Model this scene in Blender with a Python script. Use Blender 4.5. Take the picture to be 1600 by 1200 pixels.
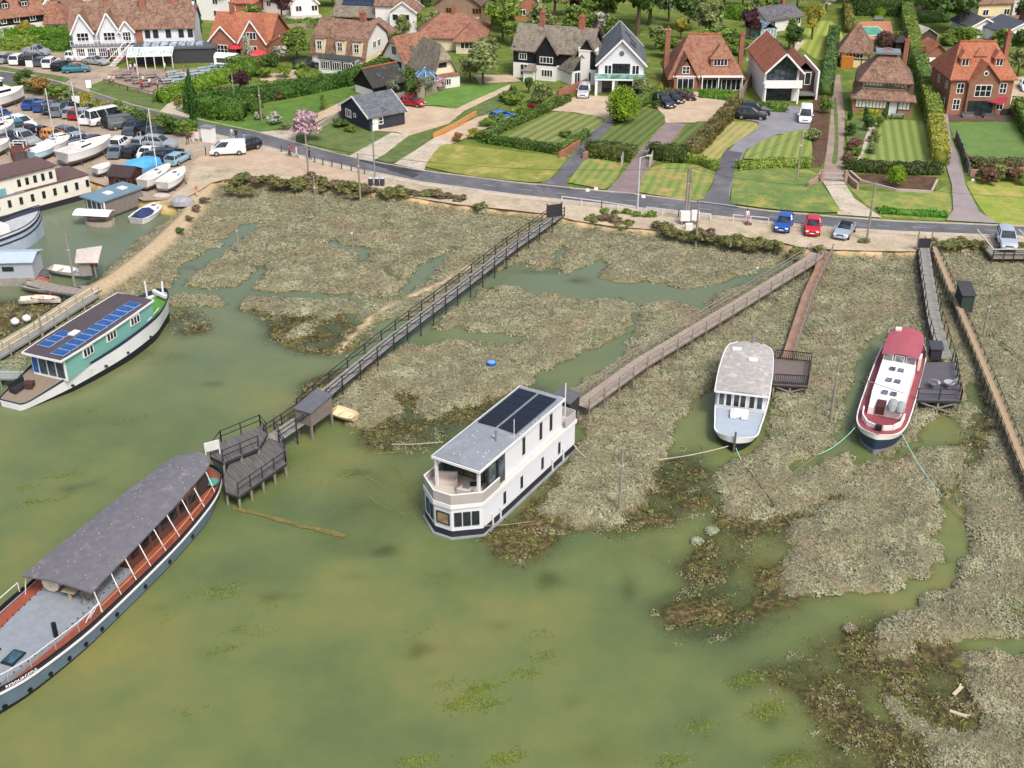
import bpy, bmesh, math, random
import numpy as np
from mathutils import Vector, Matrix
from mathutils.geometry import tessellate_polygon
R = math.radians
random.seed(7); RNG = np.random.default_rng(7)
S = bpy.context.scene
for _o in list(bpy.data.objects): bpy.data.objects.remove(_o)
COL = S.collection
# ---------------------------------------------------------------- camera, sky, sun, exposure
TH = R(28.37); F = 1889.0; HC = 52.4          # pitch below the horizon, focal length in photo pixels, height
cam = bpy.data.cameras.new('camera'); camo = bpy.data.objects.new('camera', cam); COL.objects.link(camo)
camo.location = (0, 0, HC); camo.rotation_euler = (R(90) - TH, 0, 0)
cam.sensor_width = 36; cam.lens = F / 1600 * 36; cam.clip_end = 5000; cam.clip_start = .5
S.camera = camo
SUN_EL, SUN_AZ = R(54), R(152)                # azimuth clockwise from north (+Y): behind the camera, to the right
W = bpy.data.worlds.new('World'); S.world = W; W.use_nodes = True
_n = W.node_tree.nodes; _bg = _n['Background']
_sk = _n.new('ShaderNodeTexSky'); _sk.sky_type = 'NISHITA'; _sk.sun_disc = False
_sk.sun_elevation = SUN_EL; _sk.sun_rotation = SUN_AZ; _sk.air_density = 1.0; _sk.dust_density = 6.0; _sk.ozone_density = 1.0
W.node_tree.links.new(_sk.outputs[0], _bg.inputs[0]); _bg.inputs[1].default_value = .14
_l = bpy.data.lights.new('sun', 'SUN'); _l.energy = 1.5; _l.angle = R(13); _l.color = (1, .98, .955)
suno = bpy.data.objects.new('sun', _l); COL.objects.link(suno)
suno.rotation_euler = (R(90) - SUN_EL, 0, -SUN_AZ + math.pi)
S.view_settings.view_transform = 'Standard'; S.view_settings.look = 'None'; S.view_settings.gamma = 1
S.view_settings.exposure = 0.55
S.cycles.max_bounces = 5; S.cycles.diffuse_bounces = 2; S.cycles.glossy_bounces = 2; S.cycles.transmission_bounces = 3
S.cycles.transparent_max_bounces = 6; S.cycles.caustics_reflective = False; S.cycles.caustics_refractive = False

# ---------------------------------------------------------------- survey: a photo pixel and a height give a place on the ground
def P(px, py, z=1.2):
    u = (px - 800) / F; v = (py - 600) / F
    dy = math.cos(TH) - v * math.sin(TH); dz = -math.sin(TH) - v * math.cos(TH)
    t = (z - HC) / dz
    return Vector((u * t, dy * t, z))
def Qa(x, y, z):
    Z = HC - z; d = y * math.cos(TH) + Z * math.sin(TH)
    return 800 + F * x / d, 600 - F * (y * math.sin(TH) - Z * math.cos(TH)) / d

# ---------------------------------------------------------------- materials
def rgb(h):                                    # sRGB hex to linear
    c = [int(h[i:i+2], 16) / 255 for i in (0, 2, 4)]
    return tuple(x / 12.92 if x <= .04045 else ((x + .055) / 1.055) ** 2.4 for x in c)
def _c(c): return rgb(c) if isinstance(c, str) else c
class NT:
    def __init__(s, name):
        s.m = bpy.data.materials.new(name); s.m.use_nodes = True
        s.t = s.m.node_tree; s.b = s.t.nodes['Principled BSDF']; s.out = s.t.nodes['Material Output']
    def n(s, ty, **k):
        o = s.t.nodes.new('ShaderNode' + ty)
        for a, b in k.items(): setattr(o, a, b)
        return o
    def l(s, a, b): s.t.links.new(a, b)
    def coord(s, kind='Object'):
        return s.n('TexCoord').outputs[kind]
    def noise(s, vec, sc, det=4, rough=.6):
        o = s.n('TexNoise'); o.inputs['Scale'].default_value = sc; o.inputs['Detail'].default_value = det
        o.inputs['Roughness'].default_value = rough; s.l(vec, o.inputs['Vector']); return o.outputs['Fac']
    def ramp(s, fac, stops):
        o = s.n('ValToRGB'); e = o.color_ramp.elements
        while len(e) < len(stops): e.new(.5)
        for q, (p, c) in zip(e, stops):
            q.position = p; c = _c(c) if not isinstance(c, (int, float)) else (c, c, c); q.color = (*c, 1)
        s.l(fac, o.inputs[0]); return o.outputs[0]
    def mix(s, f, a, b, mode='MIX'):
        o = s.n('MixRGB', blend_type=mode)
        for i, v in enumerate((f, a, b)):
            if isinstance(v, (int, float)): o.inputs[i].default_value = v if i == 0 else (v, v, v, 1)
            elif isinstance(v, (tuple, str)): o.inputs[i].default_value = (*_c(v), 1)
            else: s.l(v, o.inputs[i])
        return o.outputs[0]
    def math(s, op, a, b=0.0, clamp=False):
        o = s.n('Math', operation=op, use_clamp=clamp)
        for i, v in enumerate((a, b)):
            if isinstance(v, (int, float)): o.inputs[i].default_value = v
            else: s.l(v, o.inputs[i])
        return o.outputs[0]
    def mapping(s, vec, scale=(1, 1, 1), rot=(0, 0, 0)):
        o = s.n('Mapping'); o.inputs['Scale'].default_value = scale; o.inputs['Rotation'].default_value = rot
        s.l(vec, o.inputs[0]); return o.outputs[0]
    def bump(s, h, strength=.5, dist=.05):
        o = s.n('Bump'); o.inputs['Strength'].default_value = strength; o.inputs['Distance'].default_value = dist
        s.l(h, o.inputs['Height']); s.l(o.outputs[0], s.b.inputs['Normal'])
    def base(s, c, rough=.7, metal=0, spec=.4):
        if isinstance(c, (tuple, str)): s.b.inputs['Base Color'].default_value = (*_c(c), 1)
        else: s.l(c, s.b.inputs['Base Color'])
        s.b.inputs['Roughness'].default_value = rough; s.b.inputs['Metallic'].default_value = metal
        s.b.inputs['Specular IOR Level'].default_value = spec
        return s.m
_MC = {}
def mat(c, rough=.65, var=.12, sc=1.5, metal=0, bump=0, spec=.4, dirt=None, dirt_at=.55):
    """plain material with a mottled colour; dirt = second colour showing in patches"""
    key = ('m', str(c), rough, var, sc, metal, bump, spec, str(dirt), dirt_at)
    if key in _MC: return _MC[key]
    t = NT('paint'); v = t.coord(); nz = t.noise(v, sc, 5)
    cc = _c(c)
    a = tuple(max(0, x * (1 - var)) for x in cc); b = tuple(min(1, x * (1 + var)) for x in cc)
    col = t.ramp(nz, [(.3, a), (.7, b)])
    if dirt is not None:
        n2 = t.noise(v, sc * .6, 6, .7); f = t.ramp(n2, [(dirt_at, 0), (dirt_at + .15, 1)])
        col = t.mix(f, col, _c(dirt))
    if bump: t.bump(t.noise(v, sc * 12, 3), bump, .03)
    _MC[key] = t.base(col, rough, metal, spec); return _MC[key]
def m_tiles(c1, c2, c3=None, rows=3.0, rough=.85):
    """roof tiles: courses along the fall of the roof, single tiles varied, lichen patches"""
    key = ('t', str(c1), str(c2), str(c3), rows)
    if key in _MC: return _MC[key]
    t = NT('roof_tiles'); v = t.coord()
    sp = t.n('SeparateXYZ'); t.l(v, sp.inputs[0])
    w = t.n('TexWave', wave_type='BANDS', bands_direction='Z', wave_profile='SAW'); w.inputs['Scale'].default_value = rows * .32
    w.inputs['Distortion'].default_value = .6; w.inputs['Detail'].default_value = 2; t.l(v, w.inputs[0])
    vo = t.n('TexVoronoi'); vo.inputs['Scale'].default_value = 3.2; t.l(v, vo.inputs['Vector'])
    bw = t.n('RGBToBW'); t.l(vo.outputs['Color'], bw.inputs[0])
    big = t.noise(v, .55, 5, .65)
    f = t.math('ADD', t.math('MULTIPLY', bw.outputs[0], .45), t.math('MULTIPLY', big, .75))
    col = t.ramp(f, [(.38, c1), (.72, c2)])
    if c3: col = t.mix(t.ramp(t.noise(v, .9, 6, .75), [(.52, 0), (.68, .8)]), col, _c(c3))
    col = t.mix(.35, col, t.ramp(w.outputs['Fac'], [(0, .55), (.35, 1.0)]), 'MULTIPLY')
    t.bump(w.outputs['Fac'], .5, .05)
    _MC[key] = t.base(col, rough, 0, .25); return _MC[key]
def m_brick(c1='7d4433', c2='9a5a42', mortar='a89a88', sc=1.0):
    key = ('b', str(c1), str(c2), sc)
    if key in _MC: return _MC[key]
    t = NT('brickwork'); v = t.coord(); sp = t.n('SeparateXYZ'); t.l(v, sp.inputs[0]); cb = t.n('CombineXYZ')
    t.l(t.math('ADD', sp.outputs[0], sp.outputs[1]), cb.inputs[0]); t.l(sp.outputs[2], cb.inputs[1])
    br = t.n('TexBrick'); br.inputs['Scale'].default_value = 4.4 * sc; t.l(cb.outputs[0], br.inputs[0])
    br.inputs['Color1'].default_value = (*_c(c1), 1); br.inputs['Color2'].default_value = (*_c(c2), 1)
    br.inputs['Mortar'].default_value = (*_c(mortar), 1); br.inputs['Mortar Size'].default_value = .018
    col = t.mix(.5, br.outputs[0], t.ramp(t.noise(v, .8, 5, .7), [(.3, .6), (.7, 1.25)]), 'MULTIPLY')
    _MC[key] = t.base(col, .9, 0, .2); return _MC[key]
def m_boards(c, horiz=True, pitch=.18, depth=.6, var=.2, rough=.7, gap=.45, ang=0):
    """boarding: a dark joint every `pitch` metres, boards varied along their length"""
    key = ('w', str(c), horiz, pitch, depth, var, gap, ang)
    if key in _MC: return _MC[key]
    t = NT('boarding'); v = t.coord(); cc = _c(c)
    if ang: v = t.mapping(v, rot=(0, 0, ang))
    w = t.n('TexWave', wave_type='BANDS', bands_direction='Z' if horiz == True else ('X' if horiz == 'X' else ('Y' if horiz == 'Y' else 'DIAGONAL')), wave_profile='SAW')
    w.inputs['Scale'].default_value = .314 / pitch; w.inputs['Distortion'].default_value = 0; t.l(v, w.inputs[0])
    j = t.ramp(w.outputs['Fac'], [(0, gap), (.14, 1), (.9, 1), (1, .8)])
    st = t.noise(t.mapping(v, scale=(1.0, 1.0, 6.0) if horiz == True else ((1/pitch, .5, 1) if horiz == 'X' else (.5, 1/pitch, 1))), 1.0, 5, .7)
    a = tuple(x * (1 - var) for x in cc); b = tuple(min(1, x * (1 + var)) for x in cc)
    col = t.mix(depth, t.ramp(st, [(.3, a), (.7, b)]), j, 'MULTIPLY')
    t.bump(w.outputs['Fac'], .4, .02)
    _MC[key] = t.base(col, rough, 0, .35); return _MC[key]
def m_glass(tint='1b2227', rough=.08):
    key = ('g', tint)
    if key in _MC: return _MC[key]
    t = NT('glass'); v = t.coord('Object'); nz = t.noise(v, 1.3, 3)
    c = _c(tint); col = t.ramp(nz, [(.35, tuple(x * .6 for x in c)), (.7, tuple(min(1, x * 2.2 + .01) for x in c))])
    _MC[key] = t.base(col, rough, 0, .6); return _MC[key]
def m_leaf(dark, light, trans=.3, sc=.35):
    key = ('l', str(dark), str(light), sc)
    if key in _MC: return _MC[key]
    t = NT('foliage'); v = t.coord('Object')
    g = t.n('NewGeometry'); 
    f = t.math('ADD', t.math('MULTIPLY', t.noise(v, sc, 3), .8), t.math('MULTIPLY', g.outputs['Random Per Island'], .45))
    col = t.ramp(f, [(.38, dark), (.85, light)])
    t.base(col, .6, 0, .25)
    tr = t.n('BsdfTranslucent'); t.l(col, tr.inputs[0]); mx = t.n('MixShader'); mx.inputs[0].default_value = trans
    t.l(t.b.outputs[0], mx.inputs[1]); t.l(tr.outputs[0], mx.inputs[2]); t.l(mx.outputs[0], t.out.inputs[0])
    _MC[key] = t.m; return t.m

# ---------------------------------------------------------------- mesh builder
class MB:
    def __init__(s): s.v = []; s.f = []
    def add(s, vs, fs):
        n = len(s.v); s.v.extend([tuple(p) for p in vs]); s.f.extend([[i + n for i in f] for f in fs]); return s
    def box(s, x0, y0, z0, x1, y1, z1):
        if x0 > x1: x0, x1 = x1, x0
        if y0 > y1: y0, y1 = y1, y0
        if z0 > z1: z0, z1 = z1, z0
        v = [(x0,y0,z0),(x1,y0,z0),(x1,y1,z0),(x0,y1,z0),(x0,y0,z1),(x1,y0,z1),(x1,y1,z1),(x0,y1,z1)]
        return s.add(v, [[0,3,2,1],[4,5,6,7],[0,1,5,4],[1,2,6,5],[2,3,7,6],[3,0,4,7]])
    def bar(s, a, b, w, h=None, up=(0, 0, 1)):
        """a straight bar of w x h from a to b"""
        h = w if h is None else h; a = Vector(a); b = Vector(b); d = (b - a)
        if d.length < 1e-6: return s
        d.normalize(); up = Vector(up)
        if abs(d.dot(up)) > .98: up = Vector((0, 1, 0))
        r = d.cross(up).normalized() * w / 2; u = r.cross(d).normalized() * h / 2
        vs = [a - r - u, a + r - u, a + r + u, a - r + u, b - r - u, b + r - u, b + r + u, b - r + u]
        return s.add(vs, [[0,1,2,3],[7,6,5,4],[0,4,5,1],[1,5,6,2],[2,6,7,3],[3,7,4,0]])
    def tube(s, pts, rad, n=8, caps=True):
        pts = [Vector(p) for p in pts]; rads = rad if isinstance(rad, (list, tuple)) else [rad] * len(pts)
        rings = []
        for i, p in enumerate(pts):
            d = (pts[min(i + 1, len(pts) - 1)] - pts[max(i - 1, 0)]).normalized()
            up = Vector((0, 0, 1)) if abs(d.z) < .95 else Vector((1, 0, 0))
            r = d.cross(up).normalized(); u = r.cross(d).normalized()
            rings.append([p + (r * math.cos(2*math.pi*k/n) + u * math.sin(2*math.pi*k/n)) * rads[i] for k in range(n)])
        return s.loft(rings, True, caps)
    def loft(s, rings, closed=True, caps=True):
        n = len(rings[0]); base = len(s.v)
        for r in rings: s.v.extend([tuple(p) for p in r])
        for i in range(len(rings) - 1):
            for k in range(n if closed else n - 1):
                a = base + i*n + k; b = base + i*n + (k+1) % n
                s.f.append([a, b, b + n, a + n])
        if caps and closed:
            s.f.append([base + k for k in range(n)][::-1]); s.f.append([base + (len(rings)-1)*n + k for k in range(n)])
        return s
    def prism(s, poly, z0, z1):
        """extrude a ground outline (x, y) upward"""
        n = len(poly)
        return s.add([(p[0], p[1], z0) for p in poly] + [(p[0], p[1], z1) for p in poly],
              [list(range(n))[::-1], list(range(n, 2*n))] + [[i, (i+1) % n, n + (i+1) % n, n + i] for i in range(n)])
    def slab(s, poly, t, n=(0, 0, -1)):
        """a plate: a 3-D polygon thickened along n"""
        d = Vector(n) * t; k = len(poly); top = [Vector(p) for p in poly]
        return s.add(top + [p + d for p in top], [list(range(k)), list(range(k, 2*k))[::-1]] + [[i, k + i, k + (i+1) % k, (i+1) % k] for i in range(k)])
    def xf(s, M):
        s.v = [tuple(M @ Vector(p)) for p in s.v]; return s
    def build(s, name, m, parent=None, smooth=False, loc=None):
        me = bpy.data.meshes.new(name); me.from_pydata(s.v, [], s.f); me.validate()
        bm = bmesh.new(); bm.from_mesh(me); bmesh.ops.recalc_face_normals(bm, faces=bm.faces); bm.to_mesh(me); bm.free()
        if m: me.materials.append(m)
        if smooth:
            me.polygons.foreach_set('use_smooth', [True] * len(me.polygons))
            if smooth is not True: me.set_sharp_from_angle(angle=R(smooth))
        o = bpy.data.objects.new(name, me); COL.objects.link(o)
        if parent: o.parent = parent
        if loc is not None: o.location = loc
        return o
def np_mesh(name, V, Fc, m, parent=None, attrs=None, smooth=False):
    """V (n,3), Fc (m,k) numpy arrays"""
    me = bpy.data.meshes.new(name); V = np.asarray(V, np.float32); Fc = np.asarray(Fc, np.int32); k = Fc.shape[1]
    me.vertices.add(len(V)); me.vertices.foreach_set('co', V.ravel())
    me.loops.add(Fc.size); me.loops.foreach_set('vertex_index', Fc.ravel())
    me.polygons.add(len(Fc)); me.polygons.foreach_set('loop_start', np.arange(0, Fc.size, k, dtype=np.int32))
    if smooth: me.polygons.foreach_set('use_smooth', np.ones(len(Fc), bool))
    me.update(calc_edges=True)
    for a, arr in (attrs or {}).items():
        at = me.attributes.new(a, 'FLOAT', 'POINT'); at.data.foreach_set('value', np.asarray(arr, np.float32))
    if m: me.materials.append(m)
    o = bpy.data.objects.new(name, me); COL.objects.link(o)
    if parent: o.parent = parent
    return o
def tag(o, label=None, cat=None, group=None, kind=None):
    if label: o['label'] = label
    if cat: o['category'] = cat
    if group: o['group'] = group
    if kind: o['kind'] = kind
    return o
def empty(name, loc=(0, 0, 0), rz=0.0, label=None, cat=None, group=None):
    o = bpy.data.objects.new(name, None); COL.objects.link(o); o.location = loc; o.rotation_euler = (0, 0, rz)
    o.empty_display_size = .5
    return tag(o, label, cat, group)
def copy_tree(o, parent=None):
    c = o.copy(); COL.objects.link(c); c.parent = parent
    for ch in o.children: copy_tree(ch, c)
    return c
# value noise on arrays
_G = RNG.random((256, 256))
def vnoise(x, y):
    xi = np.floor(x).astype(int); yi = np.floor(y).astype(int); fx = x - xi; fy = y - yi
    fx = fx*fx*(3-2*fx); fy = fy*fy*(3-2*fy); a = _G[xi % 256, yi % 256]; b = _G[(xi+1) % 256, yi % 256]
    c = _G[xi % 256, (yi+1) % 256]; d = _G[(xi+1) % 256, (yi+1) % 256]
    return (a*(1-fx)+b*fx)*(1-fy) + (c*(1-fx)+d*fx)*fy
def fbm(x, y, f=1.0, oct=4):
    s = 0; a = .5
    for i in range(oct): s = s + a * vnoise(x*f + 17.3*i, y*f + 9.1*i); f *= 2.03; a *= .5
    return s / (1 - .5**oct)
def inpoly(X, Y, poly):
    r = np.zeros(X.shape, bool); n = len(poly)
    for i in range(n):
        x0, y0 = poly[i]; x1, y1 = poly[(i+1) % n]
        if y0 == y1: continue
        c = ((Y < y0) != (Y < y1)) & (X < (x1-x0)*(Y-y0)/(y1-y0) + x0); r ^= c
    return r
# ---------------------------------------------------------------- the tidal marsh: one height field, water, plants
LAND = [(-300,150),(-300,262),(0,262),(100,275),(150,290),(178,300),(230,318),(270,322),(300,305),(320,292),(352,282),(400,284),(450,286),(520,296),(600,303),(660,313),(720,322),
        (800,330),(860,337),(900,347),(960,356),(1040,362),(1100,368),(1160,372),(1210,378),(1250,388),(1300,392),(1360,394),(1430,395),(1446,388),(1500,385),(1800,390),(1800,150)]
MARSH = [
 [(352,279),(336,296),(315,322),(285,352),(245,390),(210,418),(178,438),(205,449),(235,452),(262,447),(275,440),(276,421),(285,411),(304,399),(322,388),(341,380),(344,371),(363,361),(369,349),
  (390,343),(404,350),(379,371),(363,383),(344,396),(329,405),(325,411),(310,421),(291,436),(286,446),(330,446),(370,445),(375,437),(398,418),(416,405),(414,420),(407,430),(395,443),(398,450),(440,453),(470,452),
  (505,453),(535,455),(566,460),(597,461),(616,455),(632,442),(640,430),(655,412),(680,400),(704,383),(714,386),(690,406),(675,427),(655,445),(632,459),(597,469),(566,468),(519,465),(472,464),(425,461),(385,461),(377,468),
  (379,480),(400,482),(430,485),(455,490),(470,487),(492,487),(497,495),(485,510),(470,527),(445,530),(440,524),(455,512),(478,503),(500,500),(520,488),(540,486),(556,492),(560,504),(548,520),(530,536),(540,540),(560,525),
  (578,502),(600,496),(620,491),(660,491),(700,462),(740,440),(785,415),(868,362),(900,340),(860,325),(700,300),(600,290),(450,275)],
 [(868,345),(845,370),(805,405),(812,411),(830,415),(850,418),(867,411),(872,420),(885,423),(912,415),(935,400),(947,403),(950,412),(938,425),(943,432),(975,437),(1015,435),(1035,440),(1062,447),(1100,447),(1125,438),
  (1162,427),(1190,418),(1215,408),(1240,398),(1300,400),(1300,360),(1100,360),(870,330)],
 [(735,462),(752,453),(770,447),(792,443),(812,447),(825,457),(862,458),(888,460),(897,467),(920,466),(950,462),(970,461),(990,472),(992,485),(980,507),(967,519),(942,537),(917,544),(905,541),(886,556),(870,569),(839,578),
  (833,598),(811,600),(789,612),(767,619),(745,625),(714,634),(686,644),(667,647),(655,644),(652,628),(642,612),(628,603),(618,620),(615,645),(600,655),(580,668),(560,668),(540,660),(522,645),(518,625),(538,603),(560,582),
  (600,555),(628,538),(655,537),(680,534),(700,530),(746,531),(767,528),(786,533),(805,534),(833,528),(817,525),(792,517),(761,517),(736,512),(714,509),(686,509),(668,512),(690,492)],
 [(1003,480),(1019,471),(1044,469),(1069,471),(1087,480),(1110,486),(1112,470),(1110,462),(1144,445),(1190,433),(1240,412),(1290,388),(1800,385),(1800,1003),(1600,1000),(1569,991),(1506,991),(1487,1000),(1462,1000),(1437,987),
  (1425,962),(1381,962),(1394,947),(1425,941),(1447,922),(1478,909),(1497,887),(1519,856),(1522,825),(1512,800),(1500,785),(1500,765),(1515,740),(1532,715),(1545,690),(1550,650),(1545,620),(1530,598),(1505,592),(1508,625),
  (1525,640),(1520,670),(1490,668),(1462,665),(1470,690),(1505,700),(1510,725),(1490,750),(1459,762),(1469,787),(1465,825),(1469,840),(1469,872),(1450,894),(1412,909),(1359,919),(1312,922),(1256,928),(1219,916),
  (1216,894),(1228,850),(1240,818),(1290,795),(1340,768),(1300,770),(1255,795),(1232,812),(1222,805),(1212,778),(1200,770),(1195,785),(1205,800),(1190,812),(1165,806),(1128,797),(1122,775),(1116,756),(1119,727),(1141,716),(1168,705),(1188,690),(1203,655),(1206,615),
  (1180,595),(1112,599),(1094,605),(1081,627),(1060,655),(1050,680),(1044,708),(1031,719),(1012,756),(1000,781),(981,800),(956,822),(928,825),(900,819),(869,803),(852,787),(856,762),(875,747),(900,700),(915,672),(900,655),
  (885,640),(880,620),(866,605),(894,605),(909,596),(912,586),(937,577),(962,564),(975,552),(983,542),(978,533),(984,514),(994,496)],
 [(1600,1020),(1569,1012),(1512,1009),(1497,1028),(1509,1050),(1525,1075),(1537,1106),(1544,1128),(1516,1141),(1480,1145),(1460,1160),(1465,1200),(1450,1300),(1800,1300),(1800,1020)],
 [(1385,965),(1425,960),(1437,985),(1430,1010),(1410,1030),(1375,1020),(1372,1000)],
 [(1380,1080),(1400,1085),(1440,1125),(1500,1145),(1465,1168),(1400,1115)],
 [(269,461),(285,457),(316,457),(348,458),(351,468),(335,478),(310,471),(291,475),(276,477)],
 [(286,332),(260,346),(240,360),(212,376),(200,392),(176,408),(168,422),(160,436),(178,438),(210,418),(245,390),(285,352),(315,322),(330,300),(300,305)],
 [(150,442),(178,440),(215,455),(245,478),(225,480),(190,470),(150,478),(100,510),(40,560),(0,590),(-60,620),(-60,600),(0,565),(60,520),(120,480)],
]
CUT = [[(580,393),(592,386),(570,383),(556,390),(565,404),(585,417),(605,427),(625,436),(634,432),(620,429),(605,420),(588,412),(579,403)],
       [(507,378),(514,368),(530,376),(562,385),(560,392),(520,384)],
       [(862,414),(868,395),(878,379),(887,381),(876,400),(871,415)],
       [(1118,590),(1206,600),(1209,650),(1190,690),(1150,712),(1108,700),(1085,650),(1100,610)],
       [(1336,560),(1372,520),(1390,515),(1365,570),(1340,640),(1330,665),(1375,712),(1430,690),(1462,640),(1500,650),(1520,690),(1440,700),(1425,705),(1390,722),(1330,720),(1318,700),(1260,728),(1235,742),(1230,725),(1300,690),(1312,650)],
       [(1545,520),(1535,522),(1560,540),(1600,560),(1600,553),(1570,540)]]
MUD = [
 [(1031,719),(1094,700),(1112,740),(1115,785),(1085,800),(1040,830),(960,840),(900,830),(860,810),(840,790),(850,750),(880,710),(910,690),(1000,760)],
 [(1128,794),(1100,830),(1070,860),(1070,900),(1080,930),(1020,950),(1030,985),(1080,1005),(1150,995),(1200,975),(1270,945),(1300,930),(1330,915),(1216,880),(1240,800)],
 [(1310,975),(1380,955),(1440,990),(1500,1000),(1560,1120),(1460,1175),(1465,1300),(1280,1300),(1300,1150),(1270,1090),(1200,1075),(1160,1060),(1180,1040),(1250,1030),(1270,1000)],
 [(655,645),(600,660),(540,678),(560,700),(640,712),(700,690),(790,640),(860,620),(840,598),(720,632)],
 [(870,740),(850,790),(760,830),(750,870),(830,885),(870,860),(890,828),(870,800)],
 [(380,465),(370,490),(410,500),(420,535),(440,545),(520,560),(545,560),(580,520),(520,480)],
 [(560,575),(500,585),(470,600),(455,645),(400,668),(440,680),(480,650),(530,612),(560,590)],
 [(1190,760),(1225,775),(1340,755),(1345,775),(1240,830),(1210,900),(1190,840),(1205,800)],
 [(255,420),(200,440),(260,455),(330,500),(340,520),(280,530),(250,500),(280,480),(250,460),(240,440)],
 [(-50,470),(60,462),(140,470),(110,515),(40,560),(-50,600)],
 [(1020,880),(1070,880),(1060,960),(1100,1010),(1180,1000),(1180,940),(1100,930)],
 [(615,648),(612,620),(628,598),(655,612),(658,648)],
 [(1270,1040),(1250,1100),(1275,1180),(1290,1300),(1340,1300),(1320,1100)],
 [(860,740),(910,690),(880,770),(830,810),(760,850),(740,830),(800,810)],
 [(1420,700),(1480,700),(1520,680),(1530,600),(1550,600),(1560,700),(1500,800),(1460,790)],
]
HOLE = [[(1195,838),(1212,858),(1180,895),(1158,950),(1138,955),(1140,915),(1165,870)],
        [(1340,935),(1400,915),(1460,898),(1484,872),(1497,825),(1488,790),(1484,765),(1502,735),(1520,765),(1512,800),(1524,825),(1516,855),(1495,886),(1470,912),(1420,938),(1380,952),(1300,985),(1240,1010),(1230,985)],
        [(1385,1100),(1290,1085),(1330,1075),(1400,1110),(1420,1140),(1350,1125)]]
SHORE_PATH = [(318,290),(308,312),(296,332),(276,352),(248,378),(215,405),(185,428),(160,442),(148,450)]
_sp = .3
xs = np.arange(-150, 110, _sp); ys = np.arange(36, 172, _sp)
GX, GY = np.meshgrid(xs, ys)
wx = GX + (fbm(GX, GY, .9, 4) - .5) * 2.0 + (fbm(GX, GY, 3.1, 2) - .5) * .5; wy = GY + (fbm(GX + 50, GY + 80, .9, 4) - .5) * 2.2 + (fbm(GX+9, GY, 3.1, 2) - .5) * .5
def mask(polys, z, warp=True, grow=0):
    m = np.zeros(GX.shape, bool); a, b = (wx, wy) if warp else (GX, GY)
    for pl in polys:
        w = [P(x, y, z)[:2] for x, y in pl]; m |= inpoly(a, b, w)
    return m.astype(np.float32)
def blur(a, n):
    for _ in range(n):
        a = (a + np.roll(a, 1, 0) + np.roll(a, -1, 0) + np.roll(a, 1, 1) + np.roll(a, -1, 1)) / 5
    return a
def dist_line(pl, z):
    w = [P(x, y, z) for x, y in pl]; d = np.full(GX.shape, 1e9)
    for a, b in zip(w[:-1], w[1:]):
        dx, dy = b.x-a.x, b.y-a.y; L = dx*dx+dy*dy; t = np.clip(((GX-a.x)*dx+(GY-a.y)*dy)/L, 0, 1)
        d = np.minimum(d, np.hypot(GX-a.x-t*dx, GY-a.y-t*dy))
    return d
m_land = mask([LAND], 1.1, True); m_marsh = np.clip(mask(MARSH, .3) - mask(CUT, .2), 0, 1); m_hole = mask(HOLE, 0)
m_mud = np.clip(mask(MUD, 0) - m_hole, 0, 1)
land_s = blur(m_land, 5); marsh_s = blur(m_marsh, 2); mud_s = blur(m_mud, 22); mud_s = np.clip(mud_s * (.9 + .8*fbm(GX + 5, GY + 9, .33, 5)), 0, 1)
BLOT = [(858,905,30,17),(985,925,16,26),(790,862,36,12),(800,850,24,10),(1075,950,60,30),(1150,990,30,10),(1160,1065,24,16),(1200,1120,30,16),(1240,1190,50,20),(230,520,20,6),(120,760,40,7),(560,905,24,5),(660,1015,22,12),(600,860,30,8),(430,930,40,6),(850,425,40,6),(905,438,26,6),(800,470,30,5),(300,420,20,4),(480,490,18,6),(560,740,30,10),(620,700,26,8),(700,660,30,8),(1030,1010,24,6),(1105,1150,20,10),(330,600,18,6),(250,950,30,6),(900,1100,26,8),(780,980,18,5)]
SHAL = [(600,770,95,60),(800,880,60,22),(560,855,70,16),(545,600,50,22),(240,560,60,16),(420,720,50,16),(960,1180,80,30),(1000,860,60,18),(700,905,60,16)]
blot_s = np.zeros_like(mud_s)
for bx, by, br, bs in BLOT:
    a_, b_ = P(bx, by, 0), P(bx + br, by, 0); c_ = P(bx, by - bs, 0); blot_s = np.maximum(blot_s, np.clip(1.5 - np.hypot((wx - a_.x)/(b_.x - a_.x), (wy - a_.y)/(c_.y - a_.y))*1.1, 0, 1))
blot_s = blur(blot_s, 3)
shal_s = np.zeros_like(mud_s)
for bx, by, br, bs in SHAL:
    a_, b_ = P(bx, by, 0), P(bx + br, by, 0); c_ = P(bx, by - bs, 0); shal_s = np.maximum(shal_s, np.clip(1.4 - np.hypot((wx - a_.x)/(b_.x - a_.x), (wy - a_.y)/(c_.y - a_.y))*1.1, 0, 1))
shal_s = blur(shal_s, 8) * np.clip(.4 + fbm(GX, GY, .5, 4), 0, 1)
pd = dist_line(SHORE_PATH, 1.0); path_s = np.clip((1.9 - pd) / 1.2, 0, 1) * 1.0
GZ = -.75 + .22 * (fbm(GX, GY, .16, 3) - .5)
GZ = GZ * (1 - mud_s) + mud_s * (-.01 + .62 * (fbm(GX + 31, GY, .45, 5) - .5))
GZ = GZ + (np.maximum(blot_s * .6, shal_s * .5)) * (1 - mud_s); up = .34 + .16 * (fbm(GX, GY, .9, 3) - .5) + .10 * (fbm(GX, GY, 3.3, 2) - .5)
GZ = GZ * (1 - marsh_s) + marsh_s * up
_pe = np.clip((4.2 - pd) / 3.5, 0, 1); GZ = np.maximum(GZ, _pe * .95 + .04 * fbm(GX, GY, 2, 2) - .2 * (1 - _pe) - (1 - _pe) * .6)
GZ = GZ * (1 - land_s) + land_s * 1.14
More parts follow.
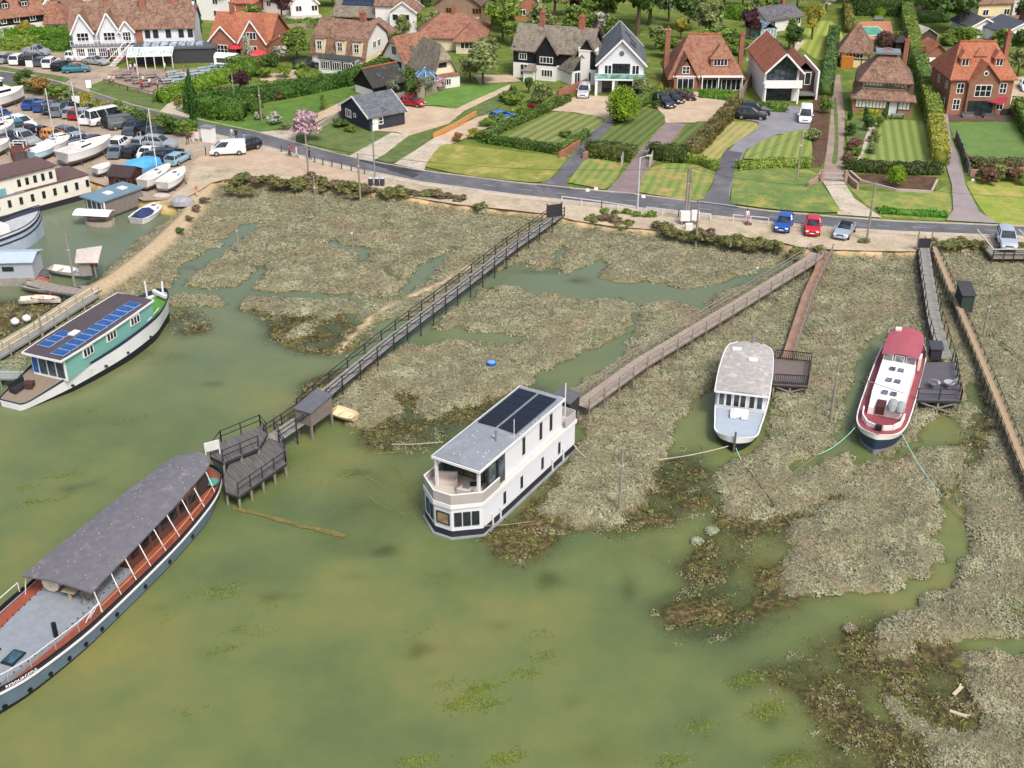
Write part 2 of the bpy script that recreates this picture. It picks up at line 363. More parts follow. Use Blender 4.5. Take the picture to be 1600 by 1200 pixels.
# the sandy track beside the black boardwalk, worn into the marsh
td = dist_line([(735,415),(712,425),(700,436),(675,448),(655,456),(620,472),(600,482),(583,492),(560,515),(540,535),(522,552)], .4)
track = np.clip((.55 + 1.2*(fbm(GX, GY, .8, 3)-.5) - td) / .5, 0, 1) * np.clip((GY - 96) / 6 , .4, 1)
dryw = np.clip((fbm(GX + 71, GY + 13, .12, 4) - .50) * 7, 0, 1)
sand = np.maximum(np.clip(path_s, 0, 1), track)
ny_, nx_ = GX.shape
idx = np.arange(ny_ * nx_).reshape(ny_, nx_)
Fq = np.stack([idx[:-1, :-1], idx[:-1, 1:], idx[1:, 1:], idx[1:, :-1]], -1).reshape(-1, 4)
t = NT('marsh_soil'); v = t.coord()
def attr(nm):
    a = t.n('Attribute'); a.attribute_name = nm; return a.outputs['Fac']
big = t.noise(v, .22, 6, .65); fine = t.noise(v, 2.2, 5, .7)
silt = t.ramp(big, [(.32, '66703f'), (.46, '7f834a'), (.60, '9a8c52'), (.72, '8a7c4a')])
silt = t.mix(t.ramp(t.noise(v, .55, 6, .75), [(.60, 0), (.70, .85)]), silt, '353a28')                # sunken weed
weed = t.ramp(fine, [(.32, '2a271b'), (.45, '423c28'), (.58, '615636'), (.70, '857248')])
weed = t.mix(t.ramp(t.noise(v, .9, 4), [(.55, 0), (.66, .7)]), weed, '5c6a22')
soil = t.ramp(fine, [(.35, '575240'), (.65, '827c62')])
silt = t.mix(t.math('MULTIPLY', attr('blot'), .9), silt, t.ramp(fine, [(.35, '1c2418'), (.65, '3a4426')])); col = t.mix(attr('mud'), silt, weed); col = t.mix(attr('marsh'), col, soil)
sandc = t.ramp(fine, [(.3, '9c8a6e'), (.7, 'bba88a')])
col = t.mix(attr('sand'), col, sandc); col = t.mix(attr('land'), col, t.ramp(t.noise(v, .5, 6, .7), [(.35, '8d8a5a'), (.55, 'bfa27a'), (.7, 'd2b894')]))
t.bump(fine, .6, .12); t.base(col, .85, 0, .2)
Vv = np.stack([GX.ravel(), GY.ravel(), GZ.ravel()], -1)
terr = np_mesh('marsh_ground', Vv, Fq, t.m, None, {'blot': blot_s.ravel(), 'mud': mud_s.ravel(), 'marsh': marsh_s.ravel(), 'sand': sand.ravel(), 'land': np.clip(land_s*1.6-.3, 0, 1).ravel()}, True)
tag(terr, kind='structure')
# water: murky, green, partly see-through
t = NT('tidal_water'); v = t.coord()
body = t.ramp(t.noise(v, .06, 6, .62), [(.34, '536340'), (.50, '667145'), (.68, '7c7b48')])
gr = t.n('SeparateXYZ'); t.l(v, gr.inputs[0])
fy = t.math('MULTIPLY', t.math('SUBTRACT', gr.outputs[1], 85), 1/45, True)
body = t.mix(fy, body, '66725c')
df = t.n('BsdfDiffuse'); t.l(body, df.inputs[0]); tr = t.n('BsdfTransparent'); tr.inputs[0].default_value = (.90, .92, .78, 1)
m1 = t.n('MixShader'); t.l(t.math('SUBTRACT', 1, t.math('EXPONENT', t.math('MULTIPLY', attr('depth'), -3.0))), m1.inputs[0]); t.l(tr.outputs[0], m1.inputs[1]); t.l(df.outputs[0], m1.inputs[2])
gl = t.n('BsdfGlossy'); gl.inputs['Roughness'].default_value = .09; fr = t.n('Fresnel'); fr.inputs[0].default_value = 1.33
bp = t.n('Bump'); bp.inputs['Strength'].default_value = .7; bp.inputs['Distance'].default_value = .05
t.l(t.noise(t.mapping(v, scale=(1, .5, 1), rot=(0, 0, .5)), 3.0, 6, .68), bp.inputs['Height']); t.l(bp.outputs[0], gl.inputs['Normal']); t.l(bp.outputs[0], fr.inputs['Normal'])
m2 = t.n('MixShader'); t.l(fr.outputs[0], m2.inputs[0]); t.l(m1.outputs[0], m2.inputs[1]); t.l(gl.outputs[0], m2.inputs[2]); t.l(m2.outputs[0], t.out.inputs[0])
wk = (GZ < .12); wq = wk[:-1, :-1] | wk[1:, :-1] | wk[:-1, 1:] | wk[1:, 1:]
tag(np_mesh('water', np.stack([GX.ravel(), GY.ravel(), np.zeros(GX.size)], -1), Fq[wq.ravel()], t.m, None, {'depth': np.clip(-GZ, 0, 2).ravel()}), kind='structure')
tag(MB().add([(-400, 10, -.9), (-150.2, 10, -.9), (-150.2, 171, -.9), (-400, 171, -.9)], [[0, 1, 2, 3]]).build('mud_flat', mat('6d7045', .9, .3)), kind='structure')
# purslane cushions: many small leaf clumps over the marsh
def height_at(x, y):
    i = np.clip(((y - ys[0]) / _sp), 0, ny_ - 2); j = np.clip(((x - xs[0]) / _sp), 0, nx_ - 2); i0 = i.astype(int); j0 = j.astype(int); a = i - i0; b = j - j0
    return (GZ[i0, j0]*(1-b)+GZ[i0, j0+1]*b)*(1-a) + (GZ[i0+1, j0]*(1-b)+GZ[i0+1, j0+1]*b)*a
def samp(A, x, y):
    return A[np.clip(np.round((y - ys[0]) / _sp).astype(int), 0, ny_-1), np.clip(np.round((x - xs[0]) / _sp).astype(int), 0, nx_-1)]
def visible(x, y, z=.3, m=40):
    px, py = Qa(x, y, z); return (px > -m) & (px < 1600 + m) & (py < 1200 + m) & (py > -m)
def clumps(name, cx, cy, cz, r, h, nleaf, ls, mt, flat=.5):
    """leaf-sized triangles over low domes: centres, radii, heights"""
    n = len(cx); a = RNG.random((n, nleaf)) * 2*np.pi; q = np.sqrt(RNG.random((n, nleaf)))
    px = cx[:, None] + np.cos(a)*q*r[:, None]; py = cy[:, None] + np.sin(a)*q*r[:, None]; pz = cz[:, None] + h[:, None]*(1 - q*q)*(.75 + .35*RNG.random((n, nleaf)))
    c = np.stack([px, py, pz], -1).reshape(-1, 3)
    nn = np.stack([np.cos(a)*q*.9, np.sin(a)*q*.9, np.full(a.shape, flat)], -1).reshape(-1, 3) + RNG.normal(0, .3, (n*nleaf, 3)); nn /= np.linalg.norm(nn, axis=1)[:, None]
    u = np.cross(nn, RNG.normal(0, 1, nn.shape)); u /= np.linalg.norm(u, axis=1)[:, None]; w = np.cross(nn, u)
    s = ls * (.6 + .8*RNG.random((len(c), 1))) * np.repeat(np.clip(r/.25, .7, 1.6), nleaf)[:, None]
    V = np.stack([c - u*s*.5, c + u*s*.5, c + w*s*.95], 1).reshape(-1, 3)
    return np_mesh(name, V, np.arange(len(V)).reshape(-1, 3), mt)
def scatter(n, dens):
    x = RNG.random(n) * 170 - 95; y = 46 + RNG.random(n) * 106
    k = visible(x, y) & (RNG.random(n) < dens(x, y)); return x[k], y[k]
def m_purslane(a, b, c):
    t = NT('salt_marsh_leaves'); v = t.coord(); g = t.n('NewGeometry')
    f = t.math('ADD', t.math('MULTIPLY', t.noise(v, .35, 6, .7), .9), t.math('MULTIPLY', g.outputs['Random Per Island'], .2))
    col = t.ramp(f, [(.38, a), (.60, b), (.80, c)])
    col = t.mix(t.ramp(t.noise(v, .13, 5, .7), [(.50, 0), (.66, .6)]), col, 'a8947a')
    col = t.mix(t.ramp(t.noise(v, .3, 5, .7), [(.58, 0), (.68, .6)]), col, '7d8c52')
    t.base(col, .8, 0, .15); tr = t.n('BsdfTranslucent'); t.l(col, tr.inputs[0]); mx = t.n('MixShader'); mx.inputs[0].default_value = .3
    t.l(t.b.outputs[0], mx.inputs[1]); t.l(tr.outputs[0], mx.inputs[2]); t.l(mx.outputs[0], t.out.inputs[0]); return t.m
x, y = scatter(340000, lambda x, y: np.where((samp(marsh_s, x, y) > .42) & (samp(sand, x, y) < .4) & (samp(land_s, x, y) < .6), np.clip(1.3 - (y-55)/90, .28, 1), 0))
big_ = fbm(x, y, .8, 3); z = height_at(x, y)
r = (.14 + .16*RNG.random(len(x)) + .22*(big_ > .54)) * np.clip(.75 + (y-60)/120, .8, 1.4); h = .07 + .12*RNG.random(len(x)) + .22*np.clip(big_ - .42, 0, 1)*2
o = clumps('salt_marsh_grass', x, y, z - .05, r, h, 27, .092, m_purslane('80816a', 'aaa98b', 'c6c4a8'), 1.0); tag(o, 'grey green salt marsh plants in low cushions over the mud', 'marsh plants', kind='stuff')
# browner weed on the shallow mud, and scattered cushions of purslane in it
wd = lambda x, y: np.where((samp(mud_s, x, y) > .25) & (samp(marsh_s, x, y) < .5), np.clip((samp(mud_s, x, y) - .2) * 1.4 * (fbm(x, y, .6, 4) > .39), 0, .95), 0)
x, y = scatter(260000, wd); z = np.clip(height_at(x, y), -.13, .3)
def m_weed():
    t = NT('seaweed_fronds'); v = t.coord(); g = t.n('NewGeometry'); f = t.math('ADD', t.math('MULTIPLY', t.noise(v, .6, 5, .7), .9), t.math('MULTIPLY', g.outputs['Random Per Island'], .3))
    return t.base(t.ramp(f, [(.40, '2c2c1e'), (.55, '4c4a2c'), (.66, '6e6c3a'), (.80, '8c8a58')]), .6, 0, .3)
o = clumps('seaweed', x, y, z, .10 + .18*RNG.random(len(x)), .05 + .14*RNG.random(len(x)), 9, .13, m_weed(), .9); tag(o, 'brown and yellow green seaweed on the shallow mud', 'seaweed', kind='stuff')
x, y = scatter(60000, lambda x, y: wd(x, y) * (fbm(x + 40, y, .5, 4) > .60)); z = np.clip(height_at(x, y), -.05, .3)
o = clumps('marsh_cushions', x, y, z, .2 + .2*RNG.random(len(x)), .12 + .16*RNG.random(len(x)), 22, .09, m_purslane('74735a', '9b9878', 'b9b594'), 1.0); tag(o, 'scattered pale marsh cushions standing on the weedy mud', 'marsh plants', kind='stuff')
# bright green weed floating in small rafts
fx, fy_, fr = [], [], []
for bx, by, bn in [(752,1075,60),(730,1095,50),(765,1100,40),(715,1105,30),(820,1052,40),(790,1185,60),(650,1190,50),(50,785,26),(45,762,16),(102,742,24),(225,652,14),(185,660,14),(150,640,12),(132,662,10),(350,1015,24),(365,985,8),(1170,1062,60),(1205,1105,50),(1195,1118,20),(850,1025,24),(695,1072,14),(845,990,12),(1090,1135,30),(1050,1188,40),(500,832,10),(95,780,10),(260,965,8),(425,948,8),(405,985,14),(330,925,30),(365,915,20),(355,930,20),(660,985,8),(1128,846,10),(540,740,8),(1230,1190,40),(300,1110,8)]:
    c = P(bx, by, 0); a = RNG.normal(0, .5, bn*5); fx.append(c.x + a*1.3); fy_.append(c.y + RNG.normal(0, .26, bn*5)*1.2 + a*.3); fr.append(a)
fx = np.concatenate(fx); fy_ = np.concatenate(fy_)
o = clumps('floating_weed', fx, fy_, np.full(len(fx), -.015), .05 + .07*RNG.random(len(fx)), .03 + .05*RNG.random(len(fx)), 6, .08, m_leaf('4a5e1e', '87943a', .2, .8), 1.2); tag(o, 'bright yellow green weed floating in small rafts on the water', 'floating weed', kind='stuff')
# ---------------------------------------------------------------- building kit
WHITE = mat('d6d5d0', .6, .05, 1.2, dirt='b9b6aa', dirt_at=.62); WHITE2 = mat('e2e2e0', .45, .03); CREAM = mat('d8cba2', .7, .06)
FRAME = mat('e6e6e4', .4, .02); DARKF = mat('2c3035', .5, .1); GLASS = m_glass(); GLASSB = m_glass('39464c'); BRICK = m_brick()
BRICKR = m_brick('8a4a36', 'a5634a'); LEAD = mat('777b80', .5, .15); SLATE = m_tiles('4b4f56', '666a71', rows=4); TILE_BR = m_tiles('5c4538', '86695a', '8d8672')
TILE_OR = m_tiles('704a3a', '906856', '88745f'); TILE_RED = m_tiles('86503c', 'a2684f', '966e5a'); THATCH = m_tiles('6e6558', '8f8678', '7c745c', 5.5)
TILE_GR = m_tiles('59534a', '7d766b', '908a70'); TILE_DK = m_tiles('433a36', '6a5a50', '7b725f'); NAVYB = m_boards('2b3342', True, .16); BLACKB = m_boards('16181c', True, .18)
WHITEB = m_boards('d4d8de', True, .17, .35, .04); GREYB = m_boards('6f757c', True, .18, .5, .1); TIMBER = mat('3a2d25', .8, .2); CLAY = mat('a3583a', .8, .15)
CONC = mat('b5aea2', .9, .08, .7, dirt='98917f'); LEADR = mat('6d7177', .6, .1, .8, dirt='878a8c')
def hframe(A, B, z=1.2):
    a = P(*A, z); b = P(*B, z); d = b - a; return a, math.atan2(d.y, d.x), d.length
_WIN = {}
def win_mesh(w, h, nx, ny, fm, gm, fw=.09):
    k = (round(w, 2), round(h, 2), nx, ny, fm.name, gm.name, fw)
    if k not in _WIN:
        b = MB(); d = .07
        b.box(0, -d, 0, w, .02, fw).box(0, -d, h - fw, w, .02, h).box(0, -d, fw, fw, .02, h - fw).box(w - fw, -d, fw, w, .02, h - fw)
        for i in range(1, nx): x = w*i/nx; b.box(x - .04, -d + .01, fw, x + .04, .02, h - fw)
        for j in range(1, ny):
            z = h*j/ny
            for i in range(nx): b.box(w*i/nx + (fw if i == 0 else .04), -d + .015, z - .03, w*(i+1)/nx - (fw if i == nx-1 else .04), .02, z + .03)
        o = b.build('window', fm); q = MB().box(fw*.5, -.035, fw*.5, w - fw*.5, .01, h - fw*.5).build('pane', gm)
        _WIN[k] = (o.data, q.data); bpy.data.objects.remove(o); bpy.data.objects.remove(q)
    return _WIN[k]
class H:
    """a building: an Empty at its front left corner, x along the front, y to the back"""
    def __init__(s, name, label, cat, A, B, D, group=None, z=1.2):
        a, rz, s.W = hframe(A, B, z); s.D = D
        s.e = empty(name, a, rz, label, cat, group)
    def box(s, name, m, *c, parent=None):
        b = MB()
        for i in range(0, len(c), 6): b.box(*c[i:i+6])
        return b.build(name, m, parent or s.e)
    def win(s, face, u, z, w, h, nx=2, ny=1, fm=None, gm=None, parent=None, off=0.0, name='window', fw=.09):
        fm = fm or FRAME; gm = gm or GLASS; a, b = win_mesh(w, h, nx, ny, fm, gm, fw)
        o = bpy.data.objects.new(name, a); COL.objects.link(o); g = bpy.data.objects.new('pane', b); COL.objects.link(g)
        o.parent = parent or s.e; g.parent = o
        if face == 'F': o.location = (u, -off, z)
        elif face == 'R': o.location = (s.W + off, u, z); o.rotation_euler = (0, 0, R(90))
        elif face == 'L': o.location = (-off, u + w, z); o.rotation_euler = (0, 0, R(-90))
        elif face == 'B': o.location = (u + w, s.D + off, z); o.rotation_euler = (0, 0, math.pi)
        else: o.matrix_local = face @ Matrix.Translation((u, -off, z))
        return o
    def wins(s, face, us, z, w, h, *a, **k):
        for u in us: s.win(face, u, z, w, h, *a, **k)
    def body(s, m, H_, x0=0, y0=0, x1=None, y1=None, z0=0, name='wall', rh=0, axis='x', ends=(1, 1), gm=None, parent=None):
        """walls with gable tops; ends: 1 gable, 0 hip, between: half hip"""
        x1 = s.W if x1 is None else x1; y1 = s.D if y1 is None else y1; b = MB().box(x0, y0, z0, x1, y1, H_); o = b.build(name, m, parent or s.e)
        if rh and (ends[0] or ends[1]):
            for e, (i) in zip(ends, (0, 1)):
                if not e: continue
                g = MB()
                f = e if e < 1 else 1; top = (rh) * f - .16
                if axis == 'x':
                    yc = (y0 + y1)/2; k = (y1 - y0)/2 * (1 - max(0, top)/rh); xa = x0 + .002 if i == 0 else x1 - .3; xb = xa + .298
                    pr = [(y0, H_), (y1, H_), (yc + k, H_ + top), (yc - k, H_ + top)]
                    g.loft([[(x, p[0], p[1]) for p in pr] for x in (xa, xb)])
                else:
                    xc = (x0 + x1)/2; k = (x1 - x0)/2 * (1 - max(0, top)/rh); ya = y0 + .002 if i == 0 else y1 - .3; yb = ya + .298
                    pr = [(x0, H_), (x1, H_), (xc + k, H_ + top), (xc - k, H_ + top)]
                    g.loft([[(p[0], y, p[1]) for p in pr] for y in (ya, yb)])
                g.build('gable', gm or m, parent or s.e)
        return o
    def roof(s, m, H_, rh, axis='x', ends=(1, 1), ins=None, over=.4, x0=0, y0=0, x1=None, y1=None, th=.16, name='roof', parent=None, barge=None, ridge=None):
        x1 = s.W if x1 is None else x1; y1 = s.D if y1 is None else y1
        if axis == 'y': a0, a1, c0, c1 = y0, y1, x0, x1
        else: a0, a1, c0, c1 = x0, x1, y0, y1
        cc = (c0 + c1)/2; hw = (c1 - c0)/2; sl = rh/hw; ze = H_ - over*sl; zr = H_ + rh
        ins = ins if isinstance(ins, tuple) else ((ins if ins is not None else hw),)*2
        E = []
        for i, e in enumerate(ends):
            sg = 1 if i == 0 else -1; aa = (a0 - over) if i == 0 else (a1 + over)
            if e >= 1: E.append((aa, None, aa))
            else:
                zh = ze + (zr - ze)*e; E.append((aa, zh, (a0 if i == 0 else a1) + sg*ins[i]*(1 - e)))
        def pt(a, c, z): return (a, c, z) if axis == 'x' else (c, a, z)
        b = MB()
        for sd in (-1, 1):
            ce = cc + sd*(hw + over); poly = [pt(E[0][0], ce, ze), pt(E[1][0], ce, ze)]
            if E[1][1] is not None and ends[1] > 0: poly.append(pt(E[1][0], cc + sd*(zr - E[1][1])/sl, E[1][1]))
            poly += [pt(E[1][2], cc, zr), pt(E[0][2], cc, zr)]
            if E[0][1] is not None and ends[0] > 0: poly.append(pt(E[0][0], cc + sd*(zr - E[0][1])/sl, E[0][1]))
            b.slab(poly, th)
        for i, (aa, zh, rr) in enumerate(E):
            if zh is None: continue
            k = (zr - zh)/sl; b.slab([pt(aa, cc - k, zh), pt(aa, cc + k, zh), pt(rr, cc, zr)], th)
        o = b.build(name, m, parent or s.e)
        if ridge:
            MB().bar(pt(E[0][2], cc, zr + .03), pt(E[1][2], cc, zr + .03), .3, .14).build('ridge', ridge, o)
        if barge:
            for i, (aa, zh, rr) in enumerate(E):
                if ends[i] < 1: continue
                g = MB()
                sg = -1 if i == 0 else 1
                for sd in (-1, 1):
                    g.bar(pt(aa + sg*.03, cc + sd*(hw + over), ze - .1), pt(aa + sg*.03, cc, zr - .1), .07, .26, up=pt(0, 0, 1) if True else None)
                g.build('bargeboard', barge, o)
        s.sl = sl
        return o
    def chimney(s, x, y, z0, z1, w=.7, d=.9, m=None, pots=2):
        o = s.box('chimney', m or BRICK, x, y, z0, x + w, y + d, z1, x - .06, y - .06, z1, x + w + .06, y + d + .06, z1 + .15)
        b = MB()
        for i in range(pots):
            py = y + d*(i + .5)/pots; b.tube([(x + w/2, py, z1 + .14), (x + w/2, py, z1 + .55)], [.14, .11], 8)
        b.build('chimney_pot', CLAY, o); return o
    def dormer(s, x, w, z0, h, wm, rm, H_, rh, D=None, kind='gable', nx=2, rr=.8, y0=0, win=True, fm=None, ny=1):
        D = D or s.D; yf = y0 + (z0 - H_)/rh*D/2; yb = y0 + min(D/2, (z0 + h - H_)/rh*D/2 + .2)
        if kind == 'flat': yb = y0 + min(D/2, (z0 + h + .2 - H_)/rh*D/2)
        o = s.box('dormer', wm, x, yf, z0 - .2, x + w, yb, z0 + h)
        if kind == 'flat': s.box('dormer_roof', LEADR, x - .15, yf - .2, z0 + h + .002, x + w + .15, yb + .2, z0 + h + .16, parent=o)
        else:
            yt = y0 + min(D/2, (z0 + h + rr - H_)/rh*D/2 + .1)
            s.roof(rm, z0 + h, rr, 'y', (1, 1) if kind == 'gable' else (0, 1), over=.18, x0=x, y0=yf, x1=x + w, y1=yt - .1, th=.1, name='dormer_roof', parent=o, barge=None)
            if kind == 'gable':
                MB().loft([[(x, yy, z0 + h), (x + w, yy, z0 + h), (x + w/2, yy, z0 + h + rr - .1)] for yy in (yf + .002, yf + .2)]).build('gable', wm, o)
        if win:
            a, b = win_mesh(w*.72, h*.72, nx, ny, fm or FRAME, GLASS, .07); q = bpy.data.objects.new('window_frame', a); g = bpy.data.objects.new('pane', b)
            for k in (q, g): COL.objects.link(k); k.parent = o; k.location = (x + w*.14, yf, z0 + h*.14)
        return o
    def skylight(s, x, f, w, l, H_, rh, side=-1, axis='x', D=None, tint=None, x0=0, y0=0):
        """roof window; f = share of the slope from the eaves, l = length along the slope"""
        Dn = D or s.D; hw = Dn/2; ln = math.hypot(hw, rh); du = l/ln
        def q(u, f_):
            c = hw - side*0 ; c = (hw*f_) if side < 0 else (Dn - hw*f_)
            z = H_ + rh*f_ + .03
            return (x0 + u, y0 + c, z) if axis == 'x' else (x0 + c, y0 + u, z)
        p = [q(x, f), q(x + w, f), q(x + w, f + du), q(x, f + du)]
        n = (Vector(p[1]) - Vector(p[0])).cross(Vector(p[2]) - Vector(p[1])).normalized()
        if n.z < 0: n = -n
        o = MB().slab([Vector(a) + n*.07 for a in p], .09, -n).build('roof_window', DARKF, s.e)
        c = sum((Vector(a) for a in p), Vector())/4
        MB().slab([c + (Vector(a) - c)*.8 + n*.085 for a in p], .06, -n).build('pane', tint or GLASSB, o); return o
def sheet(name, poly, z, m, kind='structure', zz=1.2):
    """a ground surface laid as a thin sheet; poly in survey pixels"""
    w = [P(x, y, zz) for x, y in poly]; tri = tessellate_polygon([[Vector((p.x, p.y, 0)) for p in w]])
    me = bpy.data.meshes.new(name); me.from_pydata([(p.x, p.y, zz + z) for p in w], [], [list(t) for t in tri]); me.update()
    bm = bmesh.new(); bm.from_mesh(me); bmesh.ops.recalc_face_normals(bm, faces=bm.faces)
    for f in bm.faces:
        if f.normal.z < 0: f.normal_flip()
    bm.to_mesh(me); bm.free(); me.materials.append(m)
    o = bpy.data.objects.new(name, me); COL.objects.link(o); o['kind'] = kind; return o
def smooth_line(pts, k=4):
    out = []; n = len(pts)
    for i in range(n - 1):
        p0, p1, p2, p3 = pts[max(i-1, 0)], pts[i], pts[i+1], pts[min(i+2, n-1)]
        for j in range(k):
            t = j/k; out.append(tuple(.5*((2*p1[d]) + (-p0[d]+p2[d])*t + (2*p0[d]-5*p1[d]+4*p2[d]-p3[d])*t*t + (-p0[d]+3*p1[d]-3*p2[d]+p3[d])*t**3) for d in range(len(p1))))
    return out + [pts[-1]]
# ---------------------------------------------------------------- plants
def _ico(sub):
    bm = bmesh.new(); bmesh.ops.create_icosphere(bm, subdivisions=sub, radius=1); v = np.array([p.co for p in bm.verts]); f = np.array([[q.index for q in g.verts] for g in bm.faces]); bm.free(); return v, f
_ICO1 = _ico(1); _ICO2 = _ico(2)
def leaf_cloud(lumps, nleaf, ls, seed, core=.72):
    """triangles spread over the outer shell of several lumps, with a rough core inside each; lumps: (x, y, z, rx, rz)"""
    rg = np.random.default_rng(seed); L = np.array(lumps, float); wgt = L[:, 3]*L[:, 4]; wgt /= wgt.sum(); k = rg.choice(len(L), nleaf, p=wgt)
    d = rg.normal(0, 1, (nleaf, 3)); d /= np.linalg.norm(d, axis=1)[:, None]; low = d[:, 2] < -.5; d[low, 2] *= -1
    rr = .66 + .40*rg.random(nleaf)**.7; c = L[k, :3] + d*rr[:, None]*np.stack([L[k, 3], L[k, 3], L[k, 4]], -1)
    n = d*.8 + rg.normal(0, .5, d.shape); n[:, 2] += .25; n /= np.linalg.norm(n, axis=1)[:, None]
    u = np.cross(n, rg.normal(0, 1, n.shape)); u /= np.linalg.norm(u, axis=1)[:, None]; w = np.cross(n, u); s = ls*(.5 + rg.random((nleaf, 1)))
    V = [np.stack([c - u*s*.5 - w*s*.3, c + u*s*.5 - w*s*.3, c + w*s*.75], 1).reshape(-1, 3)]; Fc = [np.arange(nleaf*3).reshape(-1, 3)]; o = nleaf*3
    if core:
        for l in L:
            v = _ICO1[0]*np.array([l[3], l[3], l[4]])*core*(.8 + .4*rg.random((len(_ICO1[0]), 1))) + l[:3]; V.append(v); Fc.append(_ICO1[1] + o); o += len(v)
    return np.concatenate(V), np.concatenate(Fc)
KINDS = {  # dark, light, shape
 'round': ('3a4f1e', '86a048', 'round'), 'dark': ('2c4020', '62803e', 'round'), 'bright': ('4c6422', '90a848', 'round'), 'purple': ('2a1820', '5a3840', 'round'),
 'yellow': ('74742e', 'b4aa4c', 'round'), 'olive': ('5a643a', '9ca86c', 'loose'), 'blossom': ('8a7a80', 'dcb6c4', 'loose'), 'white': ('4f6038', 'dfe0d0', 'loose'),
 'cypress': ('1f3a18', '4c7a34', 'column'), 'brown': ('5c5040', '8f7e64', 'loose'), 'orange': ('7c6034', 'a48048', 'round'), 'red': ('6a2228', 'a8404a', 'round'), 'dome': ('3c5a12', '9cbc34', 'dome'), 'grey': ('5c6450', '9aa088', 'loose'),
 'browndome': ('4a3730', '6f5648', 'dome'), 'scrub': ('4c5430', '8f9058', 'scrub'), 'reddish': ('5a4034', '8a6a54', 'round')}
_TV = {}
def crown_mesh(kind, var, fine):
    k = (kind, var, fine)
    if k in _TV: return _TV[k]
    rg = random.Random(hash(kind) % 1 + var*31 + fine*7 + len(kind)); sh = KINDS[kind][2]; L = []
    if sh in ('round', 'loose'):
        for i in range(13 if sh == 'round' else 10):
            a = rg.random()*6.28; q = rg.random()**.6*.66; z = rg.uniform(-.55, .72); q *= math.sqrt(max(.1, 1 - z*z)); s_ = rg.uniform(.24, .44) * (1 if sh == 'round' else .8)
            L.append((math.cos(a)*q, math.sin(a)*q, z*.72, s_, s_*rg.uniform(.65, .95)))
        L.append((0, 0, 0, .5, .5))
    elif sh == 'column': L = [(rg.uniform(-.25, .25), rg.uniform(-.25, .25), z*.18 - .85, .62*(1 - abs(z - 4)/9), .3) for z in range(10)]
    elif sh == 'dome': L = [(rg.uniform(-.16, .16), rg.uniform(-.16, .16), .0 + rg.uniform(-.12, .1), .82, .86) for _ in range(4)]
    else:
        for i in range(9): L.append((rg.uniform(-.7, .7), rg.uniform(-.7, .7), rg.uniform(-.6, .2), rg.uniform(.25, .45), rg.uniform(.3, .7)))
    V, Fc = leaf_cloud(L, {0: 700, 1: 1800, 2: 5200}[fine], {0: .20, 1: .125, 2: .082}[fine] * (.8 if sh == 'dome' else 1), 5 + var*13 + fine, {'loose': .45}.get(sh, .74))
    o = np_mesh('crown', V, Fc, m_leaf(KINDS[kind][0], KINDS[kind][1], .25, .9)); _TV[k] = o.data; bpy.data.objects.remove(o); return _TV[k]
_TR = {}
def trunk_mesh(v):
    if v not in _TR:
        rg = random.Random(v); b = MB(); b.tube([(0, 0, -.1), (.03, .02, .45), (.0, .05, 1)], [.055, .04, .02], 7)
        for i in range(5):
            a = rg.random()*6.28; z = rg.uniform(.4, .8); b.tube([(0, .02, z), (math.cos(a)*.2, math.sin(a)*.2, z + .2), (math.cos(a)*.42, math.sin(a)*.42, z + .32)], [.025, .015, .006], 5)
        o = b.build('trunk', mat('5a4c3c', .9, .25, 4)); _TR[v] = o.data; bpy.data.objects.remove(o)
    return _TR[v]
ANCH = []; PLANTS = []      # named places for the labels; plants waiting for one
def anchor(name, px, py): ANCH.append((name, px, py))
_pi = [0]
def tree(kind, px, py, w, h, base, cat='tree', z=1.2, trunk=None, fine=None, name=None, group=None):
    """crown width w and total height h in metres, foot at survey pixel px, py"""
    _pi[0] += 1; p = P(px, py, z); small = h < 3.2 or KINDS[kind][2] in ('dome', 'scrub')
    if trunk is None: trunk = not small
    fine = fine if fine is not None else (1 if w*(py + 420)/60 > 16 else 0)
    if KINDS[kind][2] == 'column': trunk = False
    e = empty(name or ('tree' if trunk else ('shrub' if cat == 'tree' else cat.replace(' ', '_'))), p, random.random()*6.28, None, cat if trunk or cat != 'tree' else 'shrub', group)
    ch = h*(.88 if trunk else 1.0); me = crown_mesh(kind, _pi[0] % 3, fine)
    c = bpy.data.objects.new('crown' if trunk else 'leaves', me); COL.objects.link(c); c.parent = e
    c.scale = (w/2, w/2, ch/2*(1.08 if not trunk else 1.14)); c.location = (0, 0, h - ch/2 if trunk else h*.46)
    if trunk:
        t_ = bpy.data.objects.new('trunk', trunk_mesh(_pi[0] % 3)); COL.objects.link(t_); t_.parent = e; t_.scale = (max(h*.6, 3.4), max(h*.6, 3.4), h*.72)
    PLANTS.append([e, base, px, py]); return e
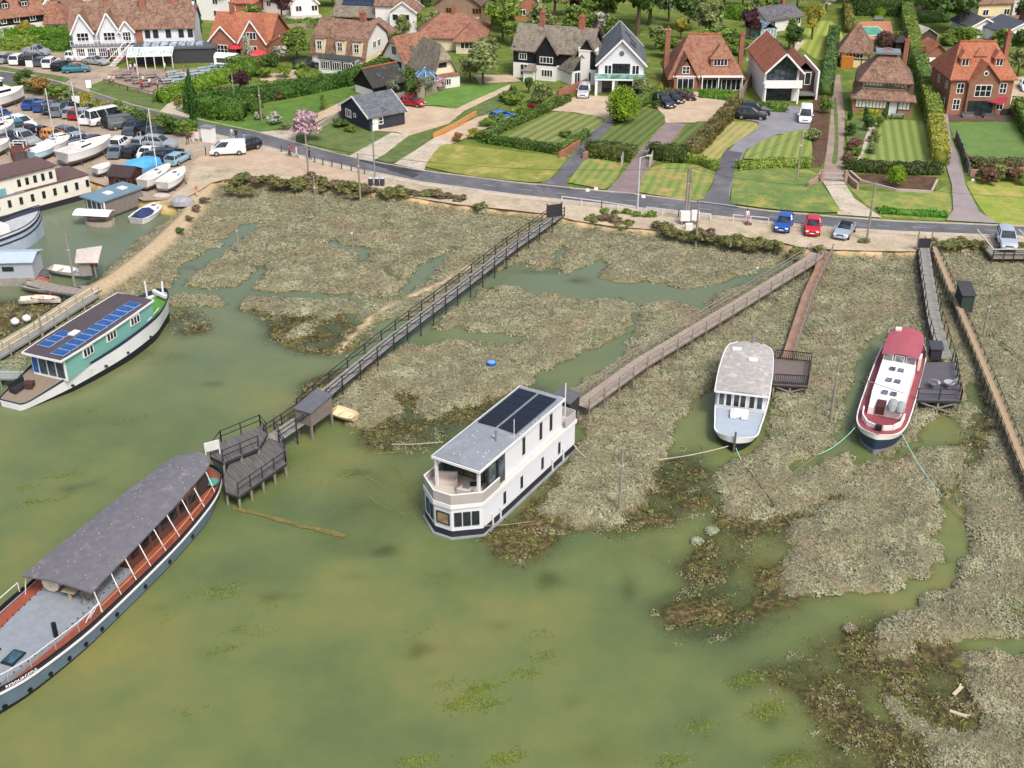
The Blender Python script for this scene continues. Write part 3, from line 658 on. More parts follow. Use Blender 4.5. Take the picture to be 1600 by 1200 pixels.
def hedge(px_line, h, w, kind, base, z=1.2, cat='hedge', dens=26, ls=.26, name='hedge', wob=.12):
    """clipped hedge along a survey line"""
    dark, light = KINDS[kind][:2] if kind in KINDS else kind
    pts = [P(x, y, z) for x, y in px_line]; o0 = pts[0].copy(); V = []; Fc = []; off = 0; rg = np.random.default_rng(len(PLANTS) + 3)
    mb = MB()
    for a, b in zip(pts[:-1], pts[1:]):
        a2, b2 = a - o0, b - o0; d = (b2 - a2); L = d.length; d.normalize(); nrm = Vector((-d.y, d.x, 0)); n = int(L*(2*h + w)*dens)
        ww = w*.42; mb.add([a2 - nrm*ww, b2 - nrm*ww, b2 + nrm*ww, a2 + nrm*ww] + [q + Vector((0, 0, h*.92)) for q in (a2 - nrm*ww*.85, b2 - nrm*ww*.85, b2 + nrm*ww*.85, a2 + nrm*ww*.85)],
            [[0,3,2,1],[4,5,6,7],[0,1,5,4],[1,2,6,5],[2,3,7,6],[3,0,4,7]])
        s = rg.random(n)*(L + w*.6) - w*.3; q = rg.random(n)*(2*h + w); side = np.where(q < h, -1, np.where(q < 2*h, 1, 0)); zz = np.where(q < h, q, np.where(q < 2*h, q - h, h)); cc = np.where(side == 0, q - 2*h - w/2, side*w/2)
        wb = wob*(np.sin(s*1.3 + len(PLANTS)) + np.sin(s*3.1)*.6 + rg.normal(0, .35, n)); zz = zz + np.where(side == 0, wb, 0) ; cc = cc + np.where(side != 0, wb*side*.6, 0) - side*(zz/h)*.06
        c = np.stack([a2.x + d.x*s + nrm.x*cc, a2.y + d.y*s + nrm.y*cc, zz], -1)
        nn = np.stack([nrm.x*side*1., nrm.y*side*1., np.where(side == 0, 1., .15)], -1) + rg.normal(0, .45, (n, 3)); nn /= np.linalg.norm(nn, axis=1)[:, None]
        u = np.cross(nn, rg.normal(0, 1, nn.shape)); u /= np.linalg.norm(u, axis=1)[:, None]; w_ = np.cross(nn, u); sz = ls*(.6 + .8*rg.random((n, 1)))
        V.append(np.stack([c - u*sz*.5 - w_*sz*.3, c + u*sz*.5 - w_*sz*.3, c + w_*sz*.75], 1).reshape(-1, 3)); Fc.append(np.arange(n*3).reshape(-1, 3) + off); off += n*3
    cv = np.array(mb.v); cf = np.array(mb.f); cf = np.concatenate([cf[:, [0, 1, 2]], cf[:, [0, 2, 3]]]); V.append(cv); Fc.append(cf + off)
    o = np_mesh(name, np.concatenate(V), np.concatenate(Fc), m_leaf(dark, light, .2, .5)); o.location = o0; o['category'] = cat
    mx = sum(p[0] for p in px_line)/len(px_line); my = sum(p[1] for p in px_line)/len(px_line); PLANTS.append([o, base, mx, my]); return o
# ---------------------------------------------------------------- land: ground sheets, road, drives, lawns (each sheet a step above the one below)
def m_ground(c1, c2, c3=None, sc=.6, fine=5, bump=.4):
    t = NT('ground'); v = t.coord(); a = t.noise(v, sc, 6, .7); col = t.ramp(a, [(.35, c1), (.65, c2)])
    if c3: col = t.mix(t.ramp(t.noise(v, sc*.7, 6, .75), [(.52, 0), (.66, .85)]), col, c3)
    f = t.noise(v, fine, 4, .7); col = t.mix(.5, col, t.ramp(f, [(.3, .62), (.7, 1.25)]), 'MULTIPLY'); t.bump(f, bump, .06); return t.base(col, .9, 0, .15)
def m_lawn(c1, c2, ang=None, w=1.1, c3=None, depth=1.0):
    t = NT('lawn'); v = t.coord(); f = t.noise(v, 6, 4, .7)
    if ang is not None:
        wv = t.n('TexWave', wave_type='BANDS', bands_direction='X'); wv.inputs['Scale'].default_value = .314/w; wv.inputs['Distortion'].default_value = .5; wv.inputs['Detail Scale'].default_value = .3
        t.l(t.mapping(v, rot=(0, 0, ang)), wv.inputs[0]); col = t.mix(t.math('ADD', t.math('MULTIPLY', t.ramp(wv.outputs['Fac'], [(.2, 0), (.8, 1)]), .55*depth), t.math('MULTIPLY', t.noise(v, .6, 5, .7), .45)), c1, c2)
    else: col = t.ramp(t.noise(v, .5, 5, .7), [(.35, c1), (.65, c2)])
    if c3: col = t.mix(t.ramp(t.noise(v, .35, 6, .7), [(.48, 0), (.66, .9)]), col, c3)
    col = t.mix(.5, col, t.ramp(f, [(.3, .6), (.7, 1.25)]), 'MULTIPLY'); t.bump(f, .5, .05); return t.base(col, .9, 0, .15)
GRASS = m_ground('4d5f28', '6a7a38', '8a8548'); GRASSB = m_ground('4c5f34', '677646', None); DRY = m_ground('68752f', '8b8c48', 'b09c62', .35); SAND = m_ground('a39582', 'b9ab96', '85845e', .3, 3)
GRAVEL = m_ground('a89680', 'bcaa92', None, .5, 7); GRAVELG = m_ground('918374', 'a89a88', '7f7366', .3, 6); ASPH = m_ground('55555a', '68686c', '75757a', .25, 8, .15); CONCR = m_ground('a69c8c', 'bdb3a2', '8f8677', .5, 4, .1)
ASPHP = m_ground('76696a', '8a7c7a', None, .3, 8, .15); PAVE = m_ground('84746a', '9c8a7e', None, .4, 5); SOIL = m_ground('4a382c', '64503f', None, .8, 4)
ROAD_N = [(-200,78),(-60,100),(0,112),(60,121),(100,131),(150,147),(200,163),(250,176),(312,188),(400,207),(480,229),(562,250),(660,268),(800,286),(900,296),(995,305),(1100,318),(1200,331),(1300,340),(1400,347),(1600,355),(1800,363)]
ROAD_S = [(-200,92),(-60,116),(0,128),(60,137),(100,146),(150,160),(200,175),(250,189),(312,204),(400,225),(480,246),(562,265),(660,285),(800,304),(900,315),(995,325),(1100,336),(1200,347),(1300,356),(1400,362),(1600,370),(1800,378)]
m = MB().add([(-1500, 171, 1.18), (1500, 171, 1.18), (1500, 3000, 1.18), (-1500, 3000, 1.18)], [[0,1,2,3]]).build('far_ground', GRASS); tag(m, kind='structure')
tag(MB().add([(-1500, 171, 1.17), (-150, 171, 1.17), (-150, 165, 1.17), (-1500, 100, 1.17)], [[0,1,2,3]]).build('far_field', GRASS), kind='structure')
tag(MB().add([(110, 34, 1.1), (600, 34, 1.1), (600, 171, 1.1), (110, 171, 1.1)], [[0,1,2,3]]).build('marsh_beyond', mat('6f6a52', .9, .3)), kind='structure')
sheet('garden_ground', [(x, y) for x, y in ROAD_N][::1] + [(1800,-160),(-400,-160)], .02, GRASS)
sheet('road', ROAD_N + ROAD_S[::-1], .05, ASPH)
# verge and shore ground south of the road
sheet('shore_ground', [(x, y - 1) for x, y in ROAD_S[7:]] + [(1800,388),(1500,383),(1446,386),(1430,393),(1360,392),(1300,390),(1250,386),(1210,376),(1160,370),(1100,366),(1040,360),(960,354),(900,345),(860,335),(800,328),(720,320),(660,311),(600,301),(520,293),(450,283),(400,281),(352,280),(330,286),(305,302),(270,318),(255,250),(270,215)], .012, SAND)
sheet('footway', [(x, y + .2) for x, y in ROAD_S[8:]] + [(x, y + 5 - (x > 1000)*1.5) for x, y in ROAD_S[8:][::-1]], .04, CONCR)
sheet('yard_ground', [(-300,125),(0,137),(60,146),(100,154),(150,168),(200,182),(250,197),(300,212),(330,222),(330,240),(300,262),(292,288),(262,312),(225,314),(180,296),(150,286),(100,270),(0,258),(-300,250)], .03, GRAVELG)
sheet('yard_sand', [(300,255),(350,262),(430,272),(520,285),(600,298),(560,272),(480,252),(420,238),(390,232),(330,228)], .034, m_ground('a3907c', 'b8a48e', '9a9080', .4, 4))
kerb = MB()
for line, dy in ((ROAD_N, -.6), (ROAD_S[7:], .5)):
    w = [P(x, y + dy) for x, y in line]
    for a, b in zip(w[:-1], w[1:]):
        kerb.bar(a + Vector((0, 0, .05)), b + Vector((0, 0, .05)), .14, .2)
tag(kerb.build('kerb', CONC), kind='structure')
# tar patches and centre dashes
sheet('road_patch', [(565,246),(600,253),(640,262),(700,270),(650,270),(610,266),(585,259),(562,252)], .056, m_ground('35363a', '4a4b4f', None, .8))
sheet('road_patch', [(600,262),(640,268),(655,274),(645,278),(625,272),(606,266)], .06, m_ground('35363a', '4a4b4f', None, .8))
dm = mat('94949a', .7, .2)
for i in range(0, 30):
    x0 = -30 + i*56; 
    def yy(x):
        for (xa, ya), (xb, yb), (xc, yc), (xd, yd) in zip(ROAD_N[:-1], ROAD_N[1:], ROAD_S[:-1], ROAD_S[1:]):
            if xa <= x <= xb: t_ = (x-xa)/(xb-xa); return .5*(ya+(yb-ya)*t_ + yc+(yd-yc)*t_)
        return 370
    if x0 > 700: sheet('road_marking', [(x0, yy(x0)-.25), (x0+20, yy(x0+20)-.25), (x0+20, yy(x0+20)+.25), (x0, yy(x0)+.25)], .058, dm)
ZS = iter(range(1000))
def S2(name, poly, m, z=None):
    k = .056 + .004*(next(ZS) % 40) if z is None else z
    return sheet(name, smooth_line(poly + [poly[0]], 3)[:-1] if name in ('lawn', 'verge') else poly, k, m)
S2('forecourt', [(-40,80),(115,83),(160,100),(185,105),(190,114),(170,122),(140,135),(144,146),(96,131),(108,122),(0,104),(-40,98)], GRAVELG)
S2('verge', [(-40,100),(0,105),(60,114),(108,122),(94,131),(60,121),(0,110),(-40,105)], GRASSB)
S2('verge', [(142,146),(140,138),(152,131),(165,128),(200,140),(250,152),(262,160),(256,170),(230,167),(190,159)], GRASSB)
S2('patio', [(175,112),(205,104),(260,110),(345,104),(360,122),(250,152),(165,126)], PAVE)
S2('driveway', [(250,174),(262,163),(290,152),(300,160),(300,176),(305,187),(280,182)], CONCR)
lawnA = m_lawn('4c6830', '5f7c38', None)
S2('lawn', [(335,140),(380,128),(440,122),(480,138),(430,150),(375,150)], lawnA)
S2('lawn', [(305,190),(380,188),(430,180),(500,165),(560,142),(530,150),(470,192),(420,204),(400,206),(350,199)], lawnA)
S2('lawn', [(395,192),(440,182),(500,168),(545,150),(560,138),(545,136),(470,152),(420,166),(385,178)], lawnA)
S2('path', [(417,209),(462,221),(466,212),(480,198),(545,168),(548,160),(538,158),(495,178),(460,198)], GRAVEL)
S2('driveway', [(404,207),(462,222),(462,210),(456,203),(430,205)], CONCR)
S2('lawn', [(462,221),(466,208),(490,196),(540,200),(580,208),(605,205),(612,208),(580,232),(560,240),(510,232)], GRASSB)
S2('driveway', [(618,207),(585,205),(615,185),(612,168),(635,162),(660,166),(728,172),(700,195),(640,213)], GRAVEL)
S2('driveway', [(640,212),(612,208),(545,245),(582,253),(600,243)], CONCR)
S2('lawn', [(655,165),(690,166),(712,170),(760,150),(800,135),(790,132),(740,133),(700,140),(664,150)], m_lawn('537536', '678842', None))
S2('path', [(710,172),(724,175),(802,138),(796,133),(740,158)], GRAVEL)
S2('verge', [(585,250),(604,243),(640,216),(704,196),(724,178),(745,168),(800,140),(812,150),(745,184),(690,207),(660,226),(620,254)], GRASSB)
S2('driveway', [(616,257),(663,268),(667,255),(706,226),(690,212),(678,217)], CONCR)
S2('driveway', [(684,216),(706,226),(752,206),(778,192),(800,186),(792,178),(772,179),(745,184),(718,198)], GRAVEL)
S2('driveway', [(838,291),(892,298),(885,289),(886,280),(915,257),(960,193),(946,190),(910,222),(878,262),(868,276)], ASPH)
S2('driveway', [(862,174),(887,158),(903,150),(958,152),(968,170),(966,192),(946,192),(934,184),(900,177)], GRAVEL)
S2('driveway', [(948,300),(992,305),(996,298),(1015,264),(1073,195),(1040,192),(1000,235),(975,270)], ASPHP)
S2('driveway', [(1024,168),(1034,150),(1100,154),(1140,160),(1150,163),(1128,180),(1102,193),(1040,193),(1036,180)], GRAVEL)
S2('driveway', [(1088,317),(1155,326),(1138,314),(1147,275),(1165,236),(1215,211),(1262,205),(1268,190),(1250,168),(1200,163),(1160,178),(1150,185),(1185,192),(1184,203),(1150,222),(1130,250),(1110,300)], m_ground('75757a', '8b8b90', None, .25, 8, .15))
S2('driveway', [(1088,317),(1155,326),(1138,314),(1140,295),(1150,260),(1161,240),(1133,236),(1122,262),(1110,298)], ASPH)
S2('driveway', [(1283,284),(1319,284),(1317,245),(1320,180),(1312,118),(1303,118),(1298,180),(1291,240)], PAVE)
S2('lawn', [(1299,256),(1307,256),(1310,220),(1307,160),(1302,160),(1304,220)], GRASSB)
S2('driveway', [(1285,285),(1318,285),(1335,312),(1378,342),(1308,337),(1308,322)], CONCR)
S2('driveway', [(1437,100),(1470,100),(1470,150),(1480,172),(1485,215),(1500,247),(1508,290),(1530,333),(1560,351),(1478,346),(1489,330),(1487,290),(1472,240),(1462,200),(1457,175),(1440,150)], m_ground('857c7c', '978e8c', None, .3, 6))
def sd(a, b):
    p, q = P(*a), P(*b); return math.atan2(q.x - p.x, q.y - p.y)
L1 = m_lawn('55683a', '888a54', sd((790,222),(870,180)), 1.5); L1b = m_lawn('44592f', '6a7844', sd((925,235),(1000,180)), 1.3); L5 = m_lawn('5f7638', '8f9456', sd((1190,250),(1205,215)), 1.3); L6 = m_lawn('587238', '8c9454', sd((1410,255),(1400,195)), 1.25); L7 = m_lawn('577440', '688046', None)
S2('lawn', [(776,219),(800,208),(865,177),(900,179),(935,183),(945,191),(930,204),(914,216),(880,237),(868,234),(820,226)], L1)
S2('verge', [(664,262),(688,230),(720,228),(800,238),(870,246),(884,250),(868,272),(848,286),(800,284),(720,274)], DRY)
S2('lawn', [(912,233),(950,207),(1005,172),(1034,178),(1037,192),(1012,214),(990,236),(960,236)], L1b)
S2('verge', [(888,287),(905,262),(920,250),(965,256),(972,264),(950,296),(920,293)], m_lawn('5a7a36', '868c54', sd((905,288),(930,258)), 1.2, 'b0925c'))
S2('lawn', [(1042,238),(1080,196),(1105,191),(1118,189),(1078,242)], L1b)
S2('verge', [(996,302),(1011,268),(1050,257),(1100,262),(1117,272),(1105,300),(1088,315)], m_lawn('5a7a36', '868c54', sd((1020,300),(1040,262)), 1.2, 'b0925c'))
S2('lawn', [(1086,244),(1130,197),(1150,192),(1178,194),(1186,202),(1170,212),(1136,234),(1120,252)], m_lawn('7d8250', 'a39a64', sd((1100,240),(1150,198)), 1.1, 'b0a060'))
S2('lawn', [(1161,250),(1170,235),(1200,218),(1240,207),(1263,208),(1266,252),(1215,252)], L5)
S2('verge', [(1141,320),(1146,278),(1156,265),(1265,268),(1285,292),(1305,318),(1306,334),(1220,330)], m_lawn('57703c', '6c7f48', None, 1, '9a9450'))
S2('lawn', [(1338,258),(1352,235),(1362,200),(1378,191),(1440,191),(1452,205),(1462,262),(1400,263)], L6)
S2('lawn', [(1324,240),(1322,200),(1328,188),(1370,190),(1348,235),(1335,256)], GRASSB)
S2('path', [(1337,254),(1344,252),(1356,225),(1370,192),(1362,191),(1350,220),(1346,238)], CONCR)
S2('verge', [(1322,290),(1345,298),(1400,300),(1460,300),(1478,292),(1487,322),(1474,345),(1420,342),(1372,337),(1345,312)], m_lawn('5c7440', '7c8c46', None, 1, 'a09452'))
S2('flower_bed', [(1322,272),(1345,284),(1400,296),(1440,299),(1462,298),(1464,277),(1400,274)], SOIL)
S2('flower_bed', [(1270,150),(1298,140),(1292,235),(1283,262),(1268,262),(1266,200)], SOIL)
S2('lawn', [(1484,200),(1495,193),(1585,192),(1620,205),(1640,262),(1521,259),(1500,235)], L7)
S2('verge', [(1510,288),(1530,284),(1700,292),(1720,357),(1572,352),(1535,330)], m_lawn('6f8a38', '8f9648', None, 1, 'b09a60'))
S2('patio', [(1478,190),(1582,190),(1585,172),(1478,172)], mat('5a4640', .8, .15))
S2('patio', [(1340,96),(1342,36),(1394,36),(1398,96)], GRASSB); S2('terrace', [(1340,62),(1344,34),(1392,34),(1397,62)], m_brick('a8705a', 'bd8468', 'a08a78'))
S2('patio', [(1440,60),(1500,60),(1520,80),(1460,85)], GRASSB)
S2('lawn', [(1250,75),(1262,40),(1300,35),(1318,60),(1305,85),(1280,95)], m_lawn('6a8436', 'a0a050', sd((1265,75),(1280,45)), 1.5))
S2('path', [(1180,120),(1210,105),(1250,62),(1258,64),(1226,108)], CONCR)
S2('patio', [(1165,95),(1190,70),(1215,75),(1200,105)], CONCR)
S2('path', [(800,172),(860,140),(868,146),(815,178)], GRAVEL)
S2('patio', [(740,118),(800,118),(815,128),(750,132)], GRAVEL)
S2('patio', [(403,120),(470,108),(480,122),(415,135)], GRAVEL)
S2('patio', [(405,16),(500,22),(520,46),(400,42)], CONCR)
S2('patio', [(1520,128),(1600,120),(1640,150),(1590,180),(1575,160)], GRAVEL)
# ---------------------------------------------------------------- houses
def panels(h, x, f, nx, nyy, w, l, H_, rh, side=-1, axis='x', D=None, m=None, name='solar_panel', gap=.06, x0=0, y0=0):
    Dn = D or h.D; ln = math.hypot(Dn/2, rh)
    for i in range(nx):
        for j in range(nyy): h.skylight(x + i*(w + gap), f + j*(l + gap)/ln, w, l, H_, rh, side, axis, D, m or PV, x0, y0).name = name
PV = mat('263350', .25, .25, 2.5, spec=.7); PVK = mat('14161c', .22, .2, 3, spec=.7)
def frames(h, m, segs, name='timber_frame', w=.16, d=.05):
    """strips on the front wall: (x0,z0,x1,z1)"""
    b = MB()
    for x0, z0, x1, z1 in segs: b.bar((x0, -.03, z0), (x1, -.03, z1), d + .03, w, up=(0, 0, 1)) if abs(x1-x0) > abs(z1-z0) else b.bar((x0, -.03, z0), (x1, -.03, z1), w, d + .03, up=(0, 1, 0))
    return b.build(name, m, h.e)
# --- brick-fronted villa with three storeys and orange tiles
h = H('detached_house', 'tall red brick house with orange tiled roof, three dormers and a red shade sail', 'house', (1478,180), (1574,180), 9.5); anchor('tall orange roofed brick house', 1525, 120)
w_ = h.W; h.body(m_brick('86523e', '9c664e'), 5.9); h.roof(TILE_RED, 5.9, 4.1, 'x', (0, 0), ins=2.0, over=.45, ridge=mat('b0563a'))
h.wins('F', (.9, w_-2.0), 3.3, 1.1, 1.6, 2, 2); h.wins('F', (.7, w_-2.0), .8, 1.1, 1.7, 2, 2); h.win('F', w_/2-1.25, 3.0, 2.5, 1.8, 3, 2, off=.72); h.win('F', w_/2-1.9, .2, 3.8, 2.2, 4, 1, fm=DARKF, off=.72)
h.wins('L', (1.5, 5.2), 3.6, .8, 1.2, 1, 2); h.wins('L', (1.5, 5.2), 1.0, .8, 1.2, 1, 2)
h.body(m_brick('7a4a38', '8e5c46'), 5.6, w_/2-2.2, -.7, w_/2+2.2, -.01, 0, 'bay', rh=2.2, axis='y', ends=(1, 0)); h.roof(TILE_RED, 5.6, 2.4, 'y', (1, 1), over=.35, x0=w_/2-2.2, y0=-.7, x1=w_/2+2.2, y1=3.1, name='gable_roof')
MB().tube([(w_/2, -.78, 6.5), (w_/2, -.70, 6.5)], .38, 14).build('round_window', FRAME, h.e); MB().tube([(w_/2, -.80, 6.5), (w_/2, -.74, 6.5)], .26, 14).build('pane', GLASS, h.e)
for x in (1.3, w_-2.9): h.dormer(x, 1.5, 6.9, 1.5, TILE_RED, TILE_RED, 5.6, 4.4, kind='hip', nx=2)
h.dormer(w_/2-.8, 1.6, 8.0, .5, TILE_RED, TILE_RED, 5.6, 4.4, kind='hip', win=False)
h.chimney(w_-.4, 4.6, 3, 11.2, .7, .9); h.chimney(w_+.3, 4.4, 0, 5, .1, .1, pots=0)
tag(MB().slab([(0, 0, 2.6), (5.0, -2.2, 2.1), (6.6, -.3, 2.9), (1.0, 1.2, 3.2)], .05).build('shade_sail', mat('8e2a38', .8, .08)), 'red triangular shade sail over the terrace of the brick house', 'shade sail')
bpy.data.objects['shade_sail'].location = P(1502,178) + Vector((0, -.2, 0))
# --- half-timbered house
h = H('timber_framed_house', 'half timbered house with brown tiled roof and long rows of white windows', 'house', (1330,176), (1424,182), 9); anchor('half timbered house', 1375, 140); w_ = h.W
h.body(m_brick('8a5a48', '9c6e5a'), 2.6); h.body(mat('d8cfb4', .8, .05), 5.2, 1.2, 1.4, w_-1.2, 9, 2.6, 'upper_wall')
h.roof(TILE_BR, 5.2, 3.6, 'x', (0, 0), ins=3.0, over=.5, x0=.9, y0=1.0, x1=w_-.9, y1=9, ridge=LEAD); h.roof(TILE_BR, 2.6, .95, 'x', (0, 0), ins=1.4, over=.4, y0=-.2, y1=2.8, name='lower_roof')
h.box('flat_roof', LEAD, 2.6, 3.6, 8.2, w_-2.6, 6.6, 8.5)
h.win('F', 1.5, 3.9, 4.2, 1.15, 8, 1, TIMBER, mat('e4e0d0', .6, .1), off=-1.38); h.win('F', w_-4.6, 3.9, 2.6, 1.15, 5, 1, TIMBER, mat('e4e0d0', .6, .1), off=-1.38); h.win('F', .4, .9, 4.6, 1.3, 9, 1, TIMBER, mat('dfdfd4', .5, .1)); h.win('F', w_-3.6, .9, 3.2, 1.3, 6, 1, TIMBER, mat('dfdfd4', .5, .1))
b = MB()
for x0, z0, x1, z1 in ((5.9, 3.9, 6.6, 5.1), (7.3, 3.9, 6.6, 5.1), (6.6, 3.8, 6.6, 5.2), (1.3, 3.75, w_-1.3, 3.75)): b.bar((x0, 1.36, z0), (x1, 1.36, z1), .12, .14, up=(0, 1, 0))
b.build('timber_frame', TIMBER, h.e); h.box('door', mat('c8ccd0', .5), 5.4, -.08, 0, 6.5, .02, 2.2); h.box('door_frame', TIMBER, 5.2, -.05, 0, 5.38, .02, 2.4, 6.52, -.05, 0, 6.7, .02, 2.4)
h.box('side_wall', TILE_DK, .2, 1.2, 2.6, 1.19, 8.8, 4.6, w_-1.19, 1.2, 2.6, w_-.2, 8.8, 4.6); h.chimney(w_-2.0, 7.2, 5, 9.6)
h = H('annexe', 'timber framed annexe with pyramid tiled roof behind the half timbered house', 'annexe', (1310,104), (1356,107), 6.5); w_ = h.W; anchor('timber framed annexe', 1333, 85)
h.body(CREAM, 3.2); h.roof(TILE_BR, 3.2, 4.0, 'x', (0, 0), ins=w_/2-.01, over=.5); h.win('F', 1.5, 1.6, 2.4, 1.2, 4); frames(h, TIMBER, [(0.1, 0, .1, 3.2), (1.3, 0, 1.3, 3.2), (w_-1.2, 0, w_-1.2, 3.2), (w_-.1, 0, w_-.1, 3.2), (0, 1.45, w_, 1.45), (.1, .1, 1.3, 1.4)])
h.box('door', mat('b8732c', .6, .1), .4, -.9, -.1, 2.4, -.03, 2.0)
# --- double garage
h = H('double_garage', 'brick double garage with two white doors and orange roof beside the tall hedge', 'garage', (1438,110), (1482,110), 6); w_ = h.W; anchor('double garage', 1460, 95)
h.body(m_brick('7a4a38', '8e5c46'), 2.5, rh=2.0, axis='y'); h.roof(TILE_RED, 2.5, 2.1, 'y', (1, 0), over=.4); 
for x in (.25, w_/2+.15): h.box('garage_door', WHITE2, x, -.05, 0, x+w_/2-.4, .02, 2.2)
h = H('garden_shed', 'grey roofed timber shed behind the double garage', 'shed', (1432,72), (1462,70), 4); h.body(mat('4a3c34', .9, .2), 2.0, rh=1.2, axis='y'); h.roof(mat('a8a49a', .8, .1), 2.0, 1.2, 'y', over=.3)
h = H('garden_shed', 'black boarded summerhouse by the brown clipped dome near the pool', 'shed', (1398,84), (1418,84), 3.2); h.body(mat('201f20', .8, .2), 2.3); h.roof(mat('33322f', .8, .2), 2.3, .9, 'x', (0, 0), ins=h.W/2-.01, over=.3); h.box('cap', mat('33322f'), h.W/2-.3, 1.3, 3.1, h.W/2+.3, 1.9, 3.6)
# --- modern white gabled house
h = H('modern_house', 'modern house with white framed glazed gable and balcony under an orange roof', 'house', (1192,160), (1246,160), 15); w_ = h.W; anchor('modern glazed house', 1225, 110)
h.body(WHITE2, 3.0, y0=.8); h.roof(TILE_RED, 5.2, 2.7, 'y', over=.35, x0=0, y0=-.9, x1=w_, y1=15, th=.22, barge=WHITE2); h.body(WHITE2, 5.2, 0, .8, w_, 15, 3.01, 'upper_wall', rh=2.6, axis='y')
h.box('balcony', WHITE2, -.2, -1.1, 2.5, w_+.2, .79, 2.99, -.2, -1.1, 3.0, w_+.2, -.95, 3.7)
h.win('F', .4, 3.2, w_-.8, 2.0, 5, 1, DARKF, GLASSB, off=-.78); MB().loft([[(.5, y, 5.25), (w_-.5, y, 5.25), (w_/2, y, 7.3)] for y in (.66, .78)]).build('gable_glazing', GLASSB, h.e)
b = MB(); 
for x in (1.9, w_/2, w_-1.9): b.box(x-.06, .6, 5.2, x+.06, .68, 5.2 + 2.1*(1-abs(x-w_/2)/(w_/2-.4)))
b.box(.4, .6, 5.12, w_-.4, .65, 5.24); b.build('glazing_bars', DARKF, h.e)
h.win('F', .5, .1, 4.0, 2.2, 4, 1, DARKF, off=-.78); h.box('post', WHITE2, w_-.4, -1.0, 0, w_-.15, -.75, 2.5, -.1, -1.0, 0, .15, -.75, 2.5)
h.body(mat('4a3a32', .8, .2), 4.0, w_, 3.0, w_+3.0, 14, name='side_wing'); h.roof(TILE_OR, 4.0, 1.5, 'y', over=.25, x0=w_, y0=4, x1=w_+3.0, y1=14, name='side_roof'); h.box('side_wall', WHITE2, w_+3.02, 1.2, 0, w_+3.3, 12, 4.6)
h.win('F', w_+1.4, 2.0, 1.0, 2.0, 1, 1, off=-3.0); h.box('deck', mat('6a6a68', .8), w_+.01, .8, .8, w_+3.0, 3.0, 1.0); panels(h, 3.0, .42, 4, 1, 1.6, 1.6, 5.2, 2.7, 1, 'y', w_, name='roof_window') if False else None
for i in range(3): h.skylight(4 + i*2.6, .40, 2.2, 1.7, 5.2, 2.7, 1, 'y', w_, PV)

# --- brick house with sweeping orange roof
h = H('chalet_house', 'brick house with a broad sweeping orange tiled roof and gravel forecourt', 'house', (1046,143), (1158,143), 10); w_ = h.W; anchor('sweeping orange roof house', 1100, 105)
h.body(BRICK, 2.7); h.roof(TILE_OR, 2.7, 5.4, 'x', (.0, .0), ins=3.2, over=.5, ridge=mat('a4633e')); h.body(BRICK, 2.7, .5, -1.0, 4.2, -.01, 0, 'bay', 2.4, 'y', ends=(1, 0)); h.roof(TILE_OR, 2.7, 3.2, 'y', (1, 1), over=.35, x0=.5, y0=-1.0, x1=4.2, y1=4.6, name='gable_roof')
h.win('F', 1.0, .4, 2.7, 2.0, 3, 1, off=1.0); h.win('F', 1.7, 3.1, 1.2, 1.2, 2, 2, off=1.0); h.box('fascia', WHITE2, .3, -1.15, 2.55, 4.6, -1.01, 2.8); h.win('F', 5.2, .2, 6.2, 2.2, 8, 1, off=.0); h.box('veranda_roof', WHITE2, 4.9, -.9, 2.45, w_, -.01, 2.6)
h.box('veranda_post', WHITE2, 5.0, -.85, 0, 5.15, -.7, 2.44, 7.6, -.85, 0, 7.75, -.7, 2.44, w_-.2, -.85, 0, w_-.05, -.7, 2.44)
h.dormer(w_*.56, 3.1, 3.7, 1.5, BRICK, TILE_OR, 2.7, 5.4, kind='hip', nx=4, rr=1.6); h.chimney(-.5, 5, 2, 8.6, .8, .8); h.chimney(w_+.0, 4.5, 2, 8.0, .7, .9); h.wins('R', (2, 5), .9, 1.0, 1.4); h.roof(TILE_OR, 4.8, 2.2, 'y', (1, 1), x0=w_-3.5, x1=w_-1, y0=5.5, y1=9.5, name='rear_roof')
# --- white gable house with grey cladding
h = H('gabled_house', 'white gabled house with glass balcony, slate roof and grey clad side', 'house', (934,145), (1004,146), 13); w_ = h.W; anchor('white gabled slate roof house', 975, 105)
h.body(WHITEB, 5.0, rh=3.5, axis='y'); h.roof(SLATE, 5.0, 3.6, 'y', over=.5, barge=WHITE2, th=.2); h.box('cladding', GREYB, w_+.004, .3, 0, w_+.05, 12.8, 5.1)
h.box('porch', WHITE2, -.6, -2.0, 2.5, w_+.2, -.01, 2.75, -.5, -1.9, 0, -.1, -1.5, 2.49, 2.2, -1.9, 0, 2.6, -1.5, 2.49, w_-1.8, -1.9, 0, w_-1.4, -1.5, 2.49, w_-.3, -1.9, 0, w_+.1, -1.5, 2.49)
MB().box(-.55, -1.98, 2.76, w_+.15, -1.94, 3.5).build('balustrade', m_glass('5f8a80'), h.e); h.box('balcony_rail', WHITE2, -.55, -1.99, 3.5, w_+.15, -1.92, 3.56)
h.wins('F', (.9,), 2.9, 1.2, 1.6); h.win('F', w_/2-1.4, 2.8, 2.8, 1.9, 3, 1, DARKF); h.win('F', w_-1.9, 2.9, 1.2, 1.6); h.win('F', .6, .1, 2.0, 2.1, 2, 1, DARKF); h.win('F', 3.2, .1, 3.4, 2.1, 4, 1, DARKF); MB().tube([(w_/2, -.08, 6.3), (w_/2, 0, 6.3)], .4, 14).build('round_window', mat('5c6068'), h.e)
for y, f in ((3.5, .35), (6.5, .3), (7.8, .55)): h.skylight(y, f, 1.0, 1.3, 5.0, 3.6, 1, 'y', w_)
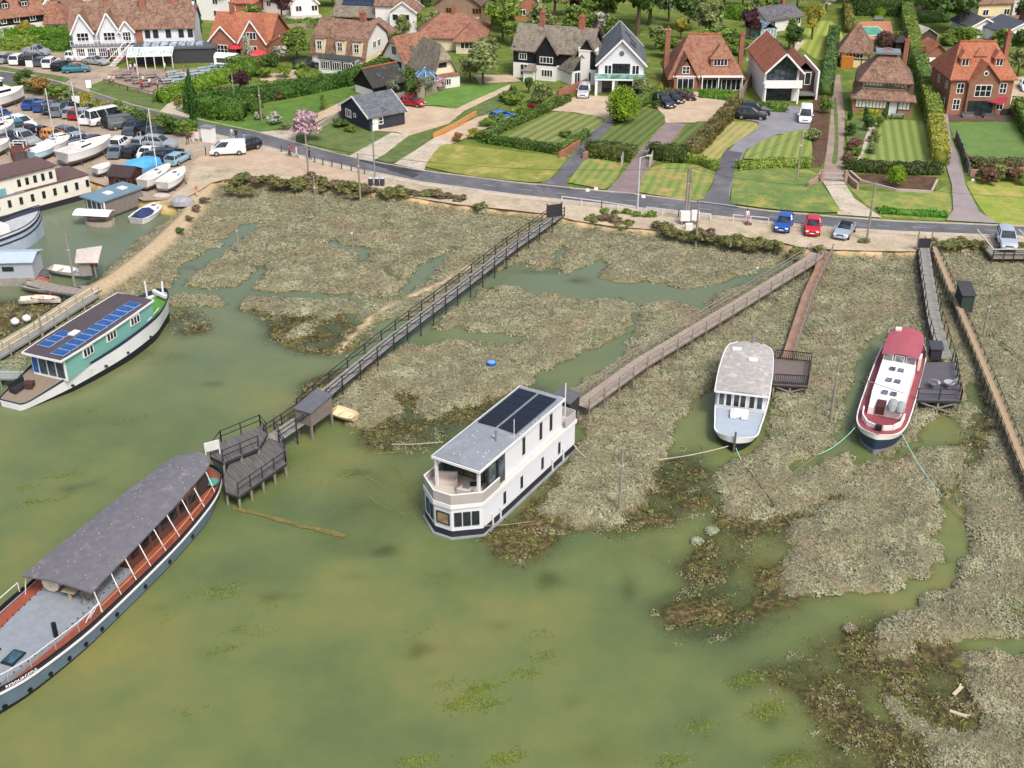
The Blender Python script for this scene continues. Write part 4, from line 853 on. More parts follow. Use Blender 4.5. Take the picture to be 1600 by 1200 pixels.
h.win('R', 3.0, .3, .8, 3.8, 1, 3, off=.06); h.win('R', 7, 2.9, .8, 1.2, 1, 1, off=.06); h.box('flat_wing', WHITE, -3.2, 5, 0, -.01, 12, 5.4, -3.3, 4.9, 5.41, 0, 12.1, 5.6)
# --- black and white house with three gables
h = H('gabled_cottage', 'long black and white house with brown tiled roof and black boarded gables', 'house', (802,120), (920,130), 8); w_ = h.W; anchor('black and white gabled house', 860, 90)
h.body(WHITE, 2.5); h.body(BLACKB, 4.9, z0=2.51, name='upper_wall', y0=-.02, rh=3, ends=(1, 1)); h.roof(TILE_GR, 4.9, 3.2, over=.4)
for x in (4.3, 11.2): 
    h.body(BLACKB, 4.9, x, -.9, x+3.4, -.03, 2.5, 'gable_bay', 2.6, 'y', ends=(1, 0)); h.roof(TILE_GR, 4.9, 2.6, 'y', (1, 1), over=.3, x0=x, y0=-.9, x1=x+3.4, y1=3.6, name='gable_roof'); h.box('bay', WHITE, x, -.9, 0, x+3.4, -.02, 2.49)
h.win('F', 4.9, 2.9, 2.3, 1.1, 4, 1, off=.9); h.win('F', 12.1, 2.9, 1.1, 1.9, 2, 2, off=.9); h.win('F', 1.0, 3.0, 1.4, 1.1, 3, 1, off=.02); h.win('F', 1.2, .4, 1.4, 1.9, 2, 2); h.win('F', 5.2, .7, 2.0, 1.2, 4, 1, off=.9); h.win('F', 8.6, .7, 1.2, 1.2); h.win('F', 12.0, .5, 1.8, 1.6, 3, 1, off=.9)
h.box('porch', WHITE, 2.6, -2.6, 0, 4.2, -.92, 2.1); h.roof(TILE_GR, 2.1, .7, 'x', (0, 0), ins=.8, over=.25, x0=2.6, y0=-2.6, x1=4.2, y1=-.9, name='porch_roof')
h.chimney(3.4, 3.6, 5, 10.0, .8, .8, pots=3); h.chimney(10.2, 3.6, 5, 9.8, .9, .8, m_brick('8c4430', 'a85840'), pots=2); h.box('gutter', WHITE2, 8.9, -.5, 4.2, 9.05, -.35, 7.2) if False else None
h = H('boarded_wing', 'black boarded garden wing with three roof windows and glazed doors', 'house wing', (893,134), (921,130), 9.5); w_ = h.W
h.body(WHITE, 2.3); h.body(BLACKB, 2.6, z0=2.31, name='gable_wall', rh=2.2, axis='y'); h.roof(TILE_GR, 2.6, 2.3, 'y', over=.35); h.win('F', .5, .2, 2.6, 1.9, 5, 1)
for y in (1.6, 3.4, 5.2): h.skylight(y, .4, .8, 1.0, 2.6, 2.3, 1, 'y', w_)
h = H('tiled_wing', 'brown tiled rear wing between the black gabled house and the slate roofed house', 'house wing', (921,112), (948,112), 7); h.body(BLACKB, 4.6, rh=3, axis='y'); h.roof(TILE_DK, 4.6, 3.2, 'y', (0, 0), ins=2.6, over=.35); h.skylight(2, .4, .8, 1.0, 4.6, 3.2, 1, 'y', h.W)
# --- thatched cottage group
h = H('thatched_cottage', 'white cottage with a thick grey thatched roof and blue glazed garden room', 'cottage', (678,137), (712,132), 8.5); w_ = h.W; anchor('thatched cottage', 695, 105)
h.body(mat('d8d0b4', .8, .05), 2.6, rh=3.2, axis='y', ends=(.62, .62)); h.roof(THATCH, 2.6, 4.0, 'y', (.55, .5), ins=1.9, over=.5, th=.35); h.win('F', .9, 3.1, 1.5, 1.0, 3, 1, DARKF); h.box('lean_to_wall', WHITE, .2, -1.5, 0, w_, -.01, 1.9); h.box('lean_to_roof', TILE_OR, .0, -1.7, 1.91, w_+.1, -.02, 2.1); h.win('F', .6, .5, 1.8, 1.1, 4, 1, off=1.5)
o = MB(); c0 = (-1.8, -.6)
ring = [(c0[0] + 2.0*math.cos(k*math.pi/4 + .39), c0[1] + 2.0*math.sin(k*math.pi/4 + .39)) for k in range(8)]
MB().prism(ring, 0, 2.3).build('garden_room_wall', m_glass('3a4650'), h.e); o.loft([[(x*1.0 + (x-c0[0])*.1, y + (y-c0[1])*.1, 2.31) for x, y in ring], [(c0[0] + (x-c0[0])*.1, c0[1] + (y-c0[1])*.1, 3.6) for x, y in ring]]); gr_ = o.build('garden_room_roof', m_glass('3c586c', .2), h.e)
b = MB()
for x, y in ring: b.bar((x, y, 0), (x, y, 2.3), .1); b.bar((x + (x-c0[0])*.1, y+(y-c0[1])*.1, 2.33), (c0[0], c0[1], 3.66), .045)
b.build('glazing_bars', FRAME, h.e)
h = H('tiled_cottage', 'white cottage with steep brown orange tiled roof and small roof windows beside the thatch', 'cottage', (633,117), (683,108), 6.8); w_ = h.W; anchor('orange tiled cottage', 640, 95)
h.body(WHITE, 2.3, rh=3.4, ends=(1, 1)); h.roof(TILE_OR, 2.3, 3.6, ends=(.75, 1), ins=1.2, over=.4); 
for x, f in ((2.2, .3), (4.4, .45), (5.6, .5)): h.skylight(x, f, .6, 1.0, 2.3, 3.6)
h.win('L', 2.6, 2.9, 1.2, 1.2, 2, 1, DARKF); h.win('L', 1.0, .3, 4.2, 1.6, 4, 1, TIMBER)
h = H('boarded_barn', 'low dark roofed black barn with white end behind the navy garage', 'barn', (584,153), (634,142), 5); w_ = h.W; anchor('black barn', 605, 135); h.body(BLACKB, 2.0, rh=2.0); h.box('end_wall', WHITE, -.03, .1, 0, -.004, 4.9, 1.2); h.roof(mat('34332f', .85, .25, dirt='5a5648'), 2.0, 2.2, over=.35, ridge=CLAY); h.skylight(1.6, .35, .7, .9, 2.0, 2.2); h.skylight(5.8, .35, .7, .9, 2.0, 2.2)
# --- navy garage
h = H('garage_studio', 'navy boarded garage with slate roof and white windows on the gravel drive', 'garage', (534,186), (578,206), 6.0); w_ = h.W; anchor('navy garage', 575, 180)
h.body(NAVYB, 2.3, rh=1.9, axis='y'); h.roof(SLATE, 2.3, 2.1, 'y', over=.35, barge=WHITE2); h.win('F', 1.4, .8, 1.6, 1.2, 3, 1); h.win('F', 3.7, 1.2, .7, .6, 1, 1); h.box('door', WHITE2, w_+.004, .5, 0, w_+.06, 1.4, 2.0); h.win('R', 1.5, .8, .8, 1.1, 1, 2); h.box('garage_door', mat('2e3038'), w_+.004, 3.0, 0, w_+.05, 5.6, 2.0); MB().tube([(w_*.3, -.3, 3.2), (w_*.3, -.3, 4.6)], .12, 8).build('flue', WHITE2, h.e) if False else None
# --- cream gambrel house
h = H('mansard_house', 'cream house with curved brown mansard roof, three dormers and white garden room', 'house', (489,104), (572,113), 8.8); w_ = h.W; anchor('cream mansard house', 540, 85)
h.body(CREAM, 2.5); D = h.D; pr = [(-.35, 2.35), (.9, 5.4), (D/2, 7.6), (D-.9, 5.4), (D+.35, 2.35)]
for i in range(4): 
    pass
b = MB()
for (ya, za), (yb, zb) in zip(pr[:-1], pr[1:]): b.slab([(-.3, ya, za), (w_+.3, ya, za), (w_+.3, yb, zb), (-.3, yb, zb)], .2)
b.build('roof', TILE_BR, h.e); MB().loft([[(x, -.15+.2, 2.5), (x, 1.0, 5.2), (x, D/2, 7.35), (x, D-1.0, 5.2), (x, D-.05, 2.5)] for x in (.002, .3)]).build('gable', WHITE, h.e); MB().loft([[(x, .05, 2.5), (x, 1.0, 5.2), (x, D/2, 7.35), (x, D-1.0, 5.2), (x, D-.05, 2.5)] for x in (w_-.3, w_-.002)]).build('gable', WHITE, h.e)
for x in (1.0, 5.0, 8.2):
    d = h.box('dormer', CREAM, x, -.3, 2.6, x+1.7, .95, 5.0); h.box('dormer_roof', TILE_BR, x-.12, -.45, 5.01, x+1.82, 1.1, 5.15, parent=d); h.win('F', x+.35, 3.2, 1.0, 1.5, 2, 2, off=.3, parent=d)
h.box('garden_room', WHITE2, 3.2, -3.2, 0, w_-1.0, -.01, .6, 3.2, -3.2, 2.2, w_-1.0, -.01, 2.45, 3.2, -3.2, .6, 3.4, -3.0, 2.2, w_-1.2, -3.2, .6, w_-1.0, -3.0, 2.2); h.box('flat_roof', mat('3a3e44', .6), 3.0, -3.4, 2.46, w_-.8, -.4, 2.6); h.box('room_glass', GLASS, 3.35, -3.05, .6, w_-1.15, -.4, 2.2)
for i in range(3): h.win('F', 3.6 + i*2.2, .7, 1.8, 1.4, 4, 1, off=3.2)
h.win('R', .9 - 3.4 + .6, .7, 1.8, 1.4, 4, 1, off=-1.0) ; h.wins('R', (2.8, 4.4), 3.4, 1.1, 1.2, 2, 1); h.win('R', 4.6, .8, .8, 1.3, 1, 2); h.box('garage_door', WHITE2, .3, -.05, 0, 2.8, .02, 2.1); h.chimney(w_*.72, D/2-.4, 6, 8.8, .9, .8); h.roof(TILE_BR, 5.0, 2.2, 'y', (0, 0), ins=2, x0=w_*.6, x1=w_*.95, y0=4, y1=12, name='rear_roof')
# --- brick chalet bungalow with solar panels
h = H('chalet_bungalow', 'brick and white bungalow with a long row of solar panels on its roof', 'house', (524,47), (584,49), 10.5); w_ = h.W; anchor('solar roofed bungalow', 550, 30)
h.body(BRICKR, 3.0, rh=2.6); h.roof(TILE_GR, 3.0, 2.8, over=.5); panels(h, .9, .45, 8, 2, .95, 1.3, 3.0, 2.8); h.wins('F', (1.6, 6.6), 1.2, 2.0, 1.3, 3, 1, DARKF); h.box('side_wall', WHITE, -.03, 0, 0, -.004, 10.4, 3.2); h.win('L', 2.6, .4, 1.1, 2.0, 1, 1, DARKF); h.win('L', 6, .4, 1.1, 2.0, 1, 1, DARKF)
h = H('white_house', 'tall white rendered house with brown hipped roof and white side gable', 'house', (588,50), (640,52), 9); w_ = h.W; anchor('white rendered house', 625, 30)
h.body(WHITE2, 5.2, rh=2.2, ends=(1, 1)); h.roof(TILE_BR, 5.2, 2.6, ends=(.7, 0), ins=2.0, over=.3); h.box('gable_wing', WHITE2, w_-3.2, -2.2, 0, w_+2.0, -.01, 4.6); h.roof(TILE_BR, 4.6, 1.8, 'y', over=.3, x0=w_-3.2, y0=-2.2, x1=w_+2.0, y1=3, name='wing_roof', barge=WHITE2); h.body(WHITE2, 4.6, w_-3.2, -2.2, w_+2.0, -.01, 4.5, 'gable_wall', 1.7, 'y', ends=(1, 0)); h.wins('F', (w_-2.6, w_-.4), 2.9, 1.0, 1.0, 2, 1, DARKF, off=2.2); h.win('F', 3.4, 1.6, 1.6, 2.8, 3, 1); h.chimney(-.3, 3, 2, 8.0)
h = H('brick_house', 'brown brick house with wide gable and dark solar panels at the top', 'house', (680,42), (750,44), 9); w_ = h.W; anchor('brown brick house', 715, 20)
h.body(m_brick('7a6250', '8e7460'), 4.6, rh=3, axis='y'); h.roof(TILE_DK, 4.6, 3.2, 'y', over=.5); panels(h, .8, .3, 5, 2, 1.0, 1.5, 4.6, 3.2, -1, 'y', w_); h.wins('F', (2.2, 7.4), 2.6, 1.9, 1.2, 3, 1, mat('a06a3a')); h.box('awning', mat('c0b4ac'), 4.2, -1.8, 1.9, 8.8, -.01, 2.05, 4.3, -1.75, 0, 4.4, -1.65, 1.9, 8.6, -1.75, 0, 8.7, -1.65, 1.9); h.win('F', 1, .3, 2.4, 1.7, 3)
h = H('tiled_wing', 'low brown roofed side wing of the brown brick house', 'house wing', (748,36), (764,36), 7); h.body(m_brick('6a5444', '7e6654'), 3.6); h.roof(TILE_DK, 3.6, 2.0, (0, 0) and 'x', (0, 0), ins=1.0, over=.4)
h = H('bungalow', 'low bungalow with spreading terracotta hipped roof behind the thatched cottage', 'bungalow', (650,78), (756,80), 11); w_ = h.W; anchor('terracotta bungalow', 705, 65)
h.body(mat('d0c4a8', .8), 2.6); h.roof(TILE_OR, 2.6, 3.0, ends=(0, 0), ins=4, over=.5); h.roof(TILE_OR, 2.6, 2.0, 'y', (0, 0), x0=w_-5, x1=w_-.5, y0=-2.4, y1=6, ins=2, name='front_roof'); h.box('front_room', mat('d0c4a8', .8), w_-4.8, -2.3, 0, w_-.7, -.01, 2.6); h.win('F', w_-4, .9, 2.4, 1.2, 3, off=2.3); h.chimney(6, 5, 4, 6.6)
# --- orange brick house by the pub
h = H('brick_villa', 'red brick house with bright orange roof and white edged gables beside the pub', 'house', (334,88), (424,92), 9); w_ = h.W; anchor('orange roofed brick villa', 378, 70)
h.body(BRICKR, 3.6, rh=3, ends=(1, 1)); h.roof(TILE_RED, 3.6, 3.4, over=.4); 
for x, wd, hh in ((.3, 4.6, 2.4), (w_-5, 4.8, 3.6)):
    h.body(BRICKR, 3.4, x, -1.6, x+wd, -.01, 0, 'gable_bay', hh, 'y', ends=(1, 0)); h.roof(TILE_RED, 3.4, hh, 'y', (1, 1), over=.3, x0=x, y0=-1.6, x1=x+wd, y1=4.4, name='gable_roof', barge=WHITE2); h.win('F', x+1.2, .9, 2.0, 1.6, 3, 2, off=1.6)
h.win('F', w_-3.6, 3.6, 1.8, 1.3, 3, 1, off=1.6); h.wins('F', (5.4, 7.0), .5, 1.1, 1.7, 2, 1); h.chimney(2.2, 4, 4, 8.6)
# --- the pub
h = H('pub', 'long white pub with tiled roof, three white gables and a glazed terrace cover', 'pub', (118,93), (307,88), 9.5); w_ = h.W; anchor('white pub', 210, 70)
h.body(WHITEB, 5.4, rh=3.4, ends=(1, 1)); h.roof(TILE_BR, 5.4, 3.8, ends=(.8, .6), ins=2, over=.4); h.body(BRICK, .9, .3, -2.4, w_*.44, -.01, name='front_range'); h.box('front_range_wall', WHITE, .3, -2.4, .9, w_*.44, -.01, 2.7); h.box('balcony', LEADR, .1, -2.6, 2.71, w_*.44+.2, -.01, 2.85)
b = MB()
for i in range(15): x = .2 + i*(w_*.44)/14; b.box(x-.03, -2.55, 2.86, x+.03, -2.49, 3.7)
b.box(.1, -2.56, 3.7, w_*.44+.2, -2.48, 3.78); b.build('balcony_rail', WHITE2, h.e)
for i, x in enumerate((.4, w_*.235, w_*.40)):
    wd = (3.4, 3.4, 2.4)[i]; rh_ = (2.9, 3.0, 1.6)[i]; h.body(WHITEB, 5.2, x, -.9, x+wd, -.01, 2.86, 'gable_bay', rh_, 'y', ends=(1, 0)); h.roof(TILE_BR, 5.2, rh_, 'y', (1, 1), over=.35, x0=x, y0=-.9, x1=x+wd, y1=3.8, name='gable_roof', barge=WHITE2); h.win('F', x+wd*.2, 3.2, wd*.6, 1.6, 3, 2, off=.9)
for i in range(5): h.win('F', .9 + i*1.9, .9, 1.5, 1.6, 4, 2, off=2.4)
h.wins('F', (5.0, 12.6, 14.0, 16.2, 18.4, 20.0), 3.4, .9, 1.4, 2, 1, DARKF); h.box('brick_panel', BRICKR, w_*.52, -.06, 2.4, w_*.58, .0, 5.2)
h.chimney(w_*.25, 4.4, 6, 10.4, .9, 1.0); h.chimney(w_*.56, 3.0, 5, 10.0, 1.0, 1.1, m_brick('8a4a38', '9c5a44'), 3); h.chimney(w_*.82, 4, 6, 10.8, .8, .9, m_brick('9a4c34', 'b05a3e')); h.chimney(w_*.14, 6.4, 6, 10.4, .9, .9)
h.box('bar_extension', mat('3a3c40', .7), w_*.53, -5.2, 0, w_+4.0, -.02, 2.5); h.box('extension_roof', mat('50545a', .6, .15), w_*.52, -5.4, 2.51, w_+4.2, -.03, 2.75)
for i in range(7): h.box('roof_light', m_glass('8a98a4', .2), w_*.60 + i*1.5, -3.9, 2.76, w_*.60 + i*1.5 + 1.2, -1.6, 3.05)
b = MB(); g = MB()
x0, x1 = w_*.50, w_*.86
b.bar((x0, -8.6, 2.2), (x1, -8.6, 2.2), .14); b.bar((x0, -5.45, 3.0), (x1, -5.45, 3.0), .14)
for i in range(15): x = x0 + (x1-x0)*i/14; b.bar((x, -8.6, 2.2), (x, -5.45, 3.0), .1)
for i in range(6): x = x0 + (x1-x0)*i/5; b.bar((x, -8.6, 0), (x, -8.6, 2.2), .12)
b.build('canopy_frame', WHITE2, h.e); g.slab([(x0, -8.6, 2.12), (x1, -8.6, 2.12), (x1, -5.45, 2.92), (x0, -5.45, 2.92)], .03).build('canopy_glass', m_glass('9fb0ae', .2), h.e)
b = MB()
for i in range(14): b.box(w_*.46 - i*.22, -2.45 - .28*i, 2.6 - .19*i, w_*.46 - i*.22 + 1.2, -2.2 - .28*i, 2.68 - .19*i)
b.bar((w_*.46, -2.4, 3.6), (w_*.46 - 3.0, -6.2, 1.0), .08); b.bar((w_*.46+1.2, -2.4, 3.6), (w_*.46 - 1.8, -6.2, 1.0), .08); b.build('stairs', WHITE2, h.e)
for i in range(4): h.box('door', mat('4a2c30'), w_*.12 + i*3.4, -2.46, .1, w_*.12 + i*3.4 + .9, -2.4, 2.1) if i % 2 else None
# --- top left and far row
h = H('tiled_house', 'black boarded house with brown orange roof and two small dormers in the corner', 'house', (-30,66), (74,53), 9); w_ = h.W; anchor('corner dormer house', 20, 40)
h.body(WHITE, 2.4); h.body(BLACKB, 4.2, z0=2.41, name='upper_wall', y0=-.02, rh=3.4); h.roof(TILE_OR, 4.2, 4.0, over=.4); h.dormer(5.0, 1.5, 5.2, 1.2, BLACKB, TILE_OR, 4.2, 4.0, nx=2); h.dormer(8.6, 1.5, 5.2, 1.2, BLACKB, TILE_OR, 4.2, 4.0, nx=2); h.wins('F', (4.2, 6.6, 9.6), 2.8, 1.1, 1.1, 2, 1, off=.02); h.win('F', 9, .5, 1.4, 1.6, 2, 2)
h = H('tiled_wing', 'low tiled wing with white wall right of the corner dormer house', 'house wing', (74,56), (104,56), 8); h.body(WHITE, 2.6); h.roof(TILE_OR, 2.6, 3.0, ends=(1, 0), ins=2.4, over=.4); h.win('F', 1.2, .9, 2.0, 1.1, 3)
h = H('detached_house', 'brown roofed house with dark gable behind the corner dormer house', 'house', (66,38), (126,42), 9); w_ = h.W; h.body(WHITE, 3.0, rh=2.6); h.roof(TILE_BR, 3.0, 3.0, ends=(0, 0), ins=3, over=.4); h.body(BLACKB, 3.0, w_*.42, -1.4, w_*.95, -.01, 2.4, 'gable_bay', 2.0, 'y', ends=(1, 0)); h.roof(TILE_BR, 3.0, 2.2, 'y', x0=w_*.42, x1=w_*.95, y0=-1.4, y1=4, name='gable_roof'); h.box('front_wall', WHITE, w_*.42, -1.4, 0, w_*.95, -.02, 2.39)
h = H('cottage', 'small brown tiled cottage with four little windows behind the pub', 'cottage', (136,34), (208,34), 8); w_ = h.W; h.body(m_brick('9a7a68', 'ac8c78'), 3.4); h.roof(m_tiles('8a7058', 'a88c70', '8d8672'), 3.4, 2.2, ends=(1, 0), ins=2, over=.3); h.wins('F', (1.6, 3.2, 8.6), 1.8, 1.2, 1.0, 2, 1); h.chimney(4, 4, 4, 6.6); h.chimney(8, 4, 4, 6.6)
rows = [((240,22),(290,20),8,WHITE,TILE_OR,2.8,2.6,'orange roofed bungalow with pale walls in the top left row',(1,0)), ((296,30),(345,33),9,WHITE2,TILE_BR,4.8,2.6,'white two storey house with pale side gable behind the orange roofed villa',(1,1)),
 ((352,24),(397,25),8,BRICKR,TILE_RED,2.8,2.4,'small brick bungalow with red roof above the blue box hedge row',(0,0)), ((412,16),(452,22),8,WHITE,TILE_BR,2.8,2.4,'white bungalow behind the dark purple tree',(1,1)), ((455,26),(498,24),9,WHITE2,TILE_OR,2.8,3.0,'white gabled bungalow with turquoise side wall left of the solar roofed bungalow',(1,1)),
 ((804,32),(848,30),8,BRICKR,TILE_OR,2.6,3.4,'brick and white gabled house among trees above the black gabled house',(1,1)), ((1196,52),(1250,44),6,WHITE,m_tiles('4a484e','66646a'),2.6,1.8,'white bungalow with purple slate roof left of the striped back lawn',(1,1)),
 ((1526,32),(1576,30),7,CREAM,TILE_BR,3.6,3.2,'cream house with brown roof in the top right corner',(1,1)), ((1580,28),(1640,30),7,WHITE,SLATE,4.6,2.6,'grey roofed white house at the top right edge',(1,1)), ((1514,60),(1556,58),7,WHITE,mat('4a4c54', .7, .2),2.3,1.4,'white garage with dark felt roof and pale doors right of the big green tree',(1,1)),
 ((1566,70),(1625,66),7,WHITE2,mat('4a4c58', .7, .2),2.4,1.6,'white building with navy roof at the right edge',(1,1)), ((580,4),(640,6),9,WHITE,TILE_BR,3.6,2.6,'distant house above the white rendered house',(1,1)), ((262,2),(320,2),8,WHITE2,TILE_GR,3.4,2.6,'distant white house at the top edge left of the villa',(1,0)), ((352,4),(410,4),8,BRICK,TILE_OR,3.2,2.6,'distant orange roofed house at the top edge',(0,0)), ((900,2),(960,2),8,WHITE,TILE_OR,3.2,2.6,'distant orange roofed house between the tall trees',(0,0))]
for A, B, D, wm, rm, H0, rh, lab, ends in rows:
    h = H('house' if 'garage' not in lab else 'garage', lab, 'garage' if 'garage' in lab else 'house', A, B, D); ax = 'x' if 'gable' not in lab and 'garage' not in lab and 'building' not in lab else 'y'
    h.body(wm, H0, rh=rh-.2, axis=ax, ends=ends); h.roof(rm, H0, rh, ax, ends, ins=2.4, over=.4, barge=WHITE2 if ax == 'y' else None)
    if 'garage' in lab: h.box('garage_door', mat('cfd4d8'), .6, -.05, 0, h.W-.6, .02, 2.0)
    else:
        n = max(2, int(h.W/3)); h.wins('F', [1 + i*(h.W-2.4)/(n-1) for i in range(n)][:4], .9, 1.3, 1.2, 2, 1)
        if H0 > 4: h.wins('F', [1 + i*(h.W-2.4)/(n-1) for i in range(n)], 3.2, 1.2, 1.1, 2, 1)
        h.chimney(h.W*.7, D*.45, H0, H0 + rh + .9)
h = H('greenhouse', 'small glazed summerhouse with grey frame right of the purple leaved tree', 'greenhouse', (1188,64), (1212,60), 4); w_ = h.W; h.box('glass_wall', m_glass('6f858c', .2), .05, .05, .3, w_-.05, 3.95, 2.0); h.box('base', WHITE, 0, 0, 0, w_, 4, .3); h.roof(m_glass('5c7078', .2), 2.0, 1.2, 'y', over=.15, th=.08)
b = MB()
for i in range(6): b.box(i*w_/5-.05, -.05, .3, i*w_/5+.05, .05, 2.0)
b.build('glazing_bars', FRAME, h.e)
# swimming pool
t = NT('pool_water'); v = t.coord(); col = t.ramp(t.noise(v, .8, 3), [(.35, '4fa08c'), (.65, '6fbca4')]); PW = t.base(col, .08, 0, .5)
e = empty('swimming_pool', P(1350,57), 0, 'turquoise rectangular swimming pool on a brick terrace', 'swimming pool'); anchor('swimming pool', 1370, 50)
a_, rz_, L_ = hframe((1350,57), (1390,57)); e.rotation_euler = (0, 0, rz_)
MB().box(.3, .3, .1, L_-.3, 7.7, .13).build('water_surface', PW, e); MB().box(0, 0, .1, L_, .29, .2).box(0, 7.71, .1, L_, 8, .2).box(0, .3, .1, .29, 7.7, .2).box(L_-.29, .3, .1, L_, 7.7, .2).build('coping', mat('c8b8a4', .8), e)
bw_ = empty('garden_bench', P(1366,33), 0, 'grey garden bench at the far end of the swimming pool', 'bench'); MB().box(0, 0, .4, 1.8, .5, .48).build('seat', LEAD, bw_); MB().box(0, .45, .48, 1.8, .53, .95).build('backrest', LEAD, bw_)
for x in (.05, 1.65): MB().box(x, .02, 0, x+.1, .45, .4).build('leg', LEAD, bw_)
# ---------------------------------------------------------------- hedges, shrubs and trees of the gardens
anchor('black boardwalk', 866, 345); anchor('red car on the shore', 1269, 362); anchor('striped front lawn', 860, 205); anchor('road', 700, 283); anchor('brown striped driveway', 1010, 250); anchor('gate of the half timbered house', 1300, 285); anchor('car park', 200, 190); anchor('beer garden', 270, 130)
G = 'green clipped hedge'
hedge([(755,222),(872,240)], 1.2, 1.3, ('33491c', '5f7a34'), 'low dark clipped hedge along the bottom of the striped front lawn'); hedge([(874,240),(916,214)], 1.1, 1.2, ('33491c', '66803a'), 'low hedge on the driveway side of the striped front lawn')
hedge([(753,220),(795,200),(887,159)], 1.2, 1.4, ('3c5222', '6d8440'), 'low hedge along the upper side of the striped front lawn')
hedge([(918,243),(984,251)], 2.0, 2.4, ('2f3d1a', '657038'), 'thick brownish green hedge left of the gated driveway'); hedge([(1016,247),(1070,253)], 2.0, 2.4, ('2a3a18', '56662e'), 'thick dark hedge right of the gated driveway')
hedge([(1072,252),(1095,258),(1118,268)], 1.2, 1.2, ('56702a', '8fa244'), 'bright lime hedge curving beside the tarmac driveway'); hedge([(1079,246),(1100,226),(1128,196),(1150,172)], 1.9, 2.0, ('4c4a2a', '7c7448'), 'long brown green hedge between two front gardens')
hedge([(1150,172),(1200,174),(1228,176)], 1.3, 1.2, ('3c5a20', '6a8a38'), 'hedge below the modern glazed house'); hedge([(1155,267),(1210,262),(1264,261)], 1.2, 1.3, ('5c7630', '92a448'), 'bright yellow green hedge along the verge left of the pillared gate')
hedge([(966,192),(990,172),(1024,152)], 1.5, 1.6, ('3c5424', '74904a'), 'hedge between the round tree and the orange roofed house'); hedge([(1038,150),(1080,152)], 1.2, 1.1, ('3c6420', '6c9438'), 'low hedge in front of the left bay of the sweeping orange roof house'); hedge([(1092,153),(1140,155)], 1.4, 1.1, ('3c6420', '6c9438'), 'low hedge in front of the veranda')
for a, b, hh, k in (((1413,16), (1418,52), 3.2, ('4a6430', '84984c')), ((1419,56), (1430,104), 3.4, ('526a2c', '8c9c48')), ((1431,108), (1446,150), 3.2, ('446030', '7c9448')), ((1446,154), (1458,200), 2.8, ('526a2c', '8c9c48')), ((1459,204), (1468,258), 2.4, ('7c8434', 'aeaa50'))):
    hedge([a, b], hh, 2.2, k, 'tall bright boundary hedge right of the half timbered house')
hedge([(1320,266),(1400,272),(1466,272)], 1.5, 1.4, ('26341a', '4a5a2c'), 'dark low hedge behind the brown flower bed'); hedge([(1302,60),(1296,110),(1290,150)], 2.4, 2.0, ('35502a', '6a8848'), 'tall loose hedge right of the modern glazed house')
hedge([(1590,176),(1605,205),(1630,235)], 2.4, 2.2, ('4c6630', '8a9c48'), 'bright hedge at the right edge beside the plain lawn'); hedge([(1522,262),(1640,262)], 1.2, 1.6, ('4a4a2e', '747048'), 'brownish hedge below the plain lawn at the right edge')
hedge([(1326,52),(1322,15)], 2.4, 1.6, ('5a5a2a', '8c8a48'), 'brown hedge left of the swimming pool'); hedge([(1345,176),(1374,178)], .8, .9, ('6a7a20', 'b0b03c'), 'small yellow hedge under the left windows of the half timbered house')
hedge([(1140,28),(1190,36)], 2.6, 2.4, ('3c6420', '80a83c'), 'bright green hedge left of the slate roofed bungalow'); hedge([(1425,36),(1480,34)], 2.2, 1.8, ('2a421c', '567838'), 'hedge beyond the double garage')
hedge([(1330,22),(1412,24)], 5.0, 4, ('26381a', '4c6c30'), 'dark tall tree hedge behind the swimming pool'); hedge([(1415,14),(1475,14)], 5.0, 3, ('26381a', '4a6a30'), 'dark tall hedge at the top edge above the garage', dens=18)
hedge([(10,62),(60,61),(115,60)], 2.0, 2.4, ('3c6420', '74a034'), 'long green hedge below the corner dormer house'); hedge([(4,76),(55,75)], 2.0, 2.4, ('5c7830', '98aa48'), 'bright front hedge left of the pub forecourt'); hedge([(62,80),(116,76)], 1.6, 2.2, ('3c6420', '6c9438'), 'green hedge beside the pub forecourt')
hedge([(252,161),(300,145),(368,121)], 2.0, 2.4, ('3e6020', '86a83a'), 'bright clipped hedge on the lower side of the beer garden'); hedge([(298,172),(340,183),(380,186)], 2.6, 3.6, ('34521c', '688c34'), 'thick clipped hedge beside the road past the pub'); hedge([(368,112),(398,120)], 2.6, 3.0, ('3e6020', '7c9c3a'), 'hedge at the top end of the beer garden')
hedge([(318,163),(400,160),(470,148),(540,134),(600,112)], 2.2, 2.2, ('2c461c', '54782e'), 'long dark hedge across the gardens below the cream mansard house'); hedge([(402,176),(380,168),(330,164)], 1.6, 1.8, ('2c461c', '50702c'), 'dark hedge beside the left lawn')
hedge([(580,118),(600,108)], 2.0, 2.2, ('506e1e', '94b03c'), 'light green hedge right of the cream garden room'); hedge([(640,14),(560,12)], 2.5, 2.5, ('34502a', '688a3e'), 'hedge at the top behind the solar roofed bungalow'); hedge([(430,46),(500,44)], 1.8, 1.8, ('3c5a24', '6e8e3c'), 'hedge left of the solar roofed bungalow')
hedge([(1374,332),(1474,338)], .45, 1.6, ('3c7020', '5c9034'), 'long clump of tall verge grass along the road'); hedge([(860,148),(840,160),(790,182)], .8, 1.0, ('445c24', '7c9040'), 'low planting beside the path to the black and white house')
hedge([(480,133),(440,137),(405,140)], 1.2, 1.4, ('47602a', '7c9444'), 'low bushy hedge beside the cream house lawn')
